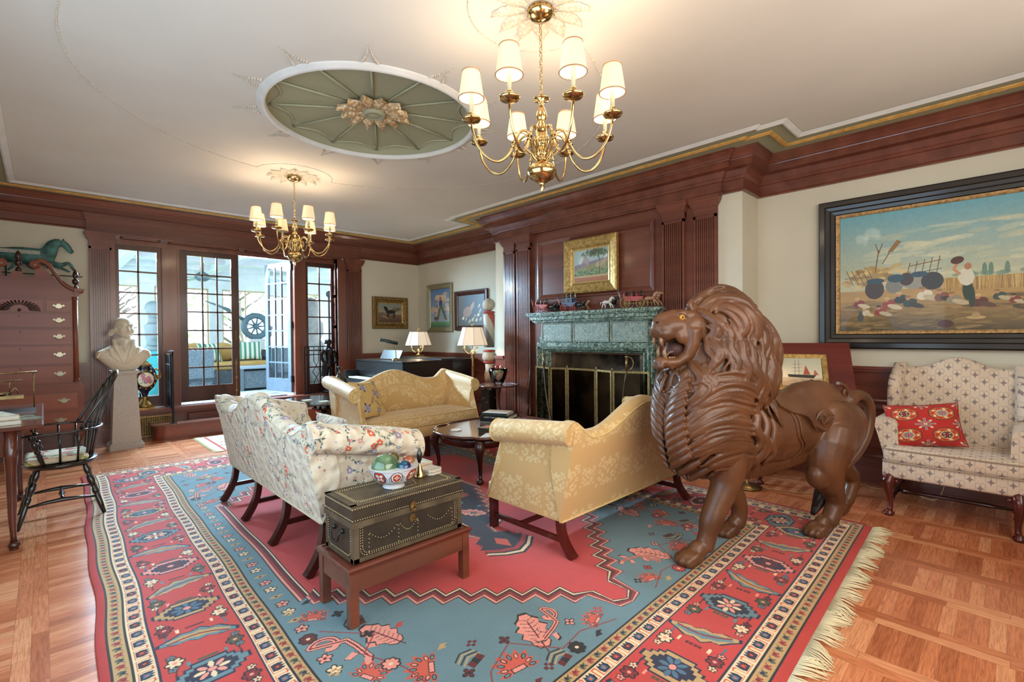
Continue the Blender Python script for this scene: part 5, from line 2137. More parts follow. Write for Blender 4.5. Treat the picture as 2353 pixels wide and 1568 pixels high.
# trunk of the body as a lofted tube with elliptical sections (u, z, half width, half height)
secs = [(.86, .82, .10, .16), (.78, .80, .18, .27), (.60, .79, .21, .30), (.42, .79, .205, .28), (.25, .755, .19, .25), (.08, .735, .180, .235), (-.10, .745, .172, .215), (-.28, .755, .168, .19), (-.45, .750, .175, .185), (-.60, .735, .170, .185), (-.72, .72, .14, .17), (-.80, .71, .07, .11)]
rows = []
for i in range(34):
 f = i / 33 * (len(secs) - 1)
 k = min(int(f), len(secs) - 2)
 t = f - k
 u, z, w, h = [lerp(a, b, t) for a, b in zip(secs[k], secs[k + 1])]
 rows.append([(u, w * cos(2 * pi * j / 24), z + h * sin(2 * pi * j / 24)) for j in range(24)])
body.grid(rows, closed_u=True, cap=True)
for s in (-1, 1):
 ell((-.50, s * .10, .72), (.20, .10, .20))          # haunch
 ell((.50, s * .12, .70), (.16, .09, .22))           # shoulder
# neck and mane core
core = [((.50, 0, 1.12), (.33, .235, .40)), ((.50, 0, 1.42), (.255, .20, .235)), ((.62, 0, .84), (.325, .215, .37)), ((.34, 0, 1.20), (.24, .20, .34)), ((.66, 0, 1.02), (.27, .20, .26))]
for c, r in core:
 ell(c, r)
# head
ell((.735, 0, 1.43), (.15, .125, .125))
ell((.86, 0, 1.440), (.14, .088, .078), -.08)
ell((.945, 0, 1.428), (.085, .074, .066), -.1)
ell((.985, 0, 1.462), (.040, .046, .028), -.3)
body.tube([(.80, 0, 1.50), (.88, 0, 1.505), (.965, 0, 1.492), (1.005, 0, 1.478)], [.055, .043, .036, .026], 14)
for s in (-1, 1):
 ell((.955, s * .040, 1.402), (.060, .038, .044), -.1)
 ell((.845, s * .062, 1.388), (.060, .035, .055))    # cheek above the mouth corner
 ell((.775, s * .085, 1.43), (.075, .04, .08))
 ell((.842, s * .050, 1.527), (.042, .026, .018), .15)    # brow
 ell((.80, s * .06, 1.515), (.05, .035, .025), .2)
 body.tube([(.80, s * .095, 1.43), (.80, s * .088, 1.34), (.82, s * .068, 1.27), (.88, s * .045, 1.225), (.95, s * .030, 1.222)], [.045, .042, .036, .030, .028], 12)   # jaw
ell((.965, 0, 1.228), (.050, .045, .036))
ell((.90, 0, 1.222), (.085, .045, .022), .05)
ell((.80, 0, 1.25), (.10, .085, .06), .3)
# goatee bumps
for k in range(9):
 a = -1.1 + 2.2 * k / 8
 body.tube([(.965 + .03 * cos(a), .036 * sin(a), 1.225), (.975 + .028 * cos(a), .040 * sin(a), 1.195), (.955 + .02 * cos(a), .036 * sin(a), 1.182)], [.015, .012, .004], 6)
for s in (-1, 1):
 for k in range(7):
  x = .93 - .022 * k
  body.tube([(x, s * .04, 1.212 + .003 * k), (x - .006, s * .046, 1.188 + .004 * k), (x - .02, s * .042, 1.178 + .006 * k)], [.012, .010, .003], 6)
# legs:  near side v=+ , far side v=-
NS = 1
def leg(pts, rad, sgn):
 body.tube(bez([(u, v, z) for u, v, z in pts], 5), list(np.interp(np.linspace(0, len(pts) - 1, (len(pts) - 1) * 5 + 1), range(len(pts)), rad)), 18)
def paw(u, v, z0=0.0, s=1.0):
 ell((u, v, .052 * s + z0), (.085 * s, .066 * s, .050 * s))
 ell((u - .055 * s, v, .085 * s + z0), (.06 * s, .052 * s, .06 * s))
 for k, dv in enumerate((-.048, -.016, .016, .048)):
  f = .062 if k in (1, 2) else .044
  ell((u + f * s, v + dv * s, .040 * s + z0), (.040 * s, .0205 * s, .034 * s), -.15)
  ell((u + (f - .035) * s, v + dv * s, .066 * s + z0), (.042 * s, .018 * s, .024 * s), .5)
vn, vf = .115, -.115
leg([(.54, vn * .85, .80), (.55, vn, .58), (.575, vn, .46), (.640, vn, .34), (.690, vn, .25), (.715, vn, .17), (.745, vn, .08)], [.13, .112, .088, .074, .068, .056, .055], 1)
ell((.655, vn + .0, .275), (.062, .056, .045))
paw(.845, vn, 0)
leg([(.46, vf * .85, .78), (.40, vf, .56), (.345, vf, .42), (.262, vf, .28), (.225, vf, .20), (.225, vf, .12), (.25, vf, .08)], [.12, .105, .084, .066, .056, .052, .055], -1)
paw(.315, vf, 0, .98)
ell((-.40, vn * .8, .76), (.20, .115, .17))
leg([(-.42, vn * .55, .80), (-.38, vn * .9, .70), (-.34, vn, .62), (-.30, vn + .01, .50), (-.325, vn + .01, .40), (-.385, vn, .30), (-.415, vn, .215), (-.375, vn, .13), (-.335, vn, .08)], [.08, .155, .165, .130, .100, .072, .060, .056, .055], 1)
ell((-.450, vn, .225), (.045, .04, .05))
ell((-.225, vn + .01, .42), (.075, .07, .09), .3)
paw(-.235, vn, 0)
leg([(-.54, vf * .5, .80), (-.58, vf * .8, .70), (-.63, vf, .60), (-.68, vf, .48), (-.78, vf, .38), (-.90, vf, .30), (-.935, vf, .24), (-.895, vf, .14), (-.87, vf, .08)], [.08, .14, .135, .11, .085, .062, .052, .046, .046], -1)
ell((-.955, vf, .285), (.045, .036, .04))
paw(-.795, vf, 0, .88)
# elbow cuff and belly fringe
for s in (-1, 1):
 body.tube([(.50, s * .15, .50), (.57, s * .16, .47), (.64, s * .13, .46)], [.02, .03, .02], 10)
# tail
tail = bez([(-.70, 0, .88), (-.80, 0, .925), (-.89, 0, .905), (-.945, 0, .83), (-.950, 0, .73), (-.915, 0, .62), (-.84, 0, .52), (-.74, 0, .44), (-.62, .0, .38), (-.50, 0, .33)], 6)
body.tube(tail, list(np.interp(np.linspace(0, 1, len(tail)), [0, .15, .5, 1], [.055, .042, .036, .030])), 14)
rl = random.Random(7)
def surf(u, z, extra=0.0):
 """half width of the mane core and chest at (u, z)"""
 best = 0
 for c, r in core:
  q = 1 - ((u - c[0]) / r[0]) ** 2 - ((z - c[2]) / r[2]) ** 2
  if q > 0:
   best = max(best, r[1] * math.sqrt(q))
 for k in range(len(secs) - 1):
  a, b = secs[k], secs[k + 1]
  if b[0] <= u <= a[0]:
   t = (a[0] - u) / (a[0] - b[0])
   zc, w, h = lerp(a[1], b[1], t), lerp(a[2], b[2], t), lerp(a[3], b[3], t)
   q = 1 - ((z - zc) / h) ** 2
   if q > 0:
    best = max(best, w * math.sqrt(q))
 return best
mane = MB()
def lock(pts, r0, side, lift=.012, n=6, flat=1.0, tipr=.004, curl=0):
 P2 = bez([(u, z, 0) for u, z in pts], n)
 K = len(P2)
 path, rad = [], []
 for i, (u, z, _) in enumerate(P2):
  t = i / (K - 1)
  w = surf(u, z)
  path.append((u, side * (w + lift - r0 * .35 + .012 * sin(t * pi)), z))
  rr_ = r0 * (min(1, .45 + t * 3) if t < .25 else 1) * (1 - max(0, (t - .55) / .45) ** 1.4)
  rad.append(max(rr_, tipr))
 mane.tube(path, rad, 8)
# hand placed locks on each flank, following the photograph: (u, z) polylines
A = [
 # crown and upper mane flowing back
 ([(.70, 1.56), (.62, 1.63), (.52, 1.655), (.40, 1.63), (.30, 1.56), (.26, 1.46)], .040),
 ([(.72, 1.54), (.64, 1.60), (.55, 1.61), (.46, 1.575), (.40, 1.50), (.34, 1.44)], .040),
 ([(.70, 1.59), (.73, 1.55), (.70, 1.49), (.66, 1.44), (.655, 1.38), (.62, 1.33)], .034),
 ([(.66, 1.55), (.60, 1.55), (.54, 1.50), (.52, 1.43), (.54, 1.37), (.50, 1.30)], .038),
 ([(.58, 1.57), (.50, 1.54), (.44, 1.46), (.43, 1.38), (.46, 1.31), (.42, 1.24)], .038),
 ([(.48, 1.56), (.40, 1.50), (.35, 1.42), (.35, 1.34), (.37, 1.27), (.32, 1.20)], .040),
 ([(.36, 1.56), (.28, 1.48), (.24, 1.40), (.26, 1.32), (.24, 1.24), (.20, 1.18)], .040),
 ([(.30, 1.52), (.21, 1.43), (.19, 1.34), (.20, 1.26), (.16, 1.17), (.14, 1.10)], .038),
 # cheek locks beside the face
 ([(.70, 1.50), (.68, 1.42), (.70, 1.34), (.68, 1.27), (.72, 1.20), (.70, 1.14)], .034),
 ([(.64, 1.46), (.61, 1.38), (.63, 1.30), (.60, 1.22), (.63, 1.14), (.60, 1.07)], .038),
 ([(.57, 1.42), (.55, 1.34), (.56, 1.26), (.53, 1.18), (.54, 1.10), (.49, 1.04)], .038),
 ([(.49, 1.36), (.48, 1.28), (.49, 1.20), (.45, 1.12), (.46, 1.04), (.41, .97)], .040),
 ([(.40, 1.32), (.40, 1.22), (.42, 1.14), (.38, 1.06), (.39, .97), (.33, .90)], .040),
 ([(.31, 1.28), (.30, 1.18), (.32, 1.10), (.28, 1.02), (.29, .94), (.24, .86)], .038),
 ([(.23, 1.24), (.21, 1.14), (.23, 1.06), (.19, .98), (.20, .90), (.17, .83)], .034),
 # jaw tufts
 ([(.80, 1.24), (.82, 1.18), (.80, 1.13), (.84, 1.10), (.88, 1.10)], .030),
 ([(.76, 1.22), (.77, 1.15), (.74, 1.10), (.77, 1.05), (.82, 1.04)], .032),
 ([(.84, 1.18), (.88, 1.13), (.90, 1.07), (.94, 1.03)], .026),
 # lower mane trailing over the shoulder
 ([(.44, .98), (.42, .90), (.44, .82), (.40, .74), (.42, .66), (.38, .58)], .032),
 ([(.36, .92), (.34, .84), (.36, .76), (.32, .68), (.34, .60), (.31, .52)], .030),
 ([(.28, .88), (.27, .80), (.29, .72), (.26, .64), (.28, .58), (.25, .50)], .026),
 ([(.38, .76), (.36, .68), (.38, .60), (.34, .53), (.33, .48)], .024),
]
for side in (-1, 1):
 for pts, r0 in A:
  lock(pts, r0, side, .016)
 # filler strands between them
 for k in range(70):
  pts, r0 = A[rl.randrange(len(A) - 4)]
  du, dz = rl.uniform(-.05, .05), rl.uniform(-.05, .05)
  lock([(u + du + rl.uniform(-.008, .008), z + dz) for u, z in pts], r0 * rl.uniform(.28, .55), side, rl.uniform(.004, .03))
 # chest: long S curved bands combed forward and down
 for k in range(15):
  z0 = 1.16 - .040 * k
  dr = .17 - .0075 * k
  e = .03 * sin(k * 1.9)
  pts = [(.90 - .0012 * (k - 4) ** 2, z0 - dr - .02), (.86 - .001 * (k - 4) ** 2, z0 - dr * .75 + e * .3), (.77, z0 - dr * .25 + e * .5), (.67, z0 - dr * .05), (.57, z0 - dr * .12 - e * .4), (.47 - .02 * (k % 3), z0 - dr * .45)]
  if k > 10:
   pts = [(u - .018 * (k - 10), z) for u, z in pts]
  lock(pts[::-1], .024 + .010 * (k % 2), side, .010)
  for j in range(3):
   q = rl.uniform(-.022, .022)
   lock([(u + rl.uniform(-.012, .012), z + q) for u, z in pts[::-1]], rl.uniform(.008, .013), side, .026)
# ridge locks along the spine of the mane and the front of the chest
for k in range(16):
 a = lerp(.25, 2.9, k / 15)
 for sy in (-.10, -.05, 0, .05, .10):
  c = (.46 + .30 * cos(a), sy, 1.26 + .385 * sin(a))
  t_ = Vector((-sin(a), 0, cos(a)))
  n_ = Vector((cos(a), 0, sin(a)))
  p0 = Vector(c) - n_ * (.03 + abs(sy) * .5)
  ph = rl.uniform(0, 6)
  pts = [tuple(p0 + t_ * (.05 * j) + n_ * (.010 * sin(ph + j)) + Vector((0, .014 * sin(ph + 1.5 * j), 0))) for j in range(4)]
  mane.tube(bez(pts, 3), [.014, .026, .031, .032, .032, .030, .028, .022, .014, .004], 8)
for k in range(13):
 z = 1.08 - .045 * k
 for side in (-1, 1):
  x0 = .93 - .0016 * (k - 5) ** 2
  pts = [(x0 - .02, side * .15, z + .05), (x0 + .005, side * .10, z + .01), (x0 + .016, side * .05, z - .03), (x0 + .012, side * .006, z - .07)]
  if z < .62:
   pts = [(x - (.62 - z) * 1.3, y, zz) for x, y, zz in pts]
  mane.tube(bez(pts, 4), list(np.interp(np.linspace(0, 1, 13), [0, .3, .7, 1], [.016, .028, .024, .006])), 8)
# belly fringe
for side in (-1, 1):
 for k in range(26):
  u = .46 - .026 * k
  z = surf(u, .60)
  zb_ = .50 + max(0, (.2 - u)) * .13
  mane.tube([(u + .02, side * .10, zb_ + .06), (u, side * .085, zb_ + .02), (u - .015, side * .06, zb_ - .035), (u - .03, side * .05, zb_ - .06)], [.016, .018, .013, .003], 6)
# hock feathers
mane.tube([(-.50, vn, .30), (-.50, vn, .22)], [.01, .006], 6)
for q in mane.v:
 pass
lb_ = lionmesh(body, 'body', .0085, 3, lion)
lm_ = lionmesh(mane, 'mane', .0055, 0, lion)
# tuft of the tail (dark)
mb = MB()
for k in range(14):
 a = 2 * pi * k / 14
 mb.tube(bez([(-.52, .015 * cos(a), .335 + .015 * sin(a)), (-.45, .035 * cos(a), .26 + .03 * sin(a)), (-.40, .03 * cos(a), .18 + .03 * sin(a)), (-.34, .012 * cos(a), .10)], 3), list(np.interp(np.linspace(0, 1, 10), [0, .4, 1], [.014, .02, .004])), 7)
mb.tube([(-.52, 0, .335), (-.44, 0, .24), (-.37, 0, .15)], [.025, .045, .02], 10)
mb.build('tail_tuft', M('dark_carved_wood', '2b1f19', .4, c2='1d1512'), lion)
# eyes, teeth, nostrils, mouth
m_eye = M('amber_glass_eye', 'c9912f', .08, coat=1)
m_pup = M('black_pupil', '0c0a08', .1, coat=1)
m_rec = M('dark_recess', '1d120d', .6)
for s in (-1, 1):
 mb = MB()
 mb.sph((.862, s * .066, 1.497), .0175, 14, 10)
 e_ = mb.build('eye', m_eye, lion)
 mb = MB()
 mb.sph((.866, s * .0785, 1.498), .0075, 10, 8)
 mb.build('pupil', m_pup, e_)
 mb = MB()
 mb.sph((1.006, s * .024, 1.468), 1, 10, 8, sx=.016, sy=.014, sz=.010)
 mb.build('nostril', m_rec, lion)
mb = MB()
mb.sph((.855, 0, 1.30), 1, 14, 10, sx=.07, sy=.052, sz=.055)
mb.build('mouth_cavity', M('mouth_shadow', '3a1d15', .6), lion)
m_tooth = M('carved_tooth', '8f6a4c', .35, coat=.3)
mb = MB()
for s in (-1, 1):
 mb.tube([(.985, s * .034, 1.385), (.992, s * .034, 1.35), (.985, s * .034, 1.325)], [.013, .010, .002], 8)
 mb.tube([(.955, s * .030, 1.245), (.965, s * .030, 1.29), (.955, s * .030, 1.325)], [.013, .010, .002], 8)
 for k in range(4):
  mb.sph((.93 - .018 * k, s * .034, 1.252), .009, 6, 5)
mb.build('tooth', m_tooth, lion)
mb = MB()
mb.tube(bez([(.82, 0, 1.27), (.87, 0, 1.29), (.92, 0, 1.285), (.95, 0, 1.262)], 4), [(.04, .016)] * 4 + [(.038, .014)] * 4 + [(.034, .012)] * 4 + [(.02, .008)], 10)
mb.build('tongue', M('dark_tongue', '5a4a40', .35), lion)
# saddle
sd = MB()
rows = []
for i in range(25):
 f = i / 24
 u = lerp(.14, -.56, f)
 top = float(np.interp(u, [-.56, -.50, -.42, -.30, -.18, -.08, .02, .14], [.985, 1.035, 1.055, 1.06, 1.05, 1.005, .985, .99]))
 fl = float(np.interp(u, [-.56, -.46, -.34, -.22, -.12, -.05, .05, .14], [.93, .84, .76, .74, .78, .86, .88, .93]))
 row = []
 for j in range(17):
  q = -1 + 2 * j / 16
  z = lerp(top, fl, abs(q) ** 1.5)
  w = max(surf_b(u, z) if False else 0, 0)
  # hug the body section
  k = 0
  for kk in range(len(secs) - 1):
   if secs[kk + 1][0] <= u <= secs[kk][0]:
    k = kk
  t = (secs[k][0] - u) / (secs[k][0] - secs[k + 1][0])
  zc, ww, hh = lerp(secs[k][1], secs[k + 1][1], t), lerp(secs[k][2], secs[k + 1][2], t), lerp(secs[k][3], secs[k + 1][3], t)
  qq = max(0, 1 - ((z - zc) / (hh + .02)) ** 2)
  y = (ww + .020) * math.sqrt(qq)
  y = max(y, .13 * abs(q) ** .6)
  row.append((u, (1 if q > 0 else -1) * y if q else 0, z))
 rows.append(row)
sd.grid(rows)
inner = [[(x, y * .8, z - .03) for x, y, z in r] for r in rows]
sd.grid(inner)
for e in (0, -1):
 sd.grid([rows[e], inner[e]])
sd.grid([[r[0] for r in rows], [r[0] for r in inner]])
sd.grid([[r[-1] for r in rows], [r[-1] for r in inner]])
sd_o = sd.build('saddle', m_lion, lion)
sd = MB()
for s in (-1, 1):
 # cantle scroll
 sp = [(-.545 + (.032 * (1 - k / 20)) * cos(-1.8 + k * .42), s * .10, .975 + (.032 * (1 - k / 20)) * sin(-1.8 + k * .42)) for k in range(16)]
 sd.tube(sp, .013, 8)
 sd.tube(bez([(-.46, s * .10, 1.04), (-.52, s * .105, 1.02), (-.565, s * .10, .96), (-.55, s * .12, .90), (-.52, s * .14, .86)], 3), .014, 8)
 # medallion and spiral on the flap
 yy = s * .196
 sd.sph((-.225, s * .178, .815), 1, 20, 10, sx=.088, sy=.016, sz=.072)
 sp = [(-.185 + (.040 * (1 - k / 26)) * cos(k * .42), yy, .815 + (.040 * (1 - k / 26)) * sin(k * .42)) for k in range(22)]
 sd.tube(sp, .0045, 6)
 for k in range(4):
  sd.tube([(-.235 - .018 * k, yy, .855 - .012 * k), (-.21 - .018 * k, yy, .785 + .004 * k)], .003, 5)
  sd.tube([(-.215 - .02 * k, yy, .79 + .01 * k), (-.25 - .014 * k, yy, .85 - .002 * k)], .003, 5)
 # girth strap
 for du in (0, .035):
  pts = [(.10 - du, s * (surfw + .006), z) for z, surfw in [(z, (lambda u, z: (lambda k: 0)(0) or 0)(0, z)) for z in ()]]
  P_ = []
  for u, z in ((.13, .95), (.07, .90), (.035, .84), (.03, .78), (.02, .72), (-.03, .66), (-.035, .60), (-.01, .545)):
   P_.append((u - du, s * (bodyw(u - du, z) + .002) if False else s * max(.02, (lambda k: (lambda t: (lerp(secs[k][2], secs[k + 1][2], t)) * math.sqrt(max(0, 1 - ((z - lerp(secs[k][1], secs[k + 1][1], t)) / lerp(secs[k][3], secs[k + 1][3], t)) ** 2)))((secs[k][0] - (u - du)) / (secs[k][0] - secs[k + 1][0])))([kk for kk in range(len(secs) - 1) if secs[kk + 1][0] <= u - du <= secs[kk][0]][0]) + .002), z))
  sd.tube(bez(P_, 3), .0075, 6)
 sd.tube(bez([(-.04, s * .19, .86), (-.07, s * .194, .83), (-.11, s * .19, .78), (-.15, s * .187, .74)], 3), .006, 6)
sd.build('saddle_trim', m_lion, sd_o)
# ================================================================== LEFT SIDE: chair, desk, highboy, bust
m_bw = M('black_painted_wood', '17130f', .22, c2='22190f', coat=.5)
TURN = [(.013, 1), (.016, .95), (.021, .86), (.016, .80), (.012, .77), (.021, .74), (.023, .66), (.016, .56), (.012, .53), (.019, .50), (.020, .44), (.013, .40), (.018, .36), (.017, .2), (.012, 0)]
def turned(mb, a, b, s=1.0, prof=TURN, n=10):
 a, b = Vector(a), Vector(b)
 mb.tube([b.lerp(a, z) for r, z in prof], [r * s for r, z in prof], n)
wch = T('windsor_chair', 'black windsor armchair with a flowered cushion pulled up to the desk', 'chair', (.09, 5.28, 0), -pi / 2)
mb = MB()
pts = []
for k in range(28):
 a = 2 * pi * k / 28
 pts.append((.255 * cos(a) * (1 + .04 * cos(2 * a)), .225 * sin(a)))
rows = [[(x * s, y * s, z) for x, y in pts] for s, z in ((.82, .40), (.95, .41), (1, .425), (1, .437), (.96, .445), (.7, .436))]
mb.grid(rows, closed_u=True, cap=True)
mb.build('seat', m_bw, wch)
for sx in (-1, 1):
 for sy in (-1, 1):
  mb = MB()
  turned(mb, (sx * .15, sy * .13, .415), (sx * .25, sy * .245, 0), 1.05)
  mb.build('leg', m_bw, wch)
mb = MB()
for sx in (-1, 1):
 mb.tube([(sx * .215, -.195, .15), (sx * .205, -.1, .16), (sx * .20, 0, .165), (sx * .205, .1, .16), (sx * .215, .195, .15)], [.008, .013, .018, .013, .008], 8)
mb.tube([(-.20, 0, .165), (-.09, 0, .165), (-.04, 0, .165), (0, 0, .165), (.04, 0, .165), (.09, 0, .165), (.20, 0, .165)], [.008, .014, .010, .022, .010, .014, .008], 8)
mb.build('stretcher', m_bw, wch)
rail = []
for k in range(25):
 a = -.35 + (pi + .7) * k / 24
 rail.append((.285 * cos(a), .215 * sin(a) + .03 - (.05 if abs(cos(a)) > .9 and sin(a) < 0 else 0), .69))
rail = [(.29, -.21, .69), (.295, -.1, .69)] + [p for p in rail if p[1] > -.04] + [(-.295, -.1, .69), (-.29, -.21, .69)]
mb = MB()
mb.tube(bez(rail, 2), [(.017, .009)] * (len(bez(rail, 2))), 8)
mb.build('arm_rail', m_bw, wch)
mb = MB()
hoop = [(.235, .11, .695), (.235, .20, .86), (.20, .285, 1.0), (.13, .335, 1.09), (0, .355, 1.125), (-.13, .335, 1.09), (-.20, .285, 1.0), (-.235, .20, .86), (-.235, .11, .695)]
mb.tube(bez(hoop, 5), .0125, 8)
mb.build('back_bow', m_bw, wch)
for k in range(9):
 f = (k - 4) / 4
 mb = MB()
 top = (f * .185, .345 - .07 * abs(f) ** 2.2, 1.118 - .11 * abs(f) ** 2.4)
 mb.tube([(f * .15, .185 - .04 * f * f, .44), (f * .168, .235 - .07 * f * f, .69), top], [.009, .008, .006], 6)
 mb.build('spindle', m_bw, wch)
for sx in (-1, 1):
 for j in range(2):
  mb = MB()
  y = .10 - .11 * j
  mb.tube([(sx * (.215 + .01 * j), y * .9, .44), (sx * (.283), y, .69)], .0075, 6)
  mb.build('spindle', m_bw, wch)
 mb = MB()
 turned(mb, (sx * .288, -.17, .69), (sx * .215, -.10, .44), .95)
 mb.build('arm_post', m_bw, wch)
def tropic_pic():
 p = Pic(256, 256, 'cdbb9c')
 rd = random.Random(5)
 for k in range(16):
  x, y, a = rd.uniform(0, 256), rd.uniform(0, 256), rd.uniform(0, 6)
  p.ell(x, y, 34, 11, ('5d6f3c', '3f5a34', '8a9155')[k % 3], a)
 for x, y in ((60, 70), (190, 180), (200, 50), (70, 200)):
  p.petals(x, y, 36, 5, 'b8352c', core='d98a7a')
 return p
mb = MB()
rings_box(mb, -.20, -.21, .445, .20, .16, .495, .025)
o = mb.build('seat_cushion', picmat('tropical_chintz', tropic_pic(), .85, scale=(3.2, 3.2)))
o.location, o.rotation_euler = (.09, 5.28, 0), (0, 0, -pi / 2)
tag(o, 'red and green flowered cushion on the black windsor chair', 'cushion')
# ---- desk
dk = T('writing_desk', 'mahogany writing desk at the left edge with books and a brass balance', 'desk', (-.40, 5.32, 0))
m_desk = wood('mahogany_desk', '5c2c1c', '422014', 'y', .2, .5, 6)
mb = MB()
X0, X1, Y0, Y1 = -.335, .39, -.74, .80
rows = [[(X0 - o, Y0 - o, z), (X1 + o, Y0 - o, z), (X1 + o, Y1 + o, z), (X0 - o, Y1 + o, z)] for o, z in ((-.012, .79), (.0, .795), (.004, .805), (.004, .815), (-.003, .82))]
mb.grid(rows, closed_u=True, cap=True, sm=False)
mb.build('desk_top', m_desk, dk)
mb = MB()
mb.box(X0 + .03, Y0 + .06, .62, .27, Y1 - .06, .79)
mb.build('apron', m_desk, dk)
mb = MB()
for k in range(3):
 y = Y0 + .12 + k * .45
 mb.box(.27, y, .645, .277, y + .4, .77)
mb.build('drawer', m_desk, dk)
for sx in (-1, 1):
 for sy in (-1, 1):
  mb = MB()
  x, y = (.235 if sx > 0 else -.28), (Y0 + .045 if sy < 0 else Y1 - .1)
  mb.tube([(x, y, .79), (x, y, .60), (x, y, .56), (x, y, .2), (x + .004, y, .09), (x + .006, y, .05)], [.034, .034, .030, .021, .016, .020], 12)
  mb.lathe([(.012, .055), (.028, .045), (.034, .03), (.030, .018), (.022, .014), (.026, .008), (.024, 0)], (x + .006, y - .004, 0), n=16)
  mb.build('leg', m_desk, dk)
DZ = .8205
for i, (lb, w, d, h, cv, x, y, rz) in enumerate((('lower cream book at the near end of the desk', .34, .25, .03, 'b8a888', -.27, 4.85, .2), ('upper worn cream book lying open edged on the desk', .32, .23, .032, 'c8bda2', -.28, 4.86, .3))):
 book(lb, (x, y, DZ + i * .031), rz - pi / 2, w, d, h, M('worn_cream_cloth', cv, .7, c2='9a8b6e', vs=25))
mb = MB()
mb.box(-.11, -.14, 0, .11, .14, .003)
o = mb.build('picture_card', M('glossy_print', '5a6250', .25, c2='8a8f7a', vs=9, contrast=(.45, .55)))
o.location, o.rotation_euler = (-.14, 5.05, DZ), (0, 0, .25)
tag(o, 'grey and green picture card beside the books on the desk', 'card')
bal = T('balance_scale', 'antique brass balance standing on the desk', 'scale', (-.30, 5.62, DZ))
mb = MB()
mb.box(-.22, -.08, 0, .25, .08, .025)
mb.build('base', m_bw, bal)
mb = MB()
mb.tube([(-.2, 0, .30), (.26, 0, .31)], .007, 8)
mb.tube([(.24, 0, .31), (.24, 0, .02)], .005, 6)
mb.tube([(-.02, 0, .02), (-.02, 0, .28)], [.014, .010], 8)
mb.tube([(-.2, .0, .24), (.17, 0, .245)], .006, 6)
mb.box(-.12, -.03, .10, .18, .03, .125)
mb.tube([(-.16, 0, .25), (-.19, 0, .13), (-.13, 0, .13), (-.16, 0, .25)], .003, 5)
mb.tube([(.10, 0, .24), (.10, 0, .15)], .003, 5)
mb.lathe([(.01, .12), (.04, .135), (.055, .15)], (.05, 0, 0), n=14)
mb.tube([(.10, 0, .13), (.13, 0, .19), (.15, 0, .14)], .006, 6)
mb.tube([(-.10, -.04, .12), (-.04, -.05, .09), (-.02, -.06, .03)], .008, 6)
mb.build('brass_frame', m_oldbrass, bal)
# ---- highboy
HB = T('highboy', 'tall cherry highboy with scrolled pediment at the far left', 'chest of drawers', (-.19, 8.14, 0))
m_ch = wood('cherry_wood', '87492f', '683321', 'x', .42, .12, 5)
m_chd = wood('cherry_drawer', '905034', '703825', 'x', .40, .12, 4)
mb = MB()
mb.box(-.50, -.24, .86, .50, .24, 1.96)
mb.box(-.52, -.25, .83, .52, .25, .86)
mb.box(-.535, -.26, .80, .535, .25, .835)
mb.box(-.54, -.25, .28, .54, .25, .80)
for a, z in ((.51, 1.93), (.52, 1.95), (.54, 1.97), (.56, 1.985)):
 mb.box(-a, -.24 - (a - .5), z, -.47, .24, z + .02)
 mb.box(.47, -.24 - (a - .5), z, a, .24, z + .02)
mb.build('case', m_ch, HB)
mb = MB()
top = []
for k in range(41):
 x = -.50 + k / 40
 u = abs(x) / .5
 z = 1.99 + .33 * (.5 + .5 * cos(pi * min(1, max(0, (u - .18) / .72)))) if u > .30 else 2.12
 if u < .10:
  z = 2.18
 top.append((x, z))
mb.prism([(-.5, 1.93)] + [(.5, 1.93)] + top[::-1], -.235, -.20, 'xz')
mb.build('pediment', m_ch, HB)
for sx in (-1, 1):
 mb = MB()
 pp = [(sx * x, 0, z) for x, z in ((.555, 1.975), (.47, 1.99), (.38, 2.05), (.31, 2.16), (.26, 2.26), (.20, 2.31), (.15, 2.305))]
 for off, rad in ((0, .02), (.018, .014)):
  mb.tube([(x, -.25, z + off) for x, y, z in bez(pp, 4)], [(rad * 1.4, rad)] * len(bez(pp, 4)), 8)
 mb.build('scroll_moulding', m_ch, HB)
 mb = MB()
 mb.sph((sx * .135, -.265, 2.265), 1, 14, 8, sx=.05, sy=.02, sz=.05)
 for k in range(10):
  a = 2 * pi * k / 10
  mb.sph((sx * .135 + .034 * cos(a), -.275, 2.265 + .034 * sin(a)), 1, 8, 5, sx=.018, sy=.014, sz=.018)
 mb.build('rosette', m_ch, HB)
 mb = MB()
 mb.tube([(sx * .475, -.235, .88), (sx * .475, -.235, 1.90)], .026, 14)
 for z in (.885, .91, 1.88, 1.90):
  mb.tube([(sx * .475, -.235, z - .008), (sx * .475, -.235, z + .008)], .031, 14)
 mb.build('quarter_column', m_ch, HB)
for x, z in ((0, 2.18), (-.485, 1.995), (.485, 1.995)):
 mb = MB()
 mb.lathe([(.026, 0), (.026, .035), (.012, .045), (.010, .06), (.026, .075), (.034, .105), (.028, .125), (.014, .135), (.024, .15), (.028, .18), (.022, .21), (.008, .235), (.001, .245)], (x, -.21 if x == 0 else -.2, z), n=14)
 mb.build('finial', m_leg, HB)
mb = MB()
fz = 1.725
for k in range(17):
 a = pi * k / 16
 mb.tube([(.03 * cos(a), -.243, fz + .02 + .03 * sin(a)), (.10 * cos(a), -.25, fz + .012 + .07 * sin(a)), (.175 * cos(a), -.243, fz + .008 + .115 * sin(a))], [.004, .010, .015], 6)
mb.sph((0, -.25, fz + .012), .018, 8, 6)
mb.build('carved_fan', m_leg, HB)
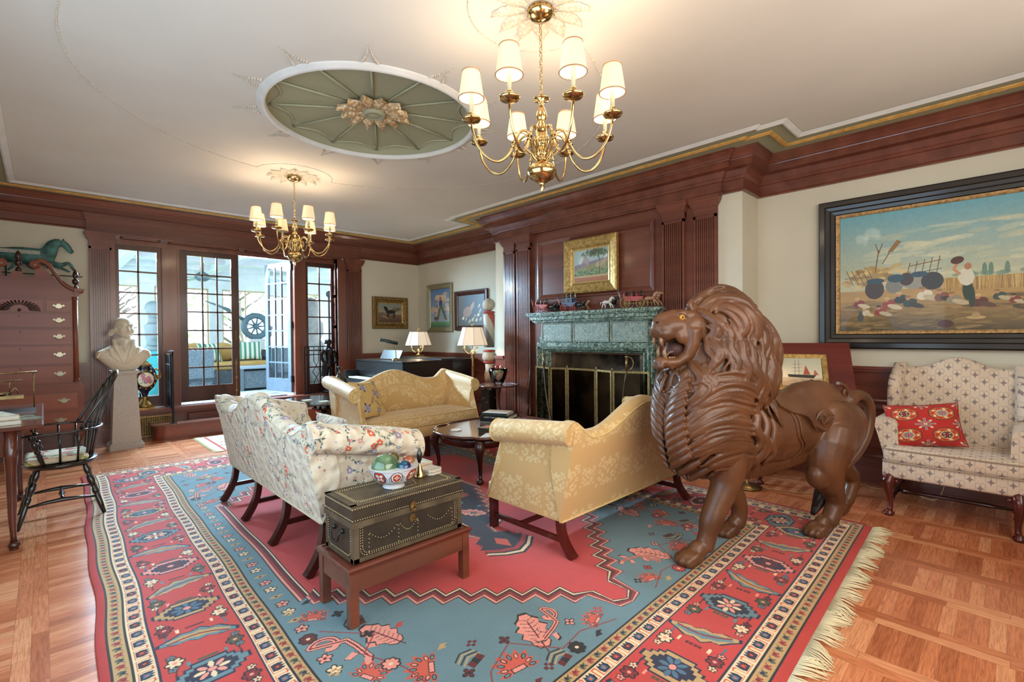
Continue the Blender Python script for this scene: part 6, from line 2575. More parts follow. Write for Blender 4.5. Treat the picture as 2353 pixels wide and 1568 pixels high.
def drawer(x0, x1, z0, z1, pulls, key=True, y=-.24):
 mb = MB()
 mb.box(x0, y - .014, z0, x1, y, z1)
 mb.box(x0 - .004, y - .006, z0 - .004, x1 + .004, y, z1 + .004)
 d = mb.build('drawer', m_chd, HB)
 zc = (z0 + z1) / 2 + .005
 for px in pulls:
  m2 = MB()
  q = [(-.055, .008), (-.04, .022), (-.03, .008), (-.018, .016), (-.012, .034), (0, .024), (.012, .034), (.018, .016), (.03, .008), (.04, .022), (.055, .008), (.035, -.012), (.014, -.022), (0, -.028), (-.014, -.022), (-.035, -.012)]
  m2.prism([(px + a, zc + b) for a, b in q], y - .018, y - .015, 'xz')
  m2.tube([(px + .036 * cos(a), y - .022 - .010 * abs(sin(a)), zc - .002 - .03 * sin(a)) for a in [pi * k / 8 for k in range(9)]], .0035, 5)
  m2.build('drawer_pull', m_silver, d)
 if key:
  m2 = MB()
  m2.box(-.004, y - .0155, z1 - .03, .004, y - .0145, z1 - .014)
  m2.build('keyhole', m_black, d)
m_silver = M('tarnished_brass_pull', '9a927c', .3, .85, c2='7c745f')
drawer(-.19, .19, 1.72, 1.85, (), False)
for s in (-1, 1):
 drawer(.225 if s > 0 else -.435, .435 if s > 0 else -.225, 1.725, 1.845, (s * .33,), False)
for z0, z1 in ((1.545, 1.69), (1.34, 1.505), (1.107, 1.31), (.885, 1.077)):
 drawer(-.435, .435, z0, z1, (-.33, .33))
drawer(-.48, .48, .57, .75, (-.36, .36), y=-.25)
for x0, x1 in ((-.48, -.18), (-.15, .15), (.18, .48)):
 drawer(x0, x1, .33, .53, ((x0 + x1) / 2,), False, y=-.25)
for sx in (-1, 1):
 for sy in (-1, 1):
  mb = MB()
  cabriole(mb, sx * .48, sy * .19, .30, sx * .7, sy * .7, 1.2, .034)
  mb.build('leg', m_ch, HB)
# ---- horse weathervane on the highboy
hv = T('horse_weathervane', 'verdigris copper running horse weathervane on top of the highboy', 'weathervane', (-.19, 8.29, 1.995))
m_verd = M('verdigris_copper', '4f7f78', .6, .25, c2='2f4c48', vs=9, detail=5, contrast=(.42, .6))
m_verd.node_tree.nodes['Principled BSDF'].inputs['Metallic'].default_value = .25
def px2(x, y):
 """photo pixel of the horse -> local x, z (plane at y = 8.27)"""
 return ((x - 42) * .00377, 2.49 - (y - 578) * .0053 - 1.995)
mb = MB()
HP = lambda *a: [(px2(x, y)[0], 0, px2(x, y)[1]) for x, y in a]
mb.tube(bez(HP((-75, 592), (-50, 594), (-20, 596), (10, 594), (45, 592), (80, 594), (105, 592)), 4), list(np.interp(np.linspace(0, 1, 25), [0, .2, .5, .8, 1], [.05, .095, .085, .105, .10])), 14)
mb.tube(bez(HP((100, 600), (112, 580), (122, 562), (140, 556)), 4), list(np.interp(np.linspace(0, 1, 13), [0, .5, 1], [.085, .065, .045])), 12)
mb.tube(bez(HP((138, 554), (152, 562), (163, 574), (169, 578)), 3), list(np.interp(np.linspace(0, 1, 10), [0, .4, 1], [.045, .036, .020])), 10)
mb.tube(HP((146, 558), (147, 545)), [.014, .002], 6)
for leg_, r in ((((112, 606), (138, 609), (158, 604), (170, 618), (183, 630)), .030), (((105, 612), (125, 612), (145, 618), (160, 624)), .026), (((-60, 600), (-80, 612), (-70, 625), (-95, 632)), .032), (((60, 600), (66, 618), (84, 622), (90, 629)), .020), (((40, 604), (28, 618), (16, 628)), .022)):
 q = bez(HP(*leg_), 3)
 mb.tube(q, list(np.interp(np.linspace(0, 1, len(q)), [0, .3, .85, 1], [r * 1.4, r * .8, r * .4, r * .5])), 8)
for k in range(9):
 a = HP((100 + 4 * k, 578 - 2.6 * k), (92 + 4 * k, 574 - 3 * k))
 mb.tube([(a[0][0], 0, a[0][2]), (a[1][0], 0, a[1][2] + .01)], [.02, .003], 6)
for v_ in range(len(mb.v)):
 x, y, z = mb.v[v_]
 mb.v[v_] = (x, y * .45, z)
mb.build('horse', m_verd, hv)
mb = MB()
mb.box(px2(-60, 0)[0], -.012, px2(0, 586)[1] - .02, px2(90, 0)[0], -.055, px2(0, 586)[1] + .025)
mb.build('patch', M('pale_flaked_paint', 'b5aca0', .8, c2='93a39b', vs=20), hv)
mb = MB()
mb.tube(HP((-110, 633), (192, 634)), .007, 6)
z0 = px2(12, 633)[1]
mb.tube([(px2(12, 0)[0], 0, .0), (px2(12, 0)[0], 0, z0 + .14)], .009, 6)
mb.lathe([(.06, 0), (.06, .012), (.012, .02)], (px2(12, 0)[0], 0, 0), n=14)
mb.build('rod', M('dark_green_rod', '23403c', .5, .4), hv)
# ---- pedestal and bust
m_stone = M('speckled_grey_stone', 'b9b4ad', .85, c2='aaa59e', vs=70, detail=2, bump=.15, bs=160)
pd_ = T('pedestal', 'tapered grey stone pedestal under the marble bust', 'pedestal', (.745, 7.93, 0))
mb = MB()
rows = []
for a, z in ((.175, 0), (.175, .05), (.165, .055), (.160, .075), (.150, .078), (.148, .08), (.112, .93), (.112, .932), (.122, .94), (.128, .95), (.140, .955), (.142, .99), (.142, .99)):
 rows.append([(-a, -a, z), (a, -a, z), (a, a, z), (-a, a, z)])
mb.grid(rows, closed_u=True, cap=True, sm=False)
mb.build('shaft', m_stone, pd_)
bs_ = T('marble_bust', 'cream marble bust of a man in a uniform coat on the grey pedestal', 'bust', (.745, 7.93, .991), -.02)
m_marb = M('cream_marble', 'd8cfbc', .5, c2='cbc0a9', vs=4, bump=.05)
mb = MB()
# faces -y
rows = []
for z, w, d, oy in ((0, .115, .08, .0), (.05, .155, .10, .0), (.10, .205, .115, 0), (.15, .25, .12, 0), (.19, .268, .12, .005), (.22, .262, .12, .01), (.25, .225, .11, .015), (.28, .165, .10, .015), (.31, .11, .085, .01)):
 rows.append([(w * cos(a), oy + d * sin(a) * (1.15 if sin(a) < 0 else .8), z) for a in [2 * pi * k / 28 for k in range(28)]])
mb.grid(rows, closed_u=True, cap=True)
mb.tube([(0, .02, .26), (0, .01, .33), (0, .0, .40)], [.085, .075, .072], 16)
hd_ = MB()
hd_.sph((0, 0, .515), 1, 24, 18, sx=.088, sy=.112, sz=.128)
hd_.sph((0, -.045, .455), 1, 16, 12, sx=.066, sy=.068, sz=.072)
hd_.sph((0, -.100, .418), 1, 10, 8, sx=.028, sy=.022, sz=.022)
hd_.tube([(0, -.112, .535), (0, -.132, .505), (0, -.145, .484), (0, -.118, .474)], [.010, .013, .017, .012], 8)
hd_.tube([(-.026, -.110, .447), (0, -.120, .449), (.026, -.110, .447)], [.006, .010, .006], 6)
for s in (-1, 1):
 hd_.tube([(s * .014, -.110, .548), (s * .04, -.110, .556), (s * .066, -.088, .545)], [.010, .012, .008], 6)
 hd_.sph((s * .037, -.100, .528), 1, 10, 8, sx=.017, sy=.010, sz=.009)
 hd_.sph((s * .046, -.085, .485), 1, 10, 8, sx=.028, sy=.028, sz=.03)
 hd_.sph((s * .088, .0, .505), 1, 8, 8, sx=.010, sy=.02, sz=.034)
 for k in range(3):
  hd_.tube([(s * (.080 + .008 * k), -.03 + .03 * k, .50 - .018 * k), (s * (.100 + .004 * k), .035 + .02 * k, .475 - .014 * k), (s * .085, .09, .47 - .012 * k)], [.018, .030, .020], 8)
hd_.sph((0, .012, .562), 1, 18, 12, sx=.092, sy=.112, sz=.088)
hd_.tube([(0, .11, .50), (0, .13, .42), (0, .11, .33)], [.04, .03, .022], 8)
ch_, sh_ = cos(.30), sin(.30)
hd_.v = [(x * ch_ - y * sh_, x * sh_ + y * ch_, z) for x, y, z in hd_.v]
off = len(mb.v)
mb.v += hd_.v
mb.f += [tuple(i + off for i in f) for f in hd_.f]
mb.mi += hd_.mi
mb.sm += hd_.sm
mb.uv += hd_.uv
for s in (-1, 1):
 for k in range(11):
  a = -1.3 + 2.6 * k / 10
  mb.tube([(s * (.18 + .02 * cos(a)), .01 + .08 * sin(a), .245), (s * (.22 + .02 * cos(a)), .01 + .09 * sin(a), .225), (s * (.25 + .01 * cos(a)), .01 + .095 * sin(a), .16)], [.013, .015, .009], 6)
 mb.tube([(s * .075, .06, .345), (s * .092, -.03, .36), (s * .082, -.095, .29), (s * .045, -.128, .19), (s * .01, -.128, .08)], [.022, .026, .028, .022, .012], 8)
 mb.tube([(s * .13, -.075, .27), (s * .12, -.112, .20), (s * .055, -.130, .12)], [.024, .024, .012], 8)
for k in range(7):
 mb.tube([(-.035 + .004 * k, -.100, .36 - .022 * k), (0, -.128, .352 - .022 * k), (.035 - .004 * k, -.100, .36 - .022 * k)], [.010, .013, .010], 6)
o = mb.build('bust_raw', m_marb)
r = o.modifiers.new('r', 'REMESH')
r.mode = 'VOXEL'
r.voxel_size = .0048
r.use_smooth_shade = True
s = o.modifiers.new('s', 'SMOOTH')
s.factor, s.iterations = .5, 2
o = tomesh(o)
o.name = 'carving'
o.scale = (1.05, 1.05, 1.05)
o.parent = bs_
# ---- porcelain urn with gilt mounts on the sill
um = M('cobalt_porcelain', '11142e', .12, coat=.8)
urn = T('porcelain_urn', 'cobalt blue and gilt porcelain urn with a rose medallion on the sill behind the pedestal', 'vase', (1.01, 8.42, SILL))
mb = MB()
mb.lathe([(.03, .17), (.035, .20), (.05, .235), (.105, .30), (.138, .38), (.142, .45), (.125, .53), (.095, .58), (.075, .605), (.082, .62)], n=28)
mb.build('body', um, urn)
mb = MB()
mb.box(-.10, -.10, 0, .10, .10, .03)
mb.lathe([(.095, .03), (.10, .05), (.085, .07), (.06, .10), (.04, .13), (.03, .16), (.036, .172), (.03, .18)], n=24)
mb.lathe([(.08, .60), (.09, .615), (.07, .63), (.05, .66), (.02, .68), (.025, .70), (.005, .73)], n=20)
for s in (-1, 1):
 mb.tube(bez([(s * .13, 0, .40), (s * .18, 0, .44), (s * .17, 0, .52), (s * .12, 0, .56), (s * .11, 0, .52)], 4), .011, 6)
 mb.sph((s * .15, 0, .45), .028, 8, 6)
mb.tube([(.089 * cos(a), -.105 - .03 * (1 - abs(cos(a)) ** 2), .42 + .10 * sin(a)) for a in [2 * pi * k / 24 for k in range(24)]], .010, 6, closed=True)
for k in range(12):
 a = 2 * pi * k / 12
 mb.sph((.115 * cos(a), -.10 - .01 * abs(sin(a)), .42 + .125 * sin(a)), .018, 6, 5)
mb.build('gilt_mount', M('gilt_bronze', 'a9854a', .3, .85, c2='7f6234', vs=25), urn)
def rose_pic():
 p = Pic(160, 160, 'd8cdb6')
 for x, y in ((60, 90), (105, 95), (80, 60), (50, 130), (120, 60)):
  p.petals(x, y, 26, 5, 'b05a74', core='d89aa8')
 for k in range(8):
  p.ell(30 + 14 * k, 40 + 9 * (k % 3), 9, 4, '4d6a44', k)
 return p
mb = MB()
rows = [[(.088 * r * cos(a), -.143 + .022 * r * r * abs(cos(a)) ** 1.5, .42 + .098 * r * sin(a)) for a in [2 * pi * k / 24 for k in range(25)]] for r in (.02, .4, .75, 1)]
mb.grid(rows)
for i_, f in enumerate(mb.f):
 mb.uv[i_] = [(.5 + mb.v[i][0] / .18, .5 + (mb.v[i][2] - .42) / .2) for i in f]
mb.build('rose_medallion', picmat('rose_painting', rose_pic(), .2, coat=.5), urn)
# ---- iron railings
def railing(label, loc, rz, w, h, post=None, diamonds=True):
 t = T('iron_railing', label, 'railing', loc, rz)
 mb = MB()
 for x in (0, w):
  mb.box(x - .010, -.010, 0, x + .010, .010, h)
 for z in (.02, h - .14, h):
  mb.box(0, -.008, z - .008, w, .008, z + .008)
 mb.build('frame', m_black, t)
 n = 5
 for k in range(1, n):
  mb = MB()
  x = w * k / n
  if diamonds and k in (2, 3):
   s = -1 if k == 2 else 1
   c = w / 2
   mb.tube([(x, 0, .02), (x, 0, h * .25), (c, 0, h * .34), (c + s * w * .16, 0, h * .47), (c, 0, h * .60), (x, 0, h * .69), (x, 0, h)], .006, 6)
  else:
   mb.box(x - .005, -.005, .02, x + .005, .005, h)
  mb.build('baluster', m_black, t)
 return t
rl_ = railing('black iron railing returning from the post left of the garden door', (1.27, 8.48, SILL), -pi / 2, .33, .76)
rl2 = railing('black iron railing panel before the right sidelight beside the bronze figure', (3.20, 8.40, SILL), 0, .40, .82)
po = T('railing_post', 'slim iron post standing on the left end of the step', 'post', (1.285, 8.11, .215))
mb = MB()
mb.box(-.012, -.012, .008, .012, .012, .93)
mb.box(-.04, -.03, 0, .04, .03, .008)
mb.tube(bez([(0, 0, .93), (0, -.04, .98), (0, -.02, 1.0), (0, .1, 1.0), (0, .2, .99), (0, .34, .985)], 3), .014, 6)
mb.build('post', m_black, po)
# ---- bronze figure on the sill
bf = T('bronze_statue', 'dark bronze statuette of a man in a tailcoat standing before the right sidelight', 'statue', (3.63, 8.42, SILL), .15)
m_brz = M('dark_bronze', '2b2320', .35, .6, c2='1d1816', vs=12)
mb = MB()
mb.lathe([(.12, 0), (.12, .03), (.10, .04)], n=20)
for s in (-1, 1):
 mb.tube(bez([(s * .05, 0, .04), (s * .055, .01, .22), (s * .05, -.01, .40), (s * .04, 0, .50)], 3), list(np.interp(np.linspace(0, 1, 10), [0, .3, .6, 1], [.026, .038, .034, .055])), 10)
 mb.sph((s * .055, -.04, .05), 1, 8, 6, sx=.026, sy=.06, sz=.02)
mb.tube(bez([(0, 0, .46), (0, 0, .56), (0, -.01, .66), (0, -.005, .76), (0, 0, .80)], 3), [(.075, .065)] * 4 + [(.070, .06)] * 3 + [(.092, .065)] * 3 + [(.06, .045)] * 3, 14)
mb.tube(bez([(.0, .03, .70), (-.02, .06, .50), (-.03, .08, .28)], 3), [(.10, .03)] * 4 + [(.11, .03)] * 3, 12)
mb.tube(bez([(-.085, 0, .75), (-.14, .0, .66), (-.13, -.05, .55), (-.10, -.09, .50)], 3), [.032] * 4 + [.026] * 3 + [.02] * 3, 8)
mb.tube(bez([(.085, 0, .75), (.145, .02, .65), (.12, -.04, .55), (.07, -.07, .52)], 3), [.032] * 4 + [.026] * 3 + [.02] * 3, 8)
mb.tube([(0, 0, .78), (0, -.005, .86)], [.035, .03], 10)
mb.sph((0, -.01, .895), 1, 14, 10, sx=.045, sy=.052, sz=.058)
mb.sph((0, .02, .905), 1, 12, 8, sx=.055, sy=.052, sz=.05)
for s in (-1, 1):
 mb.sph((s * .05, .02, .875), .02, 8, 6)
mb.sph((0, -.062, .89), .010, 6, 5)
o = mb.build('raw', m_brz)
r = o.modifiers.new('r', 'REMESH')
r.mode, r.voxel_size, r.use_smooth_shade = 'VOXEL', .008, True
o = tomesh(o)
o.name = 'figure'
o.parent = bf
# ================================================================== FIREPLACE
def marble(name, c1, c2, c3, sc=9):
 m, nt, p = _base(name)
 tc = N(nt, 'ShaderNodeTexCoord')
 nz = N(nt, 'ShaderNodeTexNoise')
 nz.inputs['Scale'].default_value = sc
 nz.inputs['Detail'].default_value = 8
 nz.inputs['Distortion'].default_value = 2.2
 L(nt, tc.outputs['Object'], nz.inputs['Vector'])
 cr = N(nt, 'ShaderNodeValToRGB')
 r = cr.color_ramp
 r.elements[0].position, r.elements[0].color = .36, hx(c1)
 r.elements[1].position, r.elements[1].color = .66, hx(c3)
 e = r.elements.new(.5)
 e.color = hx(c2)
 L(nt, nz.outputs[0], cr.inputs[0])
 L(nt, cr.outputs[0], p.inputs['Base Color'])
 p.inputs['Roughness'].default_value = .3
 bumpit(nt, p, nz.outputs[0], .5, .01)
 return m
m_mar = marble('green_veined_marble', '2e3a30', '5f7260', 'a3ae98', 14)
m_mar2 = marble('carved_green_marble', '4c5c50', '76877a', 'a9a68c', 42)
fp = T('fireplace', 'carved green marble fireplace mantel in the panelled chimney breast', 'fireplace', (XB, 3.72, 0))
FF = ((0, 0), (0, 1), (-1, 0))
mb = MB()
for a, b, z0, z1 in ((.92, .205, 1.665, 1.70), (.90, .19, 1.65, 1.665), (.88, .165, 1.60, 1.65), (.86, .14, 1.575, 1.60), (.84, .12, 1.56, 1.575)):
 fr_box(mb, FF, -a - .1, .0, z0, a + .1, b, z1)
mb.build('mantel_shelf', m_mar, fp)
mb = MB()
fr_box(mb, FF, -.84, 0, 1.26, .84, .075, 1.56)
fr_box(mb, FF, -.91, 0, 1.22, .91, .10, 1.29)
for s in (-1, 1):
 mb.prism([(s * .84, 1.29), (s * .90, 1.30), (s * .90, 1.36), (s * .86, 1.40), (s * .87, 1.46), (s * .84, 1.56)], -.06, 0, 'yz')
mb.build('frieze', m_mar, fp)
mb = MB()
for a, b in ((-.80, -.33), (-.27, .25), (.31, .80)):
 fr_box(mb, FF, a, .075, 1.32, b, .088, 1.54)
 fr_frame(mb, FF, a - .02, 1.305, b + .02, 1.555, [(0, .075), (0, .096), (.012, .096), (.02, .085)])
mb.build('carved_panel', m_mar2, fp)
mb = MB()
Pm = [(0, 0), (0, .115), (.02, .115), (.03, .085), (.07, .075), (.08, .09), (.10, .09), (.11, .06), (.14, .05), (.15, .07), (.17, .065), (.185, .03), (.20, .02), (.20, -.15)]
rows = []
for (y, z, cy, cz) in ((-.90, 0, 1, 0), (-.90, 1.245, 1, -1), (.90, 1.245, -1, -1), (.90, 0, -1, 0)):
 rows.append([(-d, y + cy * i * .92, z + cz * i * .42) for i, d in Pm])
mb.grid(rows, sm=False)
mb.build('surround', m_mar, fp)
m_brick = M('sooty_firebrick', '8a7256', .9, c2='2a211a', vs=2.2, detail=4, contrast=(.35, .62), bump=.3, bs=40)
mb = MB()
mb.box(.0, -.72, 0, .40, -.66, 1.2)
mb.box(.0, .66, 0, .40, .72, 1.2)
mb.box(.38, -.72, 0, .41, .72, 1.2)
mb.box(-.02, -.72, 1.165, .41, .72, 1.2)
mb.box(-.0, -.72, -.0, .41, .72, .012)
mb.build('firebox', m_brick, fp)
mb = MB()
mb.box(-.60, -.95, 0, -.11, .95, .012)
mb.build('hearth', m_mar, fp)
# fire screen
fs = T('fire_screen', 'folding brass and mesh fire screen in front of the fireplace', 'fire screen', (4.80, 3.65, .0125))
m_mesh = glassmat('fine_black_mesh', (.52, .48, .42, 1), .02)
SP = [(.02, .86), (-.10, .50), (-.02, .28), (-.02, -.17), (-.10, -.45), (.03, -.86)]
for (x0, y0), (x1, y1) in zip(SP[:-1], SP[1:]):
 l = math.hypot(x1 - x0, y1 - y0)
 fr = ((x0, y0), ((x1 - x0) / l, (y1 - y0) / l), (-(y1 - y0) / l * -1, (x1 - x0) / l * -1))
 mb = MB()
 fr_frame(mb, fr, .004, .02, l - .004, .965, [(0, -.008), (0, .008), (.024, .008), (.024, -.008)])
 f_ = mb.build('panel_frame', m_oldbrass, fs)
 mb = MB()
 fr_box(mb, fr, .02, -.001, .04, l - .02, .001, .95)
 mb.build('wire_mesh', m_mesh, f_)
mb = MB()
for x, y in SP[1:-1]:
 mb.lathe([(.008, .965), (.010, .975), (.004, .98), (.007, .99), (.001, .998)], (x, y, 0), n=8)
mb.build('hinge_finial', m_oldbrass, fs)
def sabre(label, loc, lean, hilt):
 t = T('sabre', label, 'sword', loc)
 mb = MB()
 pts = [(0, lean * (1 - k / 8) + .05 * sin(pi * k / 8), .98 * k / 8) for k in range(9)]
 mb.tube(pts, [(.004, .008)] + [(.005, .014)] * 8, 6)
 mb.build('blade', M('scabbard_steel', '6d5a4e', .35, .6), t)
 mb = MB()
 mb.tube([(0, 0, .98), (0, 0, 1.12)], [.015, .013], 8)
 mb.lathe([(.013, 1.12), (.020, 1.125), (.018, 1.14), (.004, 1.148)], n=10)
 s = 1 if hilt > 0 else -1
 mb.tube(bez([(0, -s * .05, .985), (0, 0, .985), (0, s * .06, 1.0), (0, s * .085, 1.06), (0, s * .06, 1.12), (0, s * .01, 1.13)], 4), .006, 6)
 mb.build('hilt', m_oldbrass, t)
sabre('brass hilted sabre leaning at the left side of the fire screen', (4.66, 4.22, .0125), -.22, 1)
sabre('brass hilted sabre standing at the right side of the fire screen', (4.66, 2.98, .0125), .03, -1)
rf = T('musket', 'old musket leaning on the fluted pilaster left of the fireplace', 'gun', (4.90, 4.74, 0))
mb = MB()
mb.tube([(0, 0, .42), (.06, .0, 1.14)], [.012, .008], 8)
mb.build('barrel', M('gun_steel', '55504e', .35, .8), rf)
mb = MB()
mb.tube([(-.03, 0, 0), (-.025, 0, .12), (.0, 0, .36), (.045, .004, .95)], [(.02, .045), (.016, .036), (.014, .016), (.010, .010)], 8)
mb.build('stock', m_leg, rf)
# ================================================================== PICTURES
def frame_pic(name, label, fr, s0, z0, s1, z1, prof, fm, pic, inner=None, im=None, cat='painting', flip=True, w=None):
 t = T(name, label, cat, (fr[0][0] + fr[1][0] * s0, fr[0][1] + fr[1][1] * s0, z0))
 F2 = ((0, 0), fr[1], fr[2])
 W_, H_ = s1 - s0, z1 - z0
 mb = MB()
 fr_frame(mb, F2, 0, 0, W_, H_, prof)
 fr_box(mb, F2, .01, 0, .01, W_ - .01, .006, H_ - .01)
 mb.build('frame', fm, t)
 wi = max(p_[0] for p_ in prof)
 if inner:
  mb = MB()
  fr_frame(mb, F2, wi - .002, wi - .002, W_ - wi + .002, H_ - wi + .002, [(0, .006), (0, inner[1]), (inner[0] * .6, inner[1] * .8), (inner[0], .012)])
  mb.build('gilt_liner', im, t)
  wi += inner[0]
 mb = MB()
 d = .0125
 (ux, uy), (nx, ny) = fr[1], fr[2]
 q = [(ux * a + nx * d, uy * a + ny * d, b) for a, b in ((wi, wi), (W_ - wi, wi), (W_ - wi, H_ - wi), (wi, H_ - wi))]
 mb.v += q
 mb.face((0, 1, 2, 3), [(1, 0), (0, 0), (0, 1), (1, 1)] if flip else [(0, 0), (1, 0), (1, 1), (0, 1)])
 mb.build('canvas', picmat(label[:24], pic, .45, coat=.2), t)
 return t
def harvest_pic():
 p = Pic(1500, 760, '7fa8a4')
 p.grad(0, 190, '4a3f22', 'a07f4a')
 p.grad(190, 260, 'b08c52', 'a8864c')
 p.grad(260, 760, 'b9b48e', '5f9aa6')
 rd = random.Random(6)
 for k in range(70):                                   # clouds
  x, y = rd.uniform(200, 1500), rd.uniform(320, 640)
  p.ell(x, y, rd.uniform(40, 150), rd.uniform(6, 20), rd.choice(('c9c4a0', 'd6cfa8', 'a9b8a4', 'bdb992')), rd.uniform(-.1, .25), .35)
 p.rect(520, 250, 1500, 310, 'b8985a')                 # standing corn
 for k in range(260):
  x = rd.uniform(560, 1500)
  p.line([(x, 235), (x + rd.uniform(-6, 6), 308)], 4, rd.choice(('a5824a', 'c9ab6a', '8f6d3c')))
 for k in range(40):
  x = rd.uniform(660, 1500)
  p.ell(x, 322 + rd.uniform(-4, 10), 26, rd.uniform(8, 18), '6f8a76', al=.8)
 for x in (800, 830, 905, 1180, 1195, 1215, 1330, 1400):
  p.ell(x, 350, 12, 36, '64806c')
 for k in range(220):
  p.ell(rd.uniform(0, 1500), rd.uniform(0, 200), rd.uniform(20, 90), rd.uniform(3, 10), rd.choice(('6b5228', '8f7442', '3c3218', 'a98850')), rd.uniform(-.2, .2), .45)
 for k in range(160):                                   # hay wagon
  p.ell(rd.gauss(210, 75), rd.gauss(350, 26), 26, 11, rd.choice(('bb9c58', 'a08345', 'd0b472', '8f7238')), rd.uniform(-.6, .6), .8)
 for k in range(5):
  p.line([(40 + 34 * k, 400 - 2 * k), (85 + 34 * k, 300)], 5, '6f5230')
  p.line([(420 + 40 * k, 420 + 7 * k), (400 + 40 * k, 330)], 5, '6f5230')
 p.line([(30, 350), (200, 350)], 5, '6f5230')
 p.line([(420, 350), (590, 372)], 5, '6f5230')
 p.line([(415, 400), (585, 425)], 5, '6f5230')
 p.line([(220, 380), (240, 520)], 6, '5f4628')
 p.line([(240, 500), (222, 560)], 5, '5f4628')
 p.line([(240, 500), (262, 560)], 5, '5f4628')
 p.line([(262, 430), (310, 510)], 5, '5f4628')
 p.poly([(290, 500), (320, 500), (372, 560), (345, 575)], '8a6840')
 for x, y, rx, ry, c in ((215, 265, 58, 62, '3d2a1c'), (330, 280, 50, 44, '77756a'), (455, 300, 90, 44, '8f8a7a'), (540, 300, 60, 55, '2e241c'), (400, 320, 40, 40, '3b2618'), (340, 330, 50, 26, '25404c'), (220, 320, 55, 18, '25404c'), (470, 345, 50, 18, '25404c')):
  p.ell(x, y, rx, ry, c)
 ppl = [((120, 175), '7a2a22', .9), ((300, 165), '8f3a2c', 1), ((370, 195), '2c3a34', 1), ((500, 215), 'd2c8ac', 1.1), ((420, 170), '30463c', 1), ((590, 200), '7a4a34', 1), ((650, 180), '8a8068', 1), ((780, 160), '5a2a20', 1), ((870, 190), '33443c', .8), ((940, 165), '7a3426', .7), ((250, 120), '8f3a2c', .9), ((160, 115), 'c9bfa4', .7)]
 for (x, y), c, s in ppl:
  p.ell(x, y, 40 * s, 26 * s, c, .3)
  p.ell(x + 34 * s, y - 16 * s, 44 * s, 15 * s, rd.choice(('c4b696', '3a3226', 'b5a684', '5a3a2a')), -.25)
  p.ell(x - 12 * s, y + 30 * s, 13 * s, 14 * s, 'b9835e')
  p.ell(x - 12 * s, y + 40 * s, 18 * s, 7 * s, rd.choice(('8a6a3a', '2a1f18', 'c2a868')))
 p.ell(720, 235, 26, 62, '22382c')                      # the man drinking
 p.ell(740, 190, 16, 62, '22382c')
 p.ell(712, 310, 40, 52, 'cdc6b0', .1)
 p.ell(720, 372, 18, 20, 'a8704c')
 p.line([(680, 330), (650, 360), (672, 400)], 15, 'b9835e')
 p.ell(668, 412, 34, 22, '4a2418', .2)
 p.ell(1000, 205, 22, 50, 'cfc6ac')                     # woman in the field
 p.ell(1000, 260, 16, 26, '7a3a2c')
 p.ell(1000, 292, 9, 10, 'b9835e')
 for k in range(90):                                    # cut sheaves
  p.ell(rd.gauss(1090, 70), rd.gauss(125, 16), 34, 8, rd.choice(('4c3c1e', '3a2e18', '6a5428')), rd.uniform(-.3, .3), .8)
 p.ell(760, 70, 48, 10, 'b89a62')
 p.ell(760, 84, 20, 16, 'a8885a')
 p.ell(610, 35, 42, 24, '4a2418')
 p.ell(130, 85, 20, 28, '4a4c46')
 p.ell(130, 118, 12, 12, '4a4c46')
 p.noise(.05, 3, 2)
 p.noise(.05, 14, 5)
 return p
def mtn_pic():
 p = Pic(400, 330, '9fb5b0')
 p.grad(0, 60, 'a0623e', 'a87850')
 p.grad(60, 140, '4f6a4a', '6d8460')
 p.poly([(0, 140), (0, 170), (90, 190), (130, 260), (150, 262), (190, 200), (400, 230), (400, 130)], '7d7280')
 p.poly([(0, 130), (150, 165), (400, 200), (400, 110), (0, 110)], '85805a')
 rd = random.Random(8)
 for k in range(140):
  p.ell(rd.uniform(0, 400), rd.gauss(95, 22), 14, 8, rd.choice(('5d7a4a', '3f5638', '7d9460', '8a9a6c')), rd.uniform(0, 3), .7)
 p.line([(300, 60), (310, 170), (290, 280)], 9, '4a3c30')
 p.line([(310, 170), (360, 250)], 5, '4a3c30')
 for k in range(120):
  p.ell(rd.gauss(265, 75), rd.gauss(290, 22), 20, 8, rd.choice(('4c5a3c', '3d4a30', '6a7450')), rd.uniform(0, 3), .7)
 p.rect(0, 40, 400, 60, 'b59a6c')
 p.poly([(0, 0), (400, 0), (400, 15), (0, 45)], 'a5603c')
 p.noise(.07, 4, 2)
 return p
def fisher_pic():
 p = Pic(300, 520, '6d8fb4')
 p.grad(60, 520, '9db8c4', '4f74a8')
 p.grad(0, 70, '4a7a5e', '6a9a6a')
 rd = random.Random(3)
 for cx, cy, s in ((180, 380, 1.3), (60, 230, .9), (280, 230, .7)):
  for k in range(26):
   p.ell(rd.gauss(cx, 32 * s), rd.gauss(cy, 26 * s), 28 * s, 20 * s, rd.choice(('d8c3a8', 'cfae98', 'dfd0b8')), 0, .6)
 p.ell(165, 325, 26, 52, '2f55a0')
 p.ell(160, 388, 15, 17, 'a86c48')
 p.ell(160, 404, 22, 8, 'b07a56')
 p.line([(165, 290), (135, 200), (120, 120)], 28, '6d6a3c')
 p.line([(170, 290), (215, 190), (240, 110)], 28, '6d6a3c')
 p.ell(252, 100, 22, 9, 'a86c48')
 p.line([(110, 360), (220, 350)], 5, '7a5c3c')
 p.line([(105, 355), (110, 260)], 12, '5f7466')
 p.ell(95, 120, 40, 22, '6d5644')
 p.line([(60, 140), (52, 200)], 6, '5c4a3c')
 for x in (72, 88, 112, 124):
  p.line([(x, 110), (x - 4, 70)], 7, '5c4a3c')
 p.noise(.05, 3, 2)
 return p
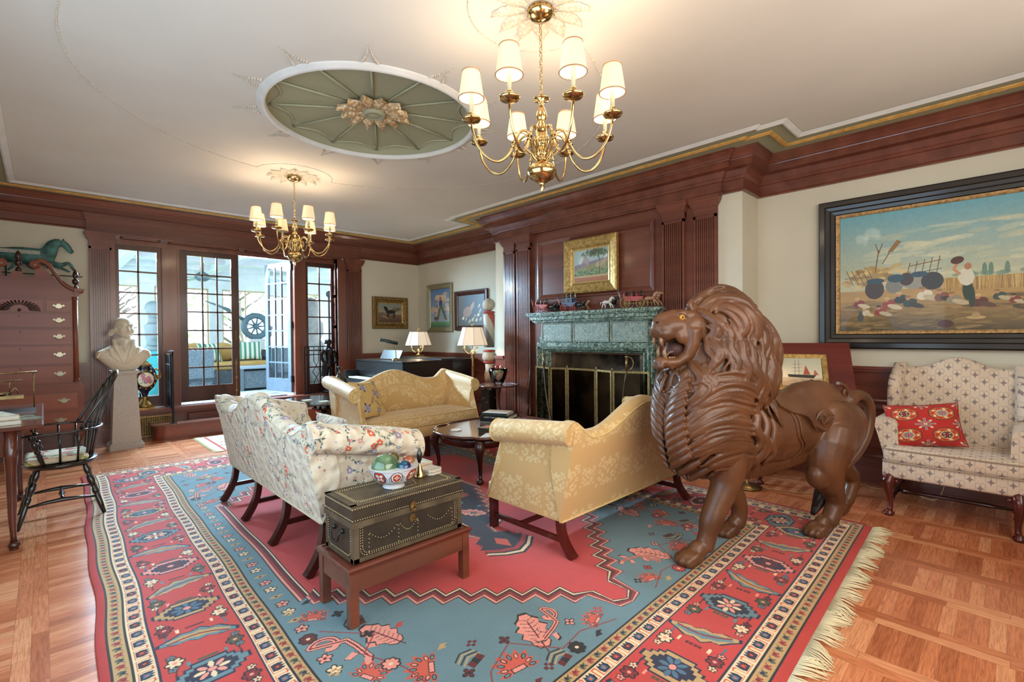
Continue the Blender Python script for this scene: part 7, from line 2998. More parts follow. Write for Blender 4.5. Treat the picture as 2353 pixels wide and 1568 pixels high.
def hens_pic():
 p = Pic(420, 330, '3e4a52')
 p.grad(0, 120, '4a4636', '46464a')
 p.poly([(110, 330), (110, 120), (0, 60), (0, 330)], '4f4a42')
 p.ell(150, 150, 74, 56, '8f6e5a', .3)
 p.ell(225, 205, 24, 44, 'a5806a', -.6)
 p.ell(246, 240, 17, 15, 'a8725c')
 p.ell(250, 256, 12, 8, '9c3a30')
 rd = random.Random(3)
 for x, y in ((330, 200), (345, 150), (320, 110), (260, 90), (230, 60), (290, 55), (120, 60), (80, 80), (350, 60), (180, 40)):
  p.ell(x, y, 19, 15, rd.choice(('b5a684', '8f8a74', 'c9bc98', '6d6a5c')), .4)
  p.ell(x + 10, y + 16, 9, 9, 'c4b48c')
 p.noise(.1, 5, 2)
 return p
def dog_pic():
 p = Pic(420, 330, '9a8e78')
 p.grad(0, 140, '4c3222', '7a5c40')
 p.grad(140, 330, 'a09076', '7f857c')
 p.ell(330, 235, 90, 36, '6a5638', .1, .8)
 p.ell(60, 150, 70, 26, '5a4c30', 0, .8)
 p.ell(220, 185, 90, 36, '131110', .05)
 p.ell(140, 235, 32, 38, '131110', .4)
 p.ell(122, 262, 30, 19, '131110', -.2)
 for x in (160, 180, 270, 292):
  p.line([(x, 180), (x - 2, 80)], 17, '131110')
 p.line([(300, 195), (370, 235)], 9, '131110')
 p.poly([(60, 110), (180, 60), (190, 75), (80, 130)], 'a07a62')
 p.noise(.08, 4, 2)
 return p
def ship_pic():
 p = Pic(420, 360, 'c4bda8')
 p.grad(0, 110, '9a7a5e', 'b9a88c')
 p.grad(110, 360, 'd0c8ae', 'b5b49e')
 rd = random.Random(3)
 for k in range(60):
  p.ell(rd.uniform(0, 420), rd.uniform(0, 90), rd.uniform(20, 60), 4, rd.choice(('8a6a52', 'c9a888', '7a6a58', 'c0b090')), 0, .5)
 p.poly([(70, 115), (330, 105), (360, 145), (60, 150)], '3a352e')
 for x in (140, 180):
  p.line([(x, 140), (x + 4, 330)], 4, '4a4036')
  for y in (190, 235, 280):
   p.line([(x - 34, y), (x + 34, y + 2)], 3, '5a5044')
 p.poly([(215, 150), (225, 150), (255, 270), (300, 150)], 'a3503a')
 p.poly([(330, 140), (345, 215), (385, 150)], 'a8614a')
 p.noise(.05, 4, 2)
 return p
m_gilt = M('gilt_frame', 'c9a765', .35, .5, c2='9a7a42', vs=28, bump=.3, bs=60)
m_gilt2 = M('carved_antique_gilt', '9a7a42', .4, .5, c2='5f4626', vs=40, bump=.8, bs=70)
m_blk = M('black_moulded_frame', '211b16', .3, c2='17120f', coat=.3)
FRr0 = ((XW, 0), (0, 1), (-1, 0))
frame_pic('painting', 'large harvest scene painting in a wide black frame above the wing chair', FRr0, -.88, 1.243, 1.312, 2.648,
  [(0, 0), (0, .05), (.012, .062), (.05, .062), (.06, .052), (.09, .046), (.10, .035), (.13, .03), (.135, .02), (.14, .006)], m_blk, harvest_pic(), (.03, .028), M('worn_gilt_liner', 'c09a62', .5, .2, c2='8a6a42', vs=40))
frame_pic('painting', 'mountain landscape in a gilt frame above the mantel', ((XB - .05, 0), (0, 1), (-1, 0)), 3.31, 1.93, 4.13, 2.63,
  [(0, 0), (0, .05), (.02, .062), (.05, .05), (.06, .045), (.10, .03), (.11, .034), (.125, .02), (.13, .006)], m_gilt, mtn_pic(), (.02, .02), M('bright_gilt', 'd8b878', .3, .5))
frame_pic('painting', 'painting of a walking fisherman and dog in a silver and gold frame', FRr0, 7.24, 1.467, 8.05, 2.39,
  [(0, 0), (0, .035), (.02, .045), (.09, .02), (.10, .006)], M('silver_gilt_frame', 'a89a74', .35, .5, c2='8f8a72', vs=30), fisher_pic())
frame_pic('painting', 'dark painting of hens and chicks beside the striped pole', FRr0, 6.24, 1.49, 7.15, 2.205,
  [(0, 0), (0, .045), (.03, .05), (.06, .03), (.07, .035), (.08, .02), (.085, .006)], m_dark, hens_pic())
frame_pic('painting', 'painting of a black dog in a carved gold frame on the back wall', FR_B, 4.465, 1.54, 5.22, 2.15,
  [(0, 0), (0, .045), (.015, .055), (.05, .055), (.07, .035), (.10, .02), (.105, .006)], m_gilt2, dog_pic(), (.02, .018), m_gilt, flip=False)
# ================================================================== COACHES ON THE MANTEL
m_cast = {k: M('cast_iron_' + k, v, .45, .1, coat=.2) for k, v in dict(red='a8402e', pink='b04a4a', blue='4a5668', cream='c9b88a', black='1c1815', brown='6d4630', tan='a97c5a', gold='b08a4c', white='cfc8b8', skin='9c6a4c').items()}
def wheel(t, x, z, r, col, ys):
 for y in ys:
  mb = MB()
  mb.tube([(x + r * cos(2 * pi * k / 20), y, z + r * sin(2 * pi * k / 20)) for k in range(20)], .0035, 6, closed=True)
  for k in range(10):
   a = 2 * pi * k / 10
   mb.tube([(x, y, z), (x + r * cos(a), y, z + r * sin(a))], .002, 4)
  mb.sph((x, y, z), .009, 8, 6)
  mb.build('wheel', m_cast[col], t)
def toyhorse(t, x, y, col, s=1.0, wh=True):
 mb = MB()
 P = lambda *a: [(x + u * s, y, w * s) for u, w in a]
 mb.tube(P((-.05, .075), (-.03, .085), (.02, .082), (.045, .09)), [.020, .024, .021, .022], 10)
 mb.tube(P((.04, .09), (.055, .12), (.068, .135)), [.022, .016, .013], 8)
 mb.tube(P((.06, .137), (.085, .128), (.095, .118)), [.014, .011, .008], 8)
 for u, d in ((-.05, -.025), (-.035, .01), (.04, .045), (.03, .02)):
  mb.tube(P((u, .075), (u + d * .6, .045), (u + d, .012)), [.012, .007, .006], 6)
 mb.tube(P((-.065, .085), (-.09, .08), (-.095, .05)), [.007, .008, .003], 6)
 mb.tube(P((.035, .11), (.05, .14)), [.008, .006], 6)
 mb.build('horse', m_cast[col], t)
def coach(label, y, body, seat, wcol, s, horses, flag, closed=False, L_=.20):
 # local +x runs along the mantel towards the right of the picture (world -y)
 t = T('toy_coach', label, 'toy coach', (4.955, y, 1.7005), -pi / 2)
 r = .048 * s
 hb = r * 1.3
 mb = MB()
 if closed:
  mb.box(-.075, -.03, hb + .02, .075, .03, hb + .05)
  mb.prism([(-.11, hb + .04), (-.08, hb), (.07, hb), (.12, hb + .05), (.12, hb + .055), (.06, hb + .05), (-.06, hb + .05), (-.11, hb + .06)], -.032, .032, 'xz')
  mb.box(-.05, -.035, hb + .05, .055, .035, hb + .105)
  mb.box(-.10, -.035, hb + .105, .11, .035, hb + .112)
  mb.build('coach_body', m_cast[body], t)
  mb = MB()
  mb.box(-.018, -.0365, hb + .055, .022, .0365, hb + .097)
  mb.build('window', m_cast['black'], t)
  top = hb + .112
 else:
  mb.prism([(-L_ / 2, hb + .06), (-L_ / 2 + .01, hb), (L_ / 2 - .03, hb), (L_ / 2 + .02, hb + .045), (L_ / 2, hb + .05)], -.035, .035, 'xz')
  mb.box(-L_ / 2 - .01, -.036, hb + .05, -L_ / 2 + .01, .036, hb + .095)
  for k in range(2):
   mb.box(-.02 + .06 * k, -.03, hb + .05, -.012 + .06 * k, .03, hb + .09)
  mb.build('coach_body', m_cast[body], t)
  top = hb + .05
 wheel(t, -L_ / 2 + .02, r + .003, r, wcol, (-.045, .045))
 wheel(t, L_ / 2 - .02, r * .82 + .003, r * .82, wcol, (-.045, .045))
 mb = MB()
 mb.tube([(-L_ / 2, 0, r), (L_ / 2 + .13, 0, r * .8)], .004, 6)
 mb.build('shaft', m_cast[wcol], t)
 for k in range(6):
  x = -L_ / 2 + .025 + (k // 2) * (L_ - .05) / 2
  mb = MB()
  yy = -.016 if k % 2 else .016
  mb.tube([(x, yy, top), (x, yy, top + .035), (x, yy, top + .045)], [.012, .011, .006], 8)
  mb.sph((x, yy, top + .055), .009, 8, 6)
  mb.tube([(x, yy, top + .060), (x, yy, top + .072)], [.010, .008], 8)
  mb.build('passenger', m_cast['black' if k % 2 else ('brown' if not closed else 'cream')], t)
 for k, c in enumerate(horses):
  toyhorse(t, L_ / 2 + .10 + .02 * k, -.025 + .05 * k, c, .92 * s)
 if flag:
  mb = MB()
  x0 = -L_ / 2 - .005
  mb.tube([(x0, -.03, hb + .02), (x0 - .06, -.03, hb + .17)], .0025, 5)
  f = mb.build('flagpole', m_cast['black'], t)
  P_ = Pic(190, 100, 'c9c4bc')
  for k in range(7):
   P_.rect(0, k * 15.4, 190, k * 15.4 + 7.7, 'a83232')
  P_.rect(0, 46, 76, 100, '323a5c')
  for i in range(5):
   for j in range(4):
    P_.rect(8 + 14 * i, 52 + 12 * j, 12 + 14 * i, 56 + 12 * j, 'c9c4bc')
  mb = MB()
  rows = []
  for i in range(9):
   u = i / 8
   rows.append([(x0 - .055 + .02 * u - .03 * v + .004 * sin(9 * u), -.034 + .008 * sin(7 * u + 2 * v), hb + .165 - .075 * (1 - v) - .095 * u * 1 + .012 * v) for v in (0, .25, .5, .75, 1)])
  mb.grid(rows)
  for i_, fc in enumerate(mb.f):
   mb.uv[i_] = [((i // 5) / 8, (i % 5) / 4) for i in fc]
  mb.build('flag', picmat('small_flag_cloth', P_, .8), f)
 return t
coach('red toy coach with black horses at the left end of the mantel', 4.50, 'red', 'red', 'red', .95, ('black', 'black'), True)
coach('blue and cream closed toy coach with a flag in the middle left of the mantel', 4.02, 'blue', 'cream', 'red', 1.0, ('black', 'tan'), True, True)
coach('long pink toy coach with yellow wheels at the right end of the mantel', 3.06, 'pink', 'pink', 'gold', 1.3, ('tan', 'tan'), True, False, .24)
th_ = T('toy_horse_team', 'white and black pair of toy horses in the middle of the mantel', 'toy horses', (4.955, 3.42, 1.7005), -pi / 2)
toyhorse(th_, 0, -.025, 'white', 1.05)
toyhorse(th_, .03, .03, 'black', 1.05)
mb = MB()
mb.tube([(.0 + .02 * cos(2 * pi * k / 12), 0, .023 + .02 * sin(2 * pi * k / 12)) for k in range(12)], .004, 5, closed=True)
mb.tube([(0, -.025, .03), (0, .03, .03)], .004, 5)
mb.build('axle_wheel', m_cast['black'], th_)
# ================================================================== CHANDELIERS
def pleated(name, col, es, ribs=44):
 m, nt, p = _base(name)
 tc = N(nt, 'ShaderNodeTexCoord')
 sp = N(nt, 'ShaderNodeSeparateXYZ')
 L(nt, tc.outputs['UV'], sp.inputs[0])
 a = N(nt, 'ShaderNodeMath', operation='MULTIPLY')
 a.inputs[1].default_value = ribs * 2 * pi
 L(nt, sp.outputs[0], a.inputs[0])
 s_ = N(nt, 'ShaderNodeMath', operation='SINE')
 L(nt, a.outputs[0], s_.inputs[0])
 mr = N(nt, 'ShaderNodeMapRange')
 mr.inputs[1].default_value = -1
 mr.inputs[3].default_value = es * .72
 mr.inputs[4].default_value = es
 L(nt, s_.outputs[0], mr.inputs[0])
 p.inputs['Base Color'].default_value = hx(col)
 p.inputs['Emission Color'].default_value = hx('ffdcaa')
 L(nt, mr.outputs[0], p.inputs['Emission Strength'])
 p.inputs['Roughness'].default_value = .8
 return m
m_shade = pleated('pleated_silk_shade', 'd8c4a0', .50)
m_shin = M('glowing_shade_lining', 'efe6d0', .8, emit='ffe9c8', es=1.3)
m_trimb = M('tan_shade_trim', 'b48a62', .7)
m_candle = M('ivory_candle_sleeve', 'd6c6a0', .5)
m_bulb = M('lit_bulb', 'ffffff', .5, emit='fff0d8', es=9)
def chandelier(cx, cy, label, phase, unlit=None):
 t = T('chandelier', label, 'chandelier', (cx, cy, 2.19))
 mb = MB()
 mb.lathe([(.001, 0), (.008, .004), (.006, .012), (.013, .02), (.008, .028), (.016, .038), (.010, .045), (.03, .055), (.065, .078), (.082, .105), (.080, .125), (.062, .148), (.035, .162), (.022, .17), (.030, .18), (.030, .195), (.018, .20),
   (.034, .212), (.036, .23), (.020, .24), (.026, .26), (.042, .275), (.026, .29), (.018, .31), (.026, .34), (.030, .37), (.018, .385), (.026, .40), (.032, .42), (.024, .45), (.013, .475), (.010, .485), (.018, .492), (.010, .50), (.045, .51), (.046, .516), (.012, .522), (.006, .54)], n=24)
 mb.build('column', m_brass, t)
 mb = MB()
 for k in range(13):
  z = .555 + .033 * k
  if z > .95:
   break
  o = k % 2
  mb.tube([((.008 * cos(a)) * (1 - o), (.008 * cos(a)) * o, z + .019 * sin(a)) for a in [2 * pi * j / 10 for j in range(10)]], .0028, 5, closed=True)
 mb.build('chain', m_brass, t)
 mb = MB()
 mb.lathe([(.008, .94), (.02, .945), (.05, .955), (.072, .975), (.076, .995), (.07, 1.008)], n=28)
 mb.build('canopy', m_brass, t)
 for k in range(8):
  a = phase + pi / 4 * k
  c_, s_ = cos(a), sin(a)
  Q = lambda r, z: (r * c_, r * s_, z)
  mb = MB()
  p_ = bez([Q(.025, .17), Q(.05, .20), Q(.06, .27), Q(.085, .325), (*Q(.125, .318)[:2], .318), Q(.155, .262), Q(.19, .19), Q(.245, .145), Q(.31, .155), Q(.365, .215), Q(.392, .29), Q(.398, .34)], 4)
  mb.tube(p_, .0068, 8)
  mb.tube([Q(.149, .275), Q(.160, .252)], [.013, .013], 8)
  mb.tube([Q(.165, .240), Q(.172, .228)], [.011, .011], 8)
  mb.tube(bez([Q(.04, .20), Q(.075, .215), Q(.10, .25), Q(.085, .28), Q(.07, .26)], 3), .0045, 6)
  mb.build('arm', m_brass, t)
  mb = MB()
  x, y = .398 * c_, .398 * s_
  mb.lathe([(.006, .325), (.02, .333), (.045, .340), (.052, .350), (.050, .353), (.02, .347), (.014, .352), (.018, .36), (.018, .366), (.012, .37), (.016, .378), (.014, .385)], (x, y, 0), n=18)
  dish = mb.build('drip_pan', m_brass, t)
  mb = MB()
  mb.tube([(x, y, .383), (x, y, .50)], .0115, 10)
  mb.build('candle', m_candle, dish)
  mb = MB()
  rows = [[(x + r * cos(2 * pi * j / 32), y + r * sin(2 * pi * j / 32), z) for j in range(33)] for r, z in ((.0665, .455), (.056, .53), (.046, .598))]
  mb.grid(rows, uvs=(1, 1))
  lit = (k != unlit)
  sh = mb.build('lamp_shade', m_shade if lit else m_candle, t)
  mb = MB()
  rows = [[(x + r * cos(2 * pi * j / 24), y + r * sin(2 * pi * j / 24), z) for j in range(25)][::-1] for r, z in ((.0645, .456), (.054, .53), (.044, .597))]
  mb.grid(rows)
  mb.build('lining', m_shin if lit else m_candle, sh)
  mb = MB()
  for r, z in ((.0668, .458), (.0465, .597)):
   mb.tube([(x + r * cos(2 * pi * j / 28), y + r * sin(2 * pi * j / 28), z) for j in range(28)], .0034, 6, closed=True)
  mb.build('shade_trim', m_trimb, sh)
  if lit:
   mb = MB()
   mb.sph((x, y, .525), 1, 10, 8, sx=.013, sy=.013, sz=.022)
   mb.build('bulb', m_bulb, sh)
 # the light these lamps throw (one soft source per half ring, inside the shades' height)
 for k in range(4):
  a = phase + pi / 4 + pi / 2 * k
  d = bpy.data.lights.new('chandelier_glow', 'POINT')
  d.energy, d.color, d.shadow_soft_size = 4.2, (1.0, .78, .54), .10
  o = bpy.data.objects.new('chandelier_glow', d)
  o.location = (cx + .398 * cos(a), cy + .398 * sin(a), 2.19 + .64)
  COL.objects.link(o)
chandelier(CH[0][0], CH[0][1], 'nearer brass chandelier with eight pleated shades', math.atan2(-CH[0][1], -CH[0][0]) + pi / 8)
chandelier(CH[1][0], CH[1][1], 'farther brass chandelier hanging before the garden doors', math.atan2(-CH[1][1], -CH[1][0]) + pi / 8 - .05, 4)
# ================================================================== PIANO CORNER
m_pb = M('piano_black_lacquer', '100c0b', .3, coat=.35)
pn = T('grand_piano', 'black grand piano in the back corner behind the yellow sofa', 'piano', (4.62, 7.0, 0))
pn.scale = (.84, 1, 1)
PO = [(-.72, -.70), (.55, -.70), (.80, -.62), (.93, -.42), (.90, -.15), (.70, .10), (.52, .36), (.30, .62), (.0, .72), (-.72, .75)]
PO = [(x, -y) for x, y in PO][::-1]
PO = [(x, y) for x, y in [(-.95, -.72), (.15, -.72), (.62, -.66), (.95, -.42), (1.0, -.05), (.88, .30), (.5, .66), (-.1, .76), (-.95, .76)]]
mb = MB()
mb.prism(PO, .68, .985)
mb.build('case', m_pb, pn)
mb = MB()
mb.prism([(x * 1.02, y * 1.02) for x, y in PO], .99, 1.012)
mb.prism([(-.10, -.70), (.45, -.66), (.3, .66), (-.1, .72)], 1.014, 1.03)
mb.build('lid', m_pb, pn)
mb = MB()
mb.box(-1.20, -.72, .62, -.94, .76, .72)
mb.box(-1.22, -.72, .62, -.94, -.64, .84)
mb.box(-1.22, .68, .62, -.94, .76, .84)
mb.build('key_bed', m_pb, pn)
mb = MB()
mb.box(-1.18, -.62, .72, -1.02, .66, .74)
mb.build('keyboard', M('ivory_keys', 'cfccc0', .3, c2='2a2a2a', vs=30, stretch=(.2, 1.6, 1), contrast=(.60, .62)), pn)
mb = MB()
mb.hexa([(-.72, -.30, 1.03), (-.70, -.30, 1.03), (-.70, .30, 1.03), (-.72, .30, 1.03), (-.64, -.30, 1.17), (-.62, -.30, 1.17), (-.62, .30, 1.17), (-.64, .30, 1.17)])
mb.build('music_desk', m_pb, pn)
for x, y in ((-.9, -.6), (-.9, .62), (.7, 0)):
 mb = MB()
 mb.lathe([(.05, .68), (.06, .5), (.035, .1), (.05, .06), (.03, 0)], (x, y, 0), n=14)
 mb.build('leg', m_pb, pn)
pl = T('piano_lamp', 'brass and green desk lamp on the piano by the music stand', 'lamp', (3.99, 6.75, 1.015))
mb = MB()
mb.lathe([(.07, 0), (.07, .012), (.03, .03), (.012, .04)], n=18)
mb.tube(bez([(0, 0, .03), (-.02, -.02, .16), (-.10, -.02, .26)], 4), .006, 6)
mb.build('base', m_brass, pl)
mb = MB()
mb.tube([(-.26, .03, .33), (.0, -.05, .27)], .028, 12)
mb.build('lamp_shade', M('dark_green_enamel', '24382f', .25, coat=.5), pl)
ch2 = T('piano_chair', 'green upholstered round backed chair at the piano', 'chair', (3.42, 5.86, 0), .1)
mb = MB()
rows = []
for j in range(13):
 a = -1.25 + 2.5 * j / 12
 rows.append([(.30 * sin(a) + .02 * q * sin(a), -.28 * cos(a) - .03 * q, z) for z, q in ((.42, 0), (.60, 0), (.86 - .10 * abs(a) ** 2, .0), (.87 - .10 * abs(a) ** 2, 1), (.84 - .10 * abs(a) ** 2, 2), (.6, 2), (.42, 2))])
mb.grid(rows)
mb.build('backrest', M('olive_velvet', '3c4230', .7, sheen=.4), ch2)
mb = MB()
mb.lathe([(.05, .38), (.28, .38), (.30, .43), (.27, .47), (.02, .475)], n=24)
mb.build('seat', M('olive_velvet_seat', '434a36', .7, sheen=.4), ch2)
for k in range(4):
 mb = MB()
 a = pi / 4 + pi / 2 * k
 mb.tube([(.2 * cos(a), .2 * sin(a), .39), (.24 * cos(a), .24 * sin(a), 0)], [.022, .014], 8)
 mb.build('leg', m_leg, ch2)
m_shw = M('ivory_silk_lampshade', 'd9ccb8', .8, emit='ffe4c4', es=.42)
def shade_lamp(label, name, loc, z0, floor_, hs, lightz, pw):
 t = T(name, label, 'lamp', loc)
 mb = MB()
 rows = []
 for r, z in ((.23, 0), (.205, .08), (.175, .17), (.15, hs)):
  rows.append([(r * cos(2 * pi * k / 8 + .2), r * sin(2 * pi * k / 8 + .2), z0 + z) for k in range(8)])
 mb.grid(rows, closed_u=True, sm=False)
 sh = mb.build('lamp_shade', m_shw, t)
 mb = MB()
 for k in range(8):
  mb.tube([(r_[k][0] * 1.004, r_[k][1] * 1.004, r_[k][2]) for r_ in rows], .0028, 4)
 for r_ in (rows[0], rows[-1]):
  mb.tube(r_, .0035, 5, closed=True)
 mb.build('piping', M('grey_piping', '8c8378', .8), sh)
 mb = MB()
 top = z0 + hs
 mb.tube([(0, 0, z0 - .10), (0, 0, top + .03)], .005, 6)
 mb.tube([(.018 * cos(a), 0, top + .048 + .018 * sin(a)) for a in [2 * pi * k / 12 for k in range(12)]], .005, 6, closed=True)
 if floor_:
  mb.lathe([(.15, 0), (.15, .02), (.05, .05), (.016, .08), (.012, .5), (.016, z0 - .32), (.022, z0 - .30), (.014, z0 - .26), (.03, z0 - .18), (.024, z0 - .14), (.036, z0 - .10), (.015, z0 - .07)], n=16)
 else:
  mb.box(-.07, -.07, 0, .07, .07, .03)
  mb.lathe([(.05, .03), (.02, .05), (.012, .07), (.03, z0 - .10), (.015, z0 - .07)], n=14)
 for k in range(3):
  a = .3 + 2 * pi * k / 3
  mb.tube(bez([(.02 * cos(a), .02 * sin(a), z0 - .10), (.06 * cos(a), .06 * sin(a), z0 - .125), (.11 * cos(a), .11 * sin(a), z0 - .08), (.125 * cos(a), .125 * sin(a), z0 - .045)], 3), .005, 6)
  mb.lathe([(.004, z0 - .05), (.026, z0 - .042), (.012, z0 - .035)], (.125 * cos(a), .125 * sin(a), 0), n=10)
 mb.build('stand', m_brass, t)
 for k in range(3):
  a = .3 + 2 * pi * k / 3
  mb = MB()
  mb.tube([(.125 * cos(a), .125 * sin(a), z0 - .036), (.125 * cos(a), .125 * sin(a), z0 + .03)], .013, 10)
  mb.build('candle', M('white_candle', 'd8d2c6', .4), t)
 d = bpy.data.lights.new('lamp_glow', 'POINT')
 d.energy, d.color, d.shadow_soft_size = pw, (1, .78, .52), .05
 o = bpy.data.objects.new('lamp_glow', d)
 o.location = (loc[0], loc[1], loc[2] + z0 + .08)
 COL.objects.link(o)
shade_lamp('lamp with a white panelled shade standing on the piano', 'table_lamp', (4.80, 7.35, 1.031), .20, False, .24, 0, 7)
shade_lamp('brass floor lamp with a white panelled shade behind the yellow sofa', 'floor_lamp', (4.62, 5.62, 0), 1.25, True, .27, 0, 9)
bp_ = T('barber_pole', 'antique red white and grey striped barber pole with a ball finial', 'barber pole', (5.27, 5.98, 0))
def stripe_mat():
 m, nt, p = _base('worn_spiral_paint')
 tc = N(nt, 'ShaderNodeTexCoord')
 sp = N(nt, 'ShaderNodeSeparateXYZ')
 L(nt, tc.outputs['Object'], sp.inputs[0])
 at = N(nt, 'ShaderNodeMath', operation='ARCTAN2')
 L(nt, sp.outputs[1], at.inputs[0])
 L(nt, sp.outputs[0], at.inputs[1])
 a = N(nt, 'ShaderNodeMath', operation='MULTIPLY_ADD')
 a.inputs[1].default_value = .159155
 L(nt, at.outputs[0], a.inputs[0])
 z = N(nt, 'ShaderNodeMath', operation='MULTIPLY')
 z.inputs[1].default_value = .95
 L(nt, sp.outputs[2], z.inputs[0])
 L(nt, z.outputs[0], a.inputs[2])
 f = N(nt, 'ShaderNodeMath', operation='FRACT')
 L(nt, a.outputs[0], f.inputs[0])
 cr = N(nt, 'ShaderNodeValToRGB')
 r = cr.color_ramp
 r.interpolation = 'CONSTANT'
 r.elements[0].color = hx('b5a894')
 r.elements[1].position, r.elements[1].color = .25, hx('b0493a')
 for q, c in ((.5, 'b5a894'), (.72, '7a726a')):
  e = r.elements.new(q)
  e.color = hx(c)
 L(nt, f.outputs[0], cr.inputs[0])
 L(nt, cr.outputs[0], p.inputs['Base Color'])
 return m
m_wp = M('worn_white_paint', 'b8aa94', .7, c2='9a8c78', vs=12, contrast=(.45, .7))
m_rp = M('worn_red_paint', 'b5493a', .6, c2='9a3c30', vs=12)
mb = MB()
mb.sph((0, 0, 1.90), .105, 20, 14)
mb.lathe([(.06, 1.79), (.085, 1.76), (.08, 1.75)], n=20)
mb.lathe([(.085, 1.13), (.115, 1.08), (.12, 1.03), (.10, .98)], n=20)
mb.lathe([(.09, .62), (.11, .78), (.085, .84), (.09, .93)], n=4)
mb.build('finial', m_wp, bp_)
mb = MB()
mb.lathe([(.088, 1.20), (.098, 1.74), (.088, 1.75)], n=28)
mb.build('striped_shaft', stripe_mat(), bp_)
mb = MB()
for z in (1.775, 1.14, .96, .60):
 mb.lathe([(.085, z - .02), (.105, z), (.085, z + .02)], n=20)
mb.build('collar', m_rp, bp_)
mb = MB()
mb.box(-.105, -.105, 0, .105, .105, .50)
mb.lathe([(.145, .50), (.08, .60)], n=4)
mb.build('base', M('chipped_black_paint', '1f1b18', .6, c2='8c8070', vs=18, detail=5, contrast=(.62, .7)), bp_)
m_walnut = wood('dark_walnut', '5f3022', '42201a', 'x', .25, .4, 7)
sti = T('candle_stand', 'small round mahogany stand beside the yellow sofa holding a cut glass bowl', 'side table', (4.66, 5.10, 0))
mb = MB()
mb.lathe([(.27, .672), (.288, .676), (.292, .686), (.286, .695), (.27, .695), (.26, .69)], n=40)
mb.build('table_top', m_walnut, sti)
mb = MB()
mb.lathe([(.03, .14), (.045, .2), (.05, .26), (.03, .34), (.02, .42), (.026, .54), (.035, .6), (.05, .67)], n=16)
mb.build('pillar', m_walnut, sti)
for k in range(3):
 a = 2 * pi * k / 3 + .4
 mb = MB()
 mb.tube(bez([(.02 * cos(a), .02 * sin(a), .2), (.12 * cos(a), .12 * sin(a), .16), (.22 * cos(a), .22 * sin(a), .05), (.27 * cos(a), .27 * sin(a), .014)], 3), [.022] * 4 + [.018] * 3 + [.014] * 3, 8)
 mb.build('leg', m_walnut, sti)
cg = T('cut_glass_bowl', 'cut glass bowl of coloured eggs on the small round stand', 'bowl', (4.66, 5.10, .691))
mb = MB()
fl = lambda k, z: 1 + (.03 if k % 2 else -.03)
mb.lathe([(.055, 0), (.06, .01), (.075, .03), (.108, .10), (.13, .19), (.126, .235), (.12, .235), (.123, .19), (.10, .10), (.068, .04), (.01, .03)], n=40, flute=fl)
mb.build('glass', glassmat('crystal', (.97, .99, .99, 1), .12), cg)
for k, (x, y, z, c, lb) in enumerate(((-.05, -.03, .20, 'a8323a', 'dark red egg at the top left of the cut glass bowl'), (.0, -.06, .17, '9aa56a', 'green egg at the front of the cut glass bowl'), (.06, .0, .19, 'c4848a', 'pink egg at the top right of the cut glass bowl'), (.02, .04, .13, 'c9a86a', 'yellow egg in the middle of the cut glass bowl'), (.01, -.02, .08, 'b5907a', 'tan egg low in the cut glass bowl'), (-.05, .03, .12, '8fa590', 'pale green egg low in the cut glass bowl'))):
 mb = MB()
 mb.sph((0, 0, 0), 1, 14, 10, sx=.032, sy=.032, sz=.042)
 o = mb.build('decorative_egg', M('egg_glaze', c, .3, coat=.4))
 o.location = (4.66 + x, 5.10 + y, .691 + z + .045)
 tag(o, lb, 'egg', 'coloured eggs in the cut glass bowl')
rt = T('round_table', 'dark round tilt top table behind the sofas near the step', 'table', (2.50, 5.95, 0))
mb = MB()
mb.lathe([(.46, .60), (.50, .604), (.508, .614), (.50, .622), (.48, .62)], n=56)
mb.build('table_top', wood('blackened_mahogany', '2c1612', '1c0e0b', 'x', .12, .6, 6), rt)
mb = MB()
mb.box(-.11, -.11, .50, .11, .11, .52)
for a in (-1, 1):
 for b in (-1, 1):
  mb.tube([(a * .08, b * .08, .52), (a * .08, b * .08, .60)], [.018, .014], 8)
mb.lathe([(.05, .10), (.075, .12), (.05, .16), (.055, .18), (.08, .26), (.06, .33), (.04, .36), (.055, .40), (.05, .44), (.04, .50)], n=20)
mb.build('pillar', m_leg, rt)
for k in range(3):
 a = 2 * pi * k / 3
 mb = MB()
 mb.tube(bez([(.03 * cos(a), .03 * sin(a), .18), (.2 * cos(a), .2 * sin(a), .14), (.34 * cos(a), .34 * sin(a), .05), (.42 * cos(a), .42 * sin(a), .02)], 3), [.032] * 4 + [.026] * 3 + [.02] * 3, 8)
 mb.build('leg', m_leg, rt)
for x, y, lb in ((2.40, 5.72, 'pale square coaster at the near side of the dark round table'), (2.30, 5.98, 'tan square coaster at the far side of the dark round table')):
 mb = MB()
 mb.box(-.05, -.05, 0, .05, .05, .008)
 o = mb.build('coaster', m_bone)
 o.location = (x, y, .6215)
 tag(o, lb, 'coaster')
dj = T('demijohn', 'dark green glass demijohn on the round table', 'bottle', (2.78, 6.12, .6205))
mb = MB()
mb.lathe([(.05, 0), (.10, .012), (.132, .07), (.14, .13), (.125, .19), (.085, .235), (.04, .262), (.026, .285), (.020, .33), (.018, .37), (.026, .375), (.026, .385), (.019, .388)], n=32)
mb.build('glass', M('black_green_glass', '20241c', .04, coat=1), dj)
# ---- slant top stand with the ship picture, low lamp, cords
sl = T('slant_stand', 'mahogany slant topped table desk behind the lion', 'desk', (5.0, 1.36, 0), -pi / 2 + .33)
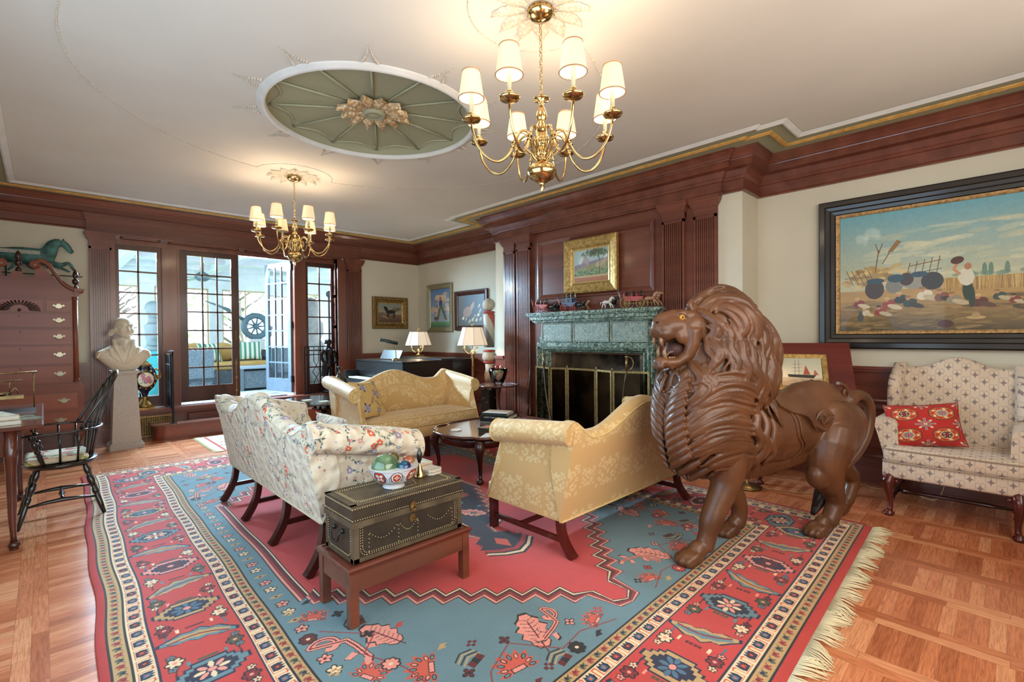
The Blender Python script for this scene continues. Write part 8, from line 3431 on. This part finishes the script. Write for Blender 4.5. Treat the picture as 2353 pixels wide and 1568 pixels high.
# local faces -y
m_sl = wood('red_mahogany_slope', '74312a', '55211d', 'x', .3, .35, 5)
mb = MB()
mb.hexa([(-.40, -.22, .86), (.40, -.22, .86), (.40, .16, 1.285), (-.40, .16, 1.285), (-.40, -.235, .875), (.40, -.235, .875), (.40, .145, 1.30), (-.40, .145, 1.30)])
mb.build('sloping_top', m_sl, sl)
mb = MB()
mb.box(-.30, -.265, .855, .30, -.215, .872)
mb.build('ledge', m_sl, sl)
mb = MB()
mb.box(-.36, -.18, .70, .36, .16, .84)
mb.tube([(-.30, .10, .84), (-.30, .13, 1.22)], .012, 6)
mb.tube([(.30, .10, .84), (.30, .13, 1.22)], .012, 6)
mb.build('case', m_sl, sl)
for sx in (-1, 1):
 for sy in (-1, 1):
  mb = MB()
  cabriole(mb, sx * .32, sy * .14, .72, sx * .5, sy * .8, 1.5, .036)
  mb.build('leg', m_legr, sl)
FS_ = ((0, 0), (1, 0), (0, -1))
sp_ = frame_pic('ship_picture', 'sailing ship picture in a plain gold frame on the slant topped desk', FS_, -.20, 0, .20, .41, [(0, 0), (0, .018), (.01, .024), (.035, .016), (.045, .006)], m_gilt, ship_pic(), flip=False)
sp_.location = (4.85, 1.33, .885)
sp_.rotation_euler = (radians(-30), 0, 0)
_R = Matrix.Rotation(-pi / 2 + .38, 4, 'Z') @ Matrix.Rotation(radians(-40), 4, 'X')
_off = Vector((-.20, 0, 0))
_b = Matrix.Translation(Vector((5.0, 1.36, 0))) @ Matrix.Rotation(-pi / 2 + .33, 4, 'Z') @ Matrix.Translation(Vector((-.19, -.246, .882))) @ Matrix.Rotation(radians(-41.8), 4, 'X')
sp_.matrix_world = _b
fl_ = T('floor_lamp', 'low brass reading lamp standing behind the lion by the slant desk', 'lamp', (4.56, 1.66, 0))
mb = MB()
mb.lathe([(.12, 0), (.12, .018), (.03, .03), (.01, .04), (.009, 1.0)], n=20)
mb.tube([(0, 0, 1.0), (.10, -.05, 1.08)], .008, 6)
mb.build('stand', m_oldbrass, fl_)
mb = MB()
mb.lathe([(.07, 1.04), (.03, 1.09), (.01, 1.10)], (.10, -.05, 0), n=16)
mb.build('lamp_shade', m_brass, fl_)
d = bpy.data.lights.new('reading_glow', 'POINT')
d.energy, d.color, d.shadow_soft_size = 5, (1, .74, .46), .03
o = bpy.data.objects.new('reading_glow', d)
o.location = (4.66, 1.61, 1.03)
COL.objects.link(o)
mb = MB()
mb.tube(bez([(4.6, 1.62, .006), (4.75, 1.2, .006), (5.1, 1.25, .006), (5.38, 1.1, .006), (5.3, .85, .006), (5.36, .6, .006), (5.25, .42, .02), (5.42, .36, .25)], 6), .0045, 5)
o = mb.build('power_cord', M('tan_cord', 'b59a6c', .6))
tag(o, 'tan electric cord running along the floor behind the lion to the wing chair', 'cord')
# ================================================================== GARDEN ROOM BEYOND THE DOORS
Z2, YG, ZG = .38, 12.6, 2.95
m_gw = M('white_garden_room_paint', 'd5dde2', .8)
mb = MB()
mb.box(-2.2, 8.65, Z2 - .1, 6.6, YG, Z2)
struct(mb.build('floor', M('grey_floor_tiles', '9aa2a4', .45, c2='868e92', vs=1.6, bump=.05)))['label'] = 'grey tiled floor of the garden room'
mb = MB()
mb.box(-2.2, 8.65, ZG, 6.6, YG, ZG + .1)
for k in range(6):
 mb.box(-2.2 + 1.6 * k, 8.7, ZG - .14, -2.05 + 1.6 * k, YG, ZG)
for y in (9.6, 10.8, 12.0):
 mb.box(-2.2, y, ZG - .10, 6.6, y + .12, ZG)
struct(mb.build('ceiling', m_gw))['label'] = 'white beamed ceiling of the garden room'
for nm, fr, s0, s1, n in (('wall_far', ((0, YG), (1, 0), (0, -1)), -2.2, 6.6, 7), ('wall_far_right', ((6.6, 0), (0, 1), (-1, 0)), 8.65, YG, 3), ('wall_far_left', ((-2.2, 0), (0, 1), (1, 0)), 8.65, YG, 3)):
 mb = MB()
 fr_box(mb, fr, s0, -.1, Z2, s1, 0, .95)
 fr_box(mb, fr, s0, -.1, 2.50, s1, 0, ZG)
 for k in range(n + 1):
  s_ = lerp(s0, s1, k / n)
  fr_box(mb, fr, s_ - .13, -.1, .9, s_ + .13, .03, 2.55)
 struct(mb.build(nm, m_gw))['label'] = 'white window wall of the garden room'
 mb = MB()
 for k in range(n):
  a, b = lerp(s0, s1, k / n) + .13, lerp(s0, s1, (k + 1) / n) - .13
  fr_frame(mb, fr, a, .95, b, 2.50, [(0, -.06), (0, -.02), (.035, -.02), (.035, -.06)])
  fr_box(mb, fr, (a + b) / 2 - .015, -.05, .97, (a + b) / 2 + .015, -.03, 2.48)
 struct(mb.build('window_%d' % (3 + ('far_right' in nm) + 2 * ('far_left' in nm)), M('tan_window_sash', 'b8a486', .6)))
m_wick = M('grey_wicker', '5a6468', .8, c2='3c4548', vs=90, detail=1, bump=.8, bs=110, contrast=(.42, .58))
m_cush = M('ochre_cushion', 'b3935a', .85, c2='a8854c', vs=3)
ws = T('wicker_sofa', 'grey wicker sofa with ochre cushions in the garden room', 'sofa', (2.62, 11.45, Z2))
mb = MB()
mb.box(-.75, -.45, 0, 1.0, .45, .36)
mb.box(-.75, .3, .3, 1.0, .45, .74)
mb.box(-.80, -.48, 0, -.60, .45, .66)
mb.box(.90, -.48, 0, 1.1, .45, .60)
mb.build('frame', m_wick, ws)
mb = MB()
rings_box(mb, -.60, -.47, .36, .90, .30, .52, .05)
mb.build('seat_cushion', m_cush, ws)
mb = MB()
for k in range(3):
 mb.sph((-.38 + .5 * k, .2, .72), 1, 14, 8, sx=.26, sy=.10, sz=.20)
mb.build('back_cushion', m_cush, ws)
wa = T('wicker_armchair', 'grey wicker armchair back seen through the closed door leaf', 'armchair', (1.85, 10.35, Z2), .1)
mb = MB()
mb.box(-.30, -.35, 0, .30, .35, .40)
mb.box(-.32, -.38, 0, -.24, .35, .62)
mb.box(-.32, -.38, .3, .32, -.28, .80)
mb.build('frame', m_wick, wa)
wt = T('wicker_table', 'grey wicker side table with a flat top by the garden room sofa', 'side table', (3.02, 10.35, Z2))
mb = MB()
mb.box(-.36, -.26, .42, .36, .26, .46)
mb.build('table_top', M('pale_blue_grey_top', '7d8c94', .5), wt)
mb = MB()
mb.box(-.33, -.23, .05, .33, .23, .38)
mb.build('body', m_wick, wt)
for a in (-1, 1):
 for b in (-1, 1):
  mb = MB()
  mb.box(a * .33 - .025, b * .23 - .025, 0, a * .33 + .025, b * .23 + .025, .42)
  mb.build('leg', m_wick, wt)
for lb, x, y, z, c, r in (('green and white striped pillow behind the door leaf on the wicker sofa', 2.42, 11.3, 1.10, '3f7a5c', .3), ('green and white striped pillow at the right end of the wicker sofa', 3.15, 11.25, 1.12, '3f7a5c', -.2), ('red and white striped pillow on the wicker sofa', 2.22, 11.1, 1.02, 'c23a40', .2)):
 P_ = Pic(128, 64, 'd2d2ca')
 for k in range(5):
  P_.rect(6 + 26 * k, 0, 18 + 26 * k, 64, c)
 pillow('striped_pillow', lb, (x, y, z), (.44, .40), .14, picmat('striped_cloth', P_, .8), (radians(-18), 0, r))
ga = T('wheel_sculpture', 'grey metal wheel sculpture with wings on a white pedestal in the garden room', 'sculpture', (3.52, 12.15, Z2))
m_gm = M('blue_grey_metal', '5d7480', .45, .4)
mb = MB()
mb.box(-.16, -.16, 0, .16, .16, .98)
mb.build('pedestal', m_gw, ga)
mb = MB()
for r in (.26, .23):
 mb.tube([(r * cos(2 * pi * k / 28), -.05, 1.27 + r * sin(2 * pi * k / 28)) for k in range(28)], [(.02, .06)] * 28, 6, closed=True)
for k in range(9):
 a = 2 * pi * k / 9
 mb.tube([(0, -.06, 1.27), (.22 * cos(a), -.06, 1.27 + .22 * sin(a))], [.03, .014], 6)
mb.sph((0, -.06, 1.27), .06, 10, 8)
mb.tube([(0, 0, .98), (0, 0, 1.03)], .06, 10)
mb.build('wheel', m_gm, ga)
mb = MB()
for k in range(9):
 mb.tube([(.15 + .02 * k, 0, 1.30 - .02 * k), (.40 + .03 * k, 0, 1.62 - .06 * k), (.62 - .02 * k, 0, 1.80 - .1 * k)], [(.02, .006), (.03, .006), (.01, .004)], 6)
mb.tube([(-.15, 0, 1.35), (-.55, 0, 1.65), (-1.0, 0, 1.82)], [.05, .035, .012], 8)
mb.build('wing', m_gm, ga)
gb = T('garden_bust', 'grey bust of a woman on a turquoise plinth behind the left sidelight', 'bust', (1.47, 11.15, Z2))
mb = MB()
mb.box(-.30, -.30, 0, .30, .30, .78)
mb.build('plinth', M('turquoise_paint', '3fa6ac', .5), gb)
mb = MB()
mb.lathe([(.16, .78), (.14, .84), (.10, .9)], n=16)
mb.tube(bez([(0, 0, .88), (0, 0, 1.05), (0, 0, 1.22), (0, 0, 1.3)], 3), [(.14, .1)] * 3 + [(.22, .12)] * 3 + [(.26, .13)] * 2 + [(.16, .1)] + [(.08, .08)], 16)
mb.tube([(0, 0, 1.27), (.01, 0, 1.42)], .075, 12)
mb.sph((.02, -.02, 1.54), 1, 16, 12, sx=.12, sy=.14, sz=.16)
mb.sph((.03, .06, 1.60), 1, 12, 10, sx=.14, sy=.13, sz=.12)
mb.build('bust', M('grey_garden_stone', '7f8c90', .8), gb)
gs = T('garden_statue', 'rounded grey stone figure seen through the right sidelight', 'statue', (4.30, 10.9, Z2))
mb = MB()
mb.lathe([(.26, 0), (.30, .3), (.34, .62), (.30, .84), (.20, .95), (.27, 1.12), (.26, 1.32), (.14, 1.46), (.16, 1.5), (.20, 1.62), (.19, 1.76), (.10, 1.87), (.01, 1.9)], n=24)
mb.build('figure', M('weathered_stone', '8a8782', .85, c2='706e6c', vs=6), gs)
hk = T('iron_anchor', 'tall dark iron hook standing beside the rounded garden statue', 'anchor', (4.78, 11.0, Z2))
mb = MB()
mb.tube(bez([(0, 0, .0), (0, 0, .9), (0, 0, 1.95)], 4), .035, 8)
mb.tube(bez([(0, 0, .95), (.08, 0, .85), (.22, 0, .95), (.24, 0, 1.1)], 4), .03, 8)
mb.sph((0, 0, 2.0), .08, 10, 8)
mb.build('shank', M('rusty_iron', '3c434a', .6, .4), hk)
cf = T('ceiling_fan', 'white ceiling fan seen through the closed garden door leaf', 'fan', (2.25, 11.0, 2.55))
mb = MB()
mb.lathe([(.03, .4), (.03, .14), (.12, .08), (.14, 0), (.06, -.05)], n=16)
mb.build('motor', m_gm, cf)
for k in range(4):
 a = pi / 2 * k + .3
 mb = MB()
 c_, s_ = cos(a), sin(a)
 mb.hexa([(x * c_ - y * s_, x * s_ + y * c_, z) for z in (.0, .01) for x, y in ((.12, -.05), (.62, -.08), (.62, .08), (.12, .05))])
 mb.build('blade', m_gm, cf)
# trees and lawn outside
mb = MB()
mb.box(-25, 8.0, -.3, 30, 45, -.2)
struct(mb.build('floor', M('lawn', '7d8a5c', 1, c2='8f9a72', vs=.6)))['label'] = 'lawn outside the garden room'
rt_ = random.Random(12)
m_bark = M('grey_bark', '5f5650', .9)
for i in range(7):
 x, y = -1.5 + i * 3.1, 18 + 2.2 * (i % 2)
 tr2 = T('tree', ('leafy tree %s outside the garden room windows' % ('farthest left', 'second from the left', 'third from the left', 'in the middle', 'third from the right', 'second from the right', 'farthest right')[i]), 'tree', (x, y, -.2), 0, 'trees beyond the garden room')
 mb = MB()
 mb.tube([(0, 0, 0), (.05, 0, 1.5), (0, 0, 3.2)], [.14, .11, .06], 8)
 for k in range(14):
  a, z = rt_.uniform(0, 6.28), rt_.uniform(1.2, 3)
  mb.tube([(0, 0, z), (.6 * cos(a), .6 * sin(a), z + .4), (1.3 * cos(a), 1.3 * sin(a), z + .8 + rt_.uniform(-.5, .4))], [.04, .025, .008], 5)
 mb.build('trunk', m_bark, tr2)
 mb = MB()
 for k in range(420):
  a, r, z = rt_.uniform(0, 6.28), 1.45 * rt_.random() ** .5, rt_.uniform(1.0, 4.2)
  c = Vector((r * cos(a), r * sin(a), z))
  u, v = Vector([rt_.uniform(-1, 1) for _ in range(3)]).normalized() * .09, Vector([rt_.uniform(-1, 1) for _ in range(3)]).normalized() * .09
  b = len(mb.v)
  mb.v += [tuple(c - u), tuple(c + v), tuple(c + u), tuple(c - v)]
  mb.face((b, b + 1, b + 2, b + 3))
 mb.build('foliage', M('tree_leaves', ('8aa06a', 'b58a90', '9aae84')[i % 3], .9), tr2)
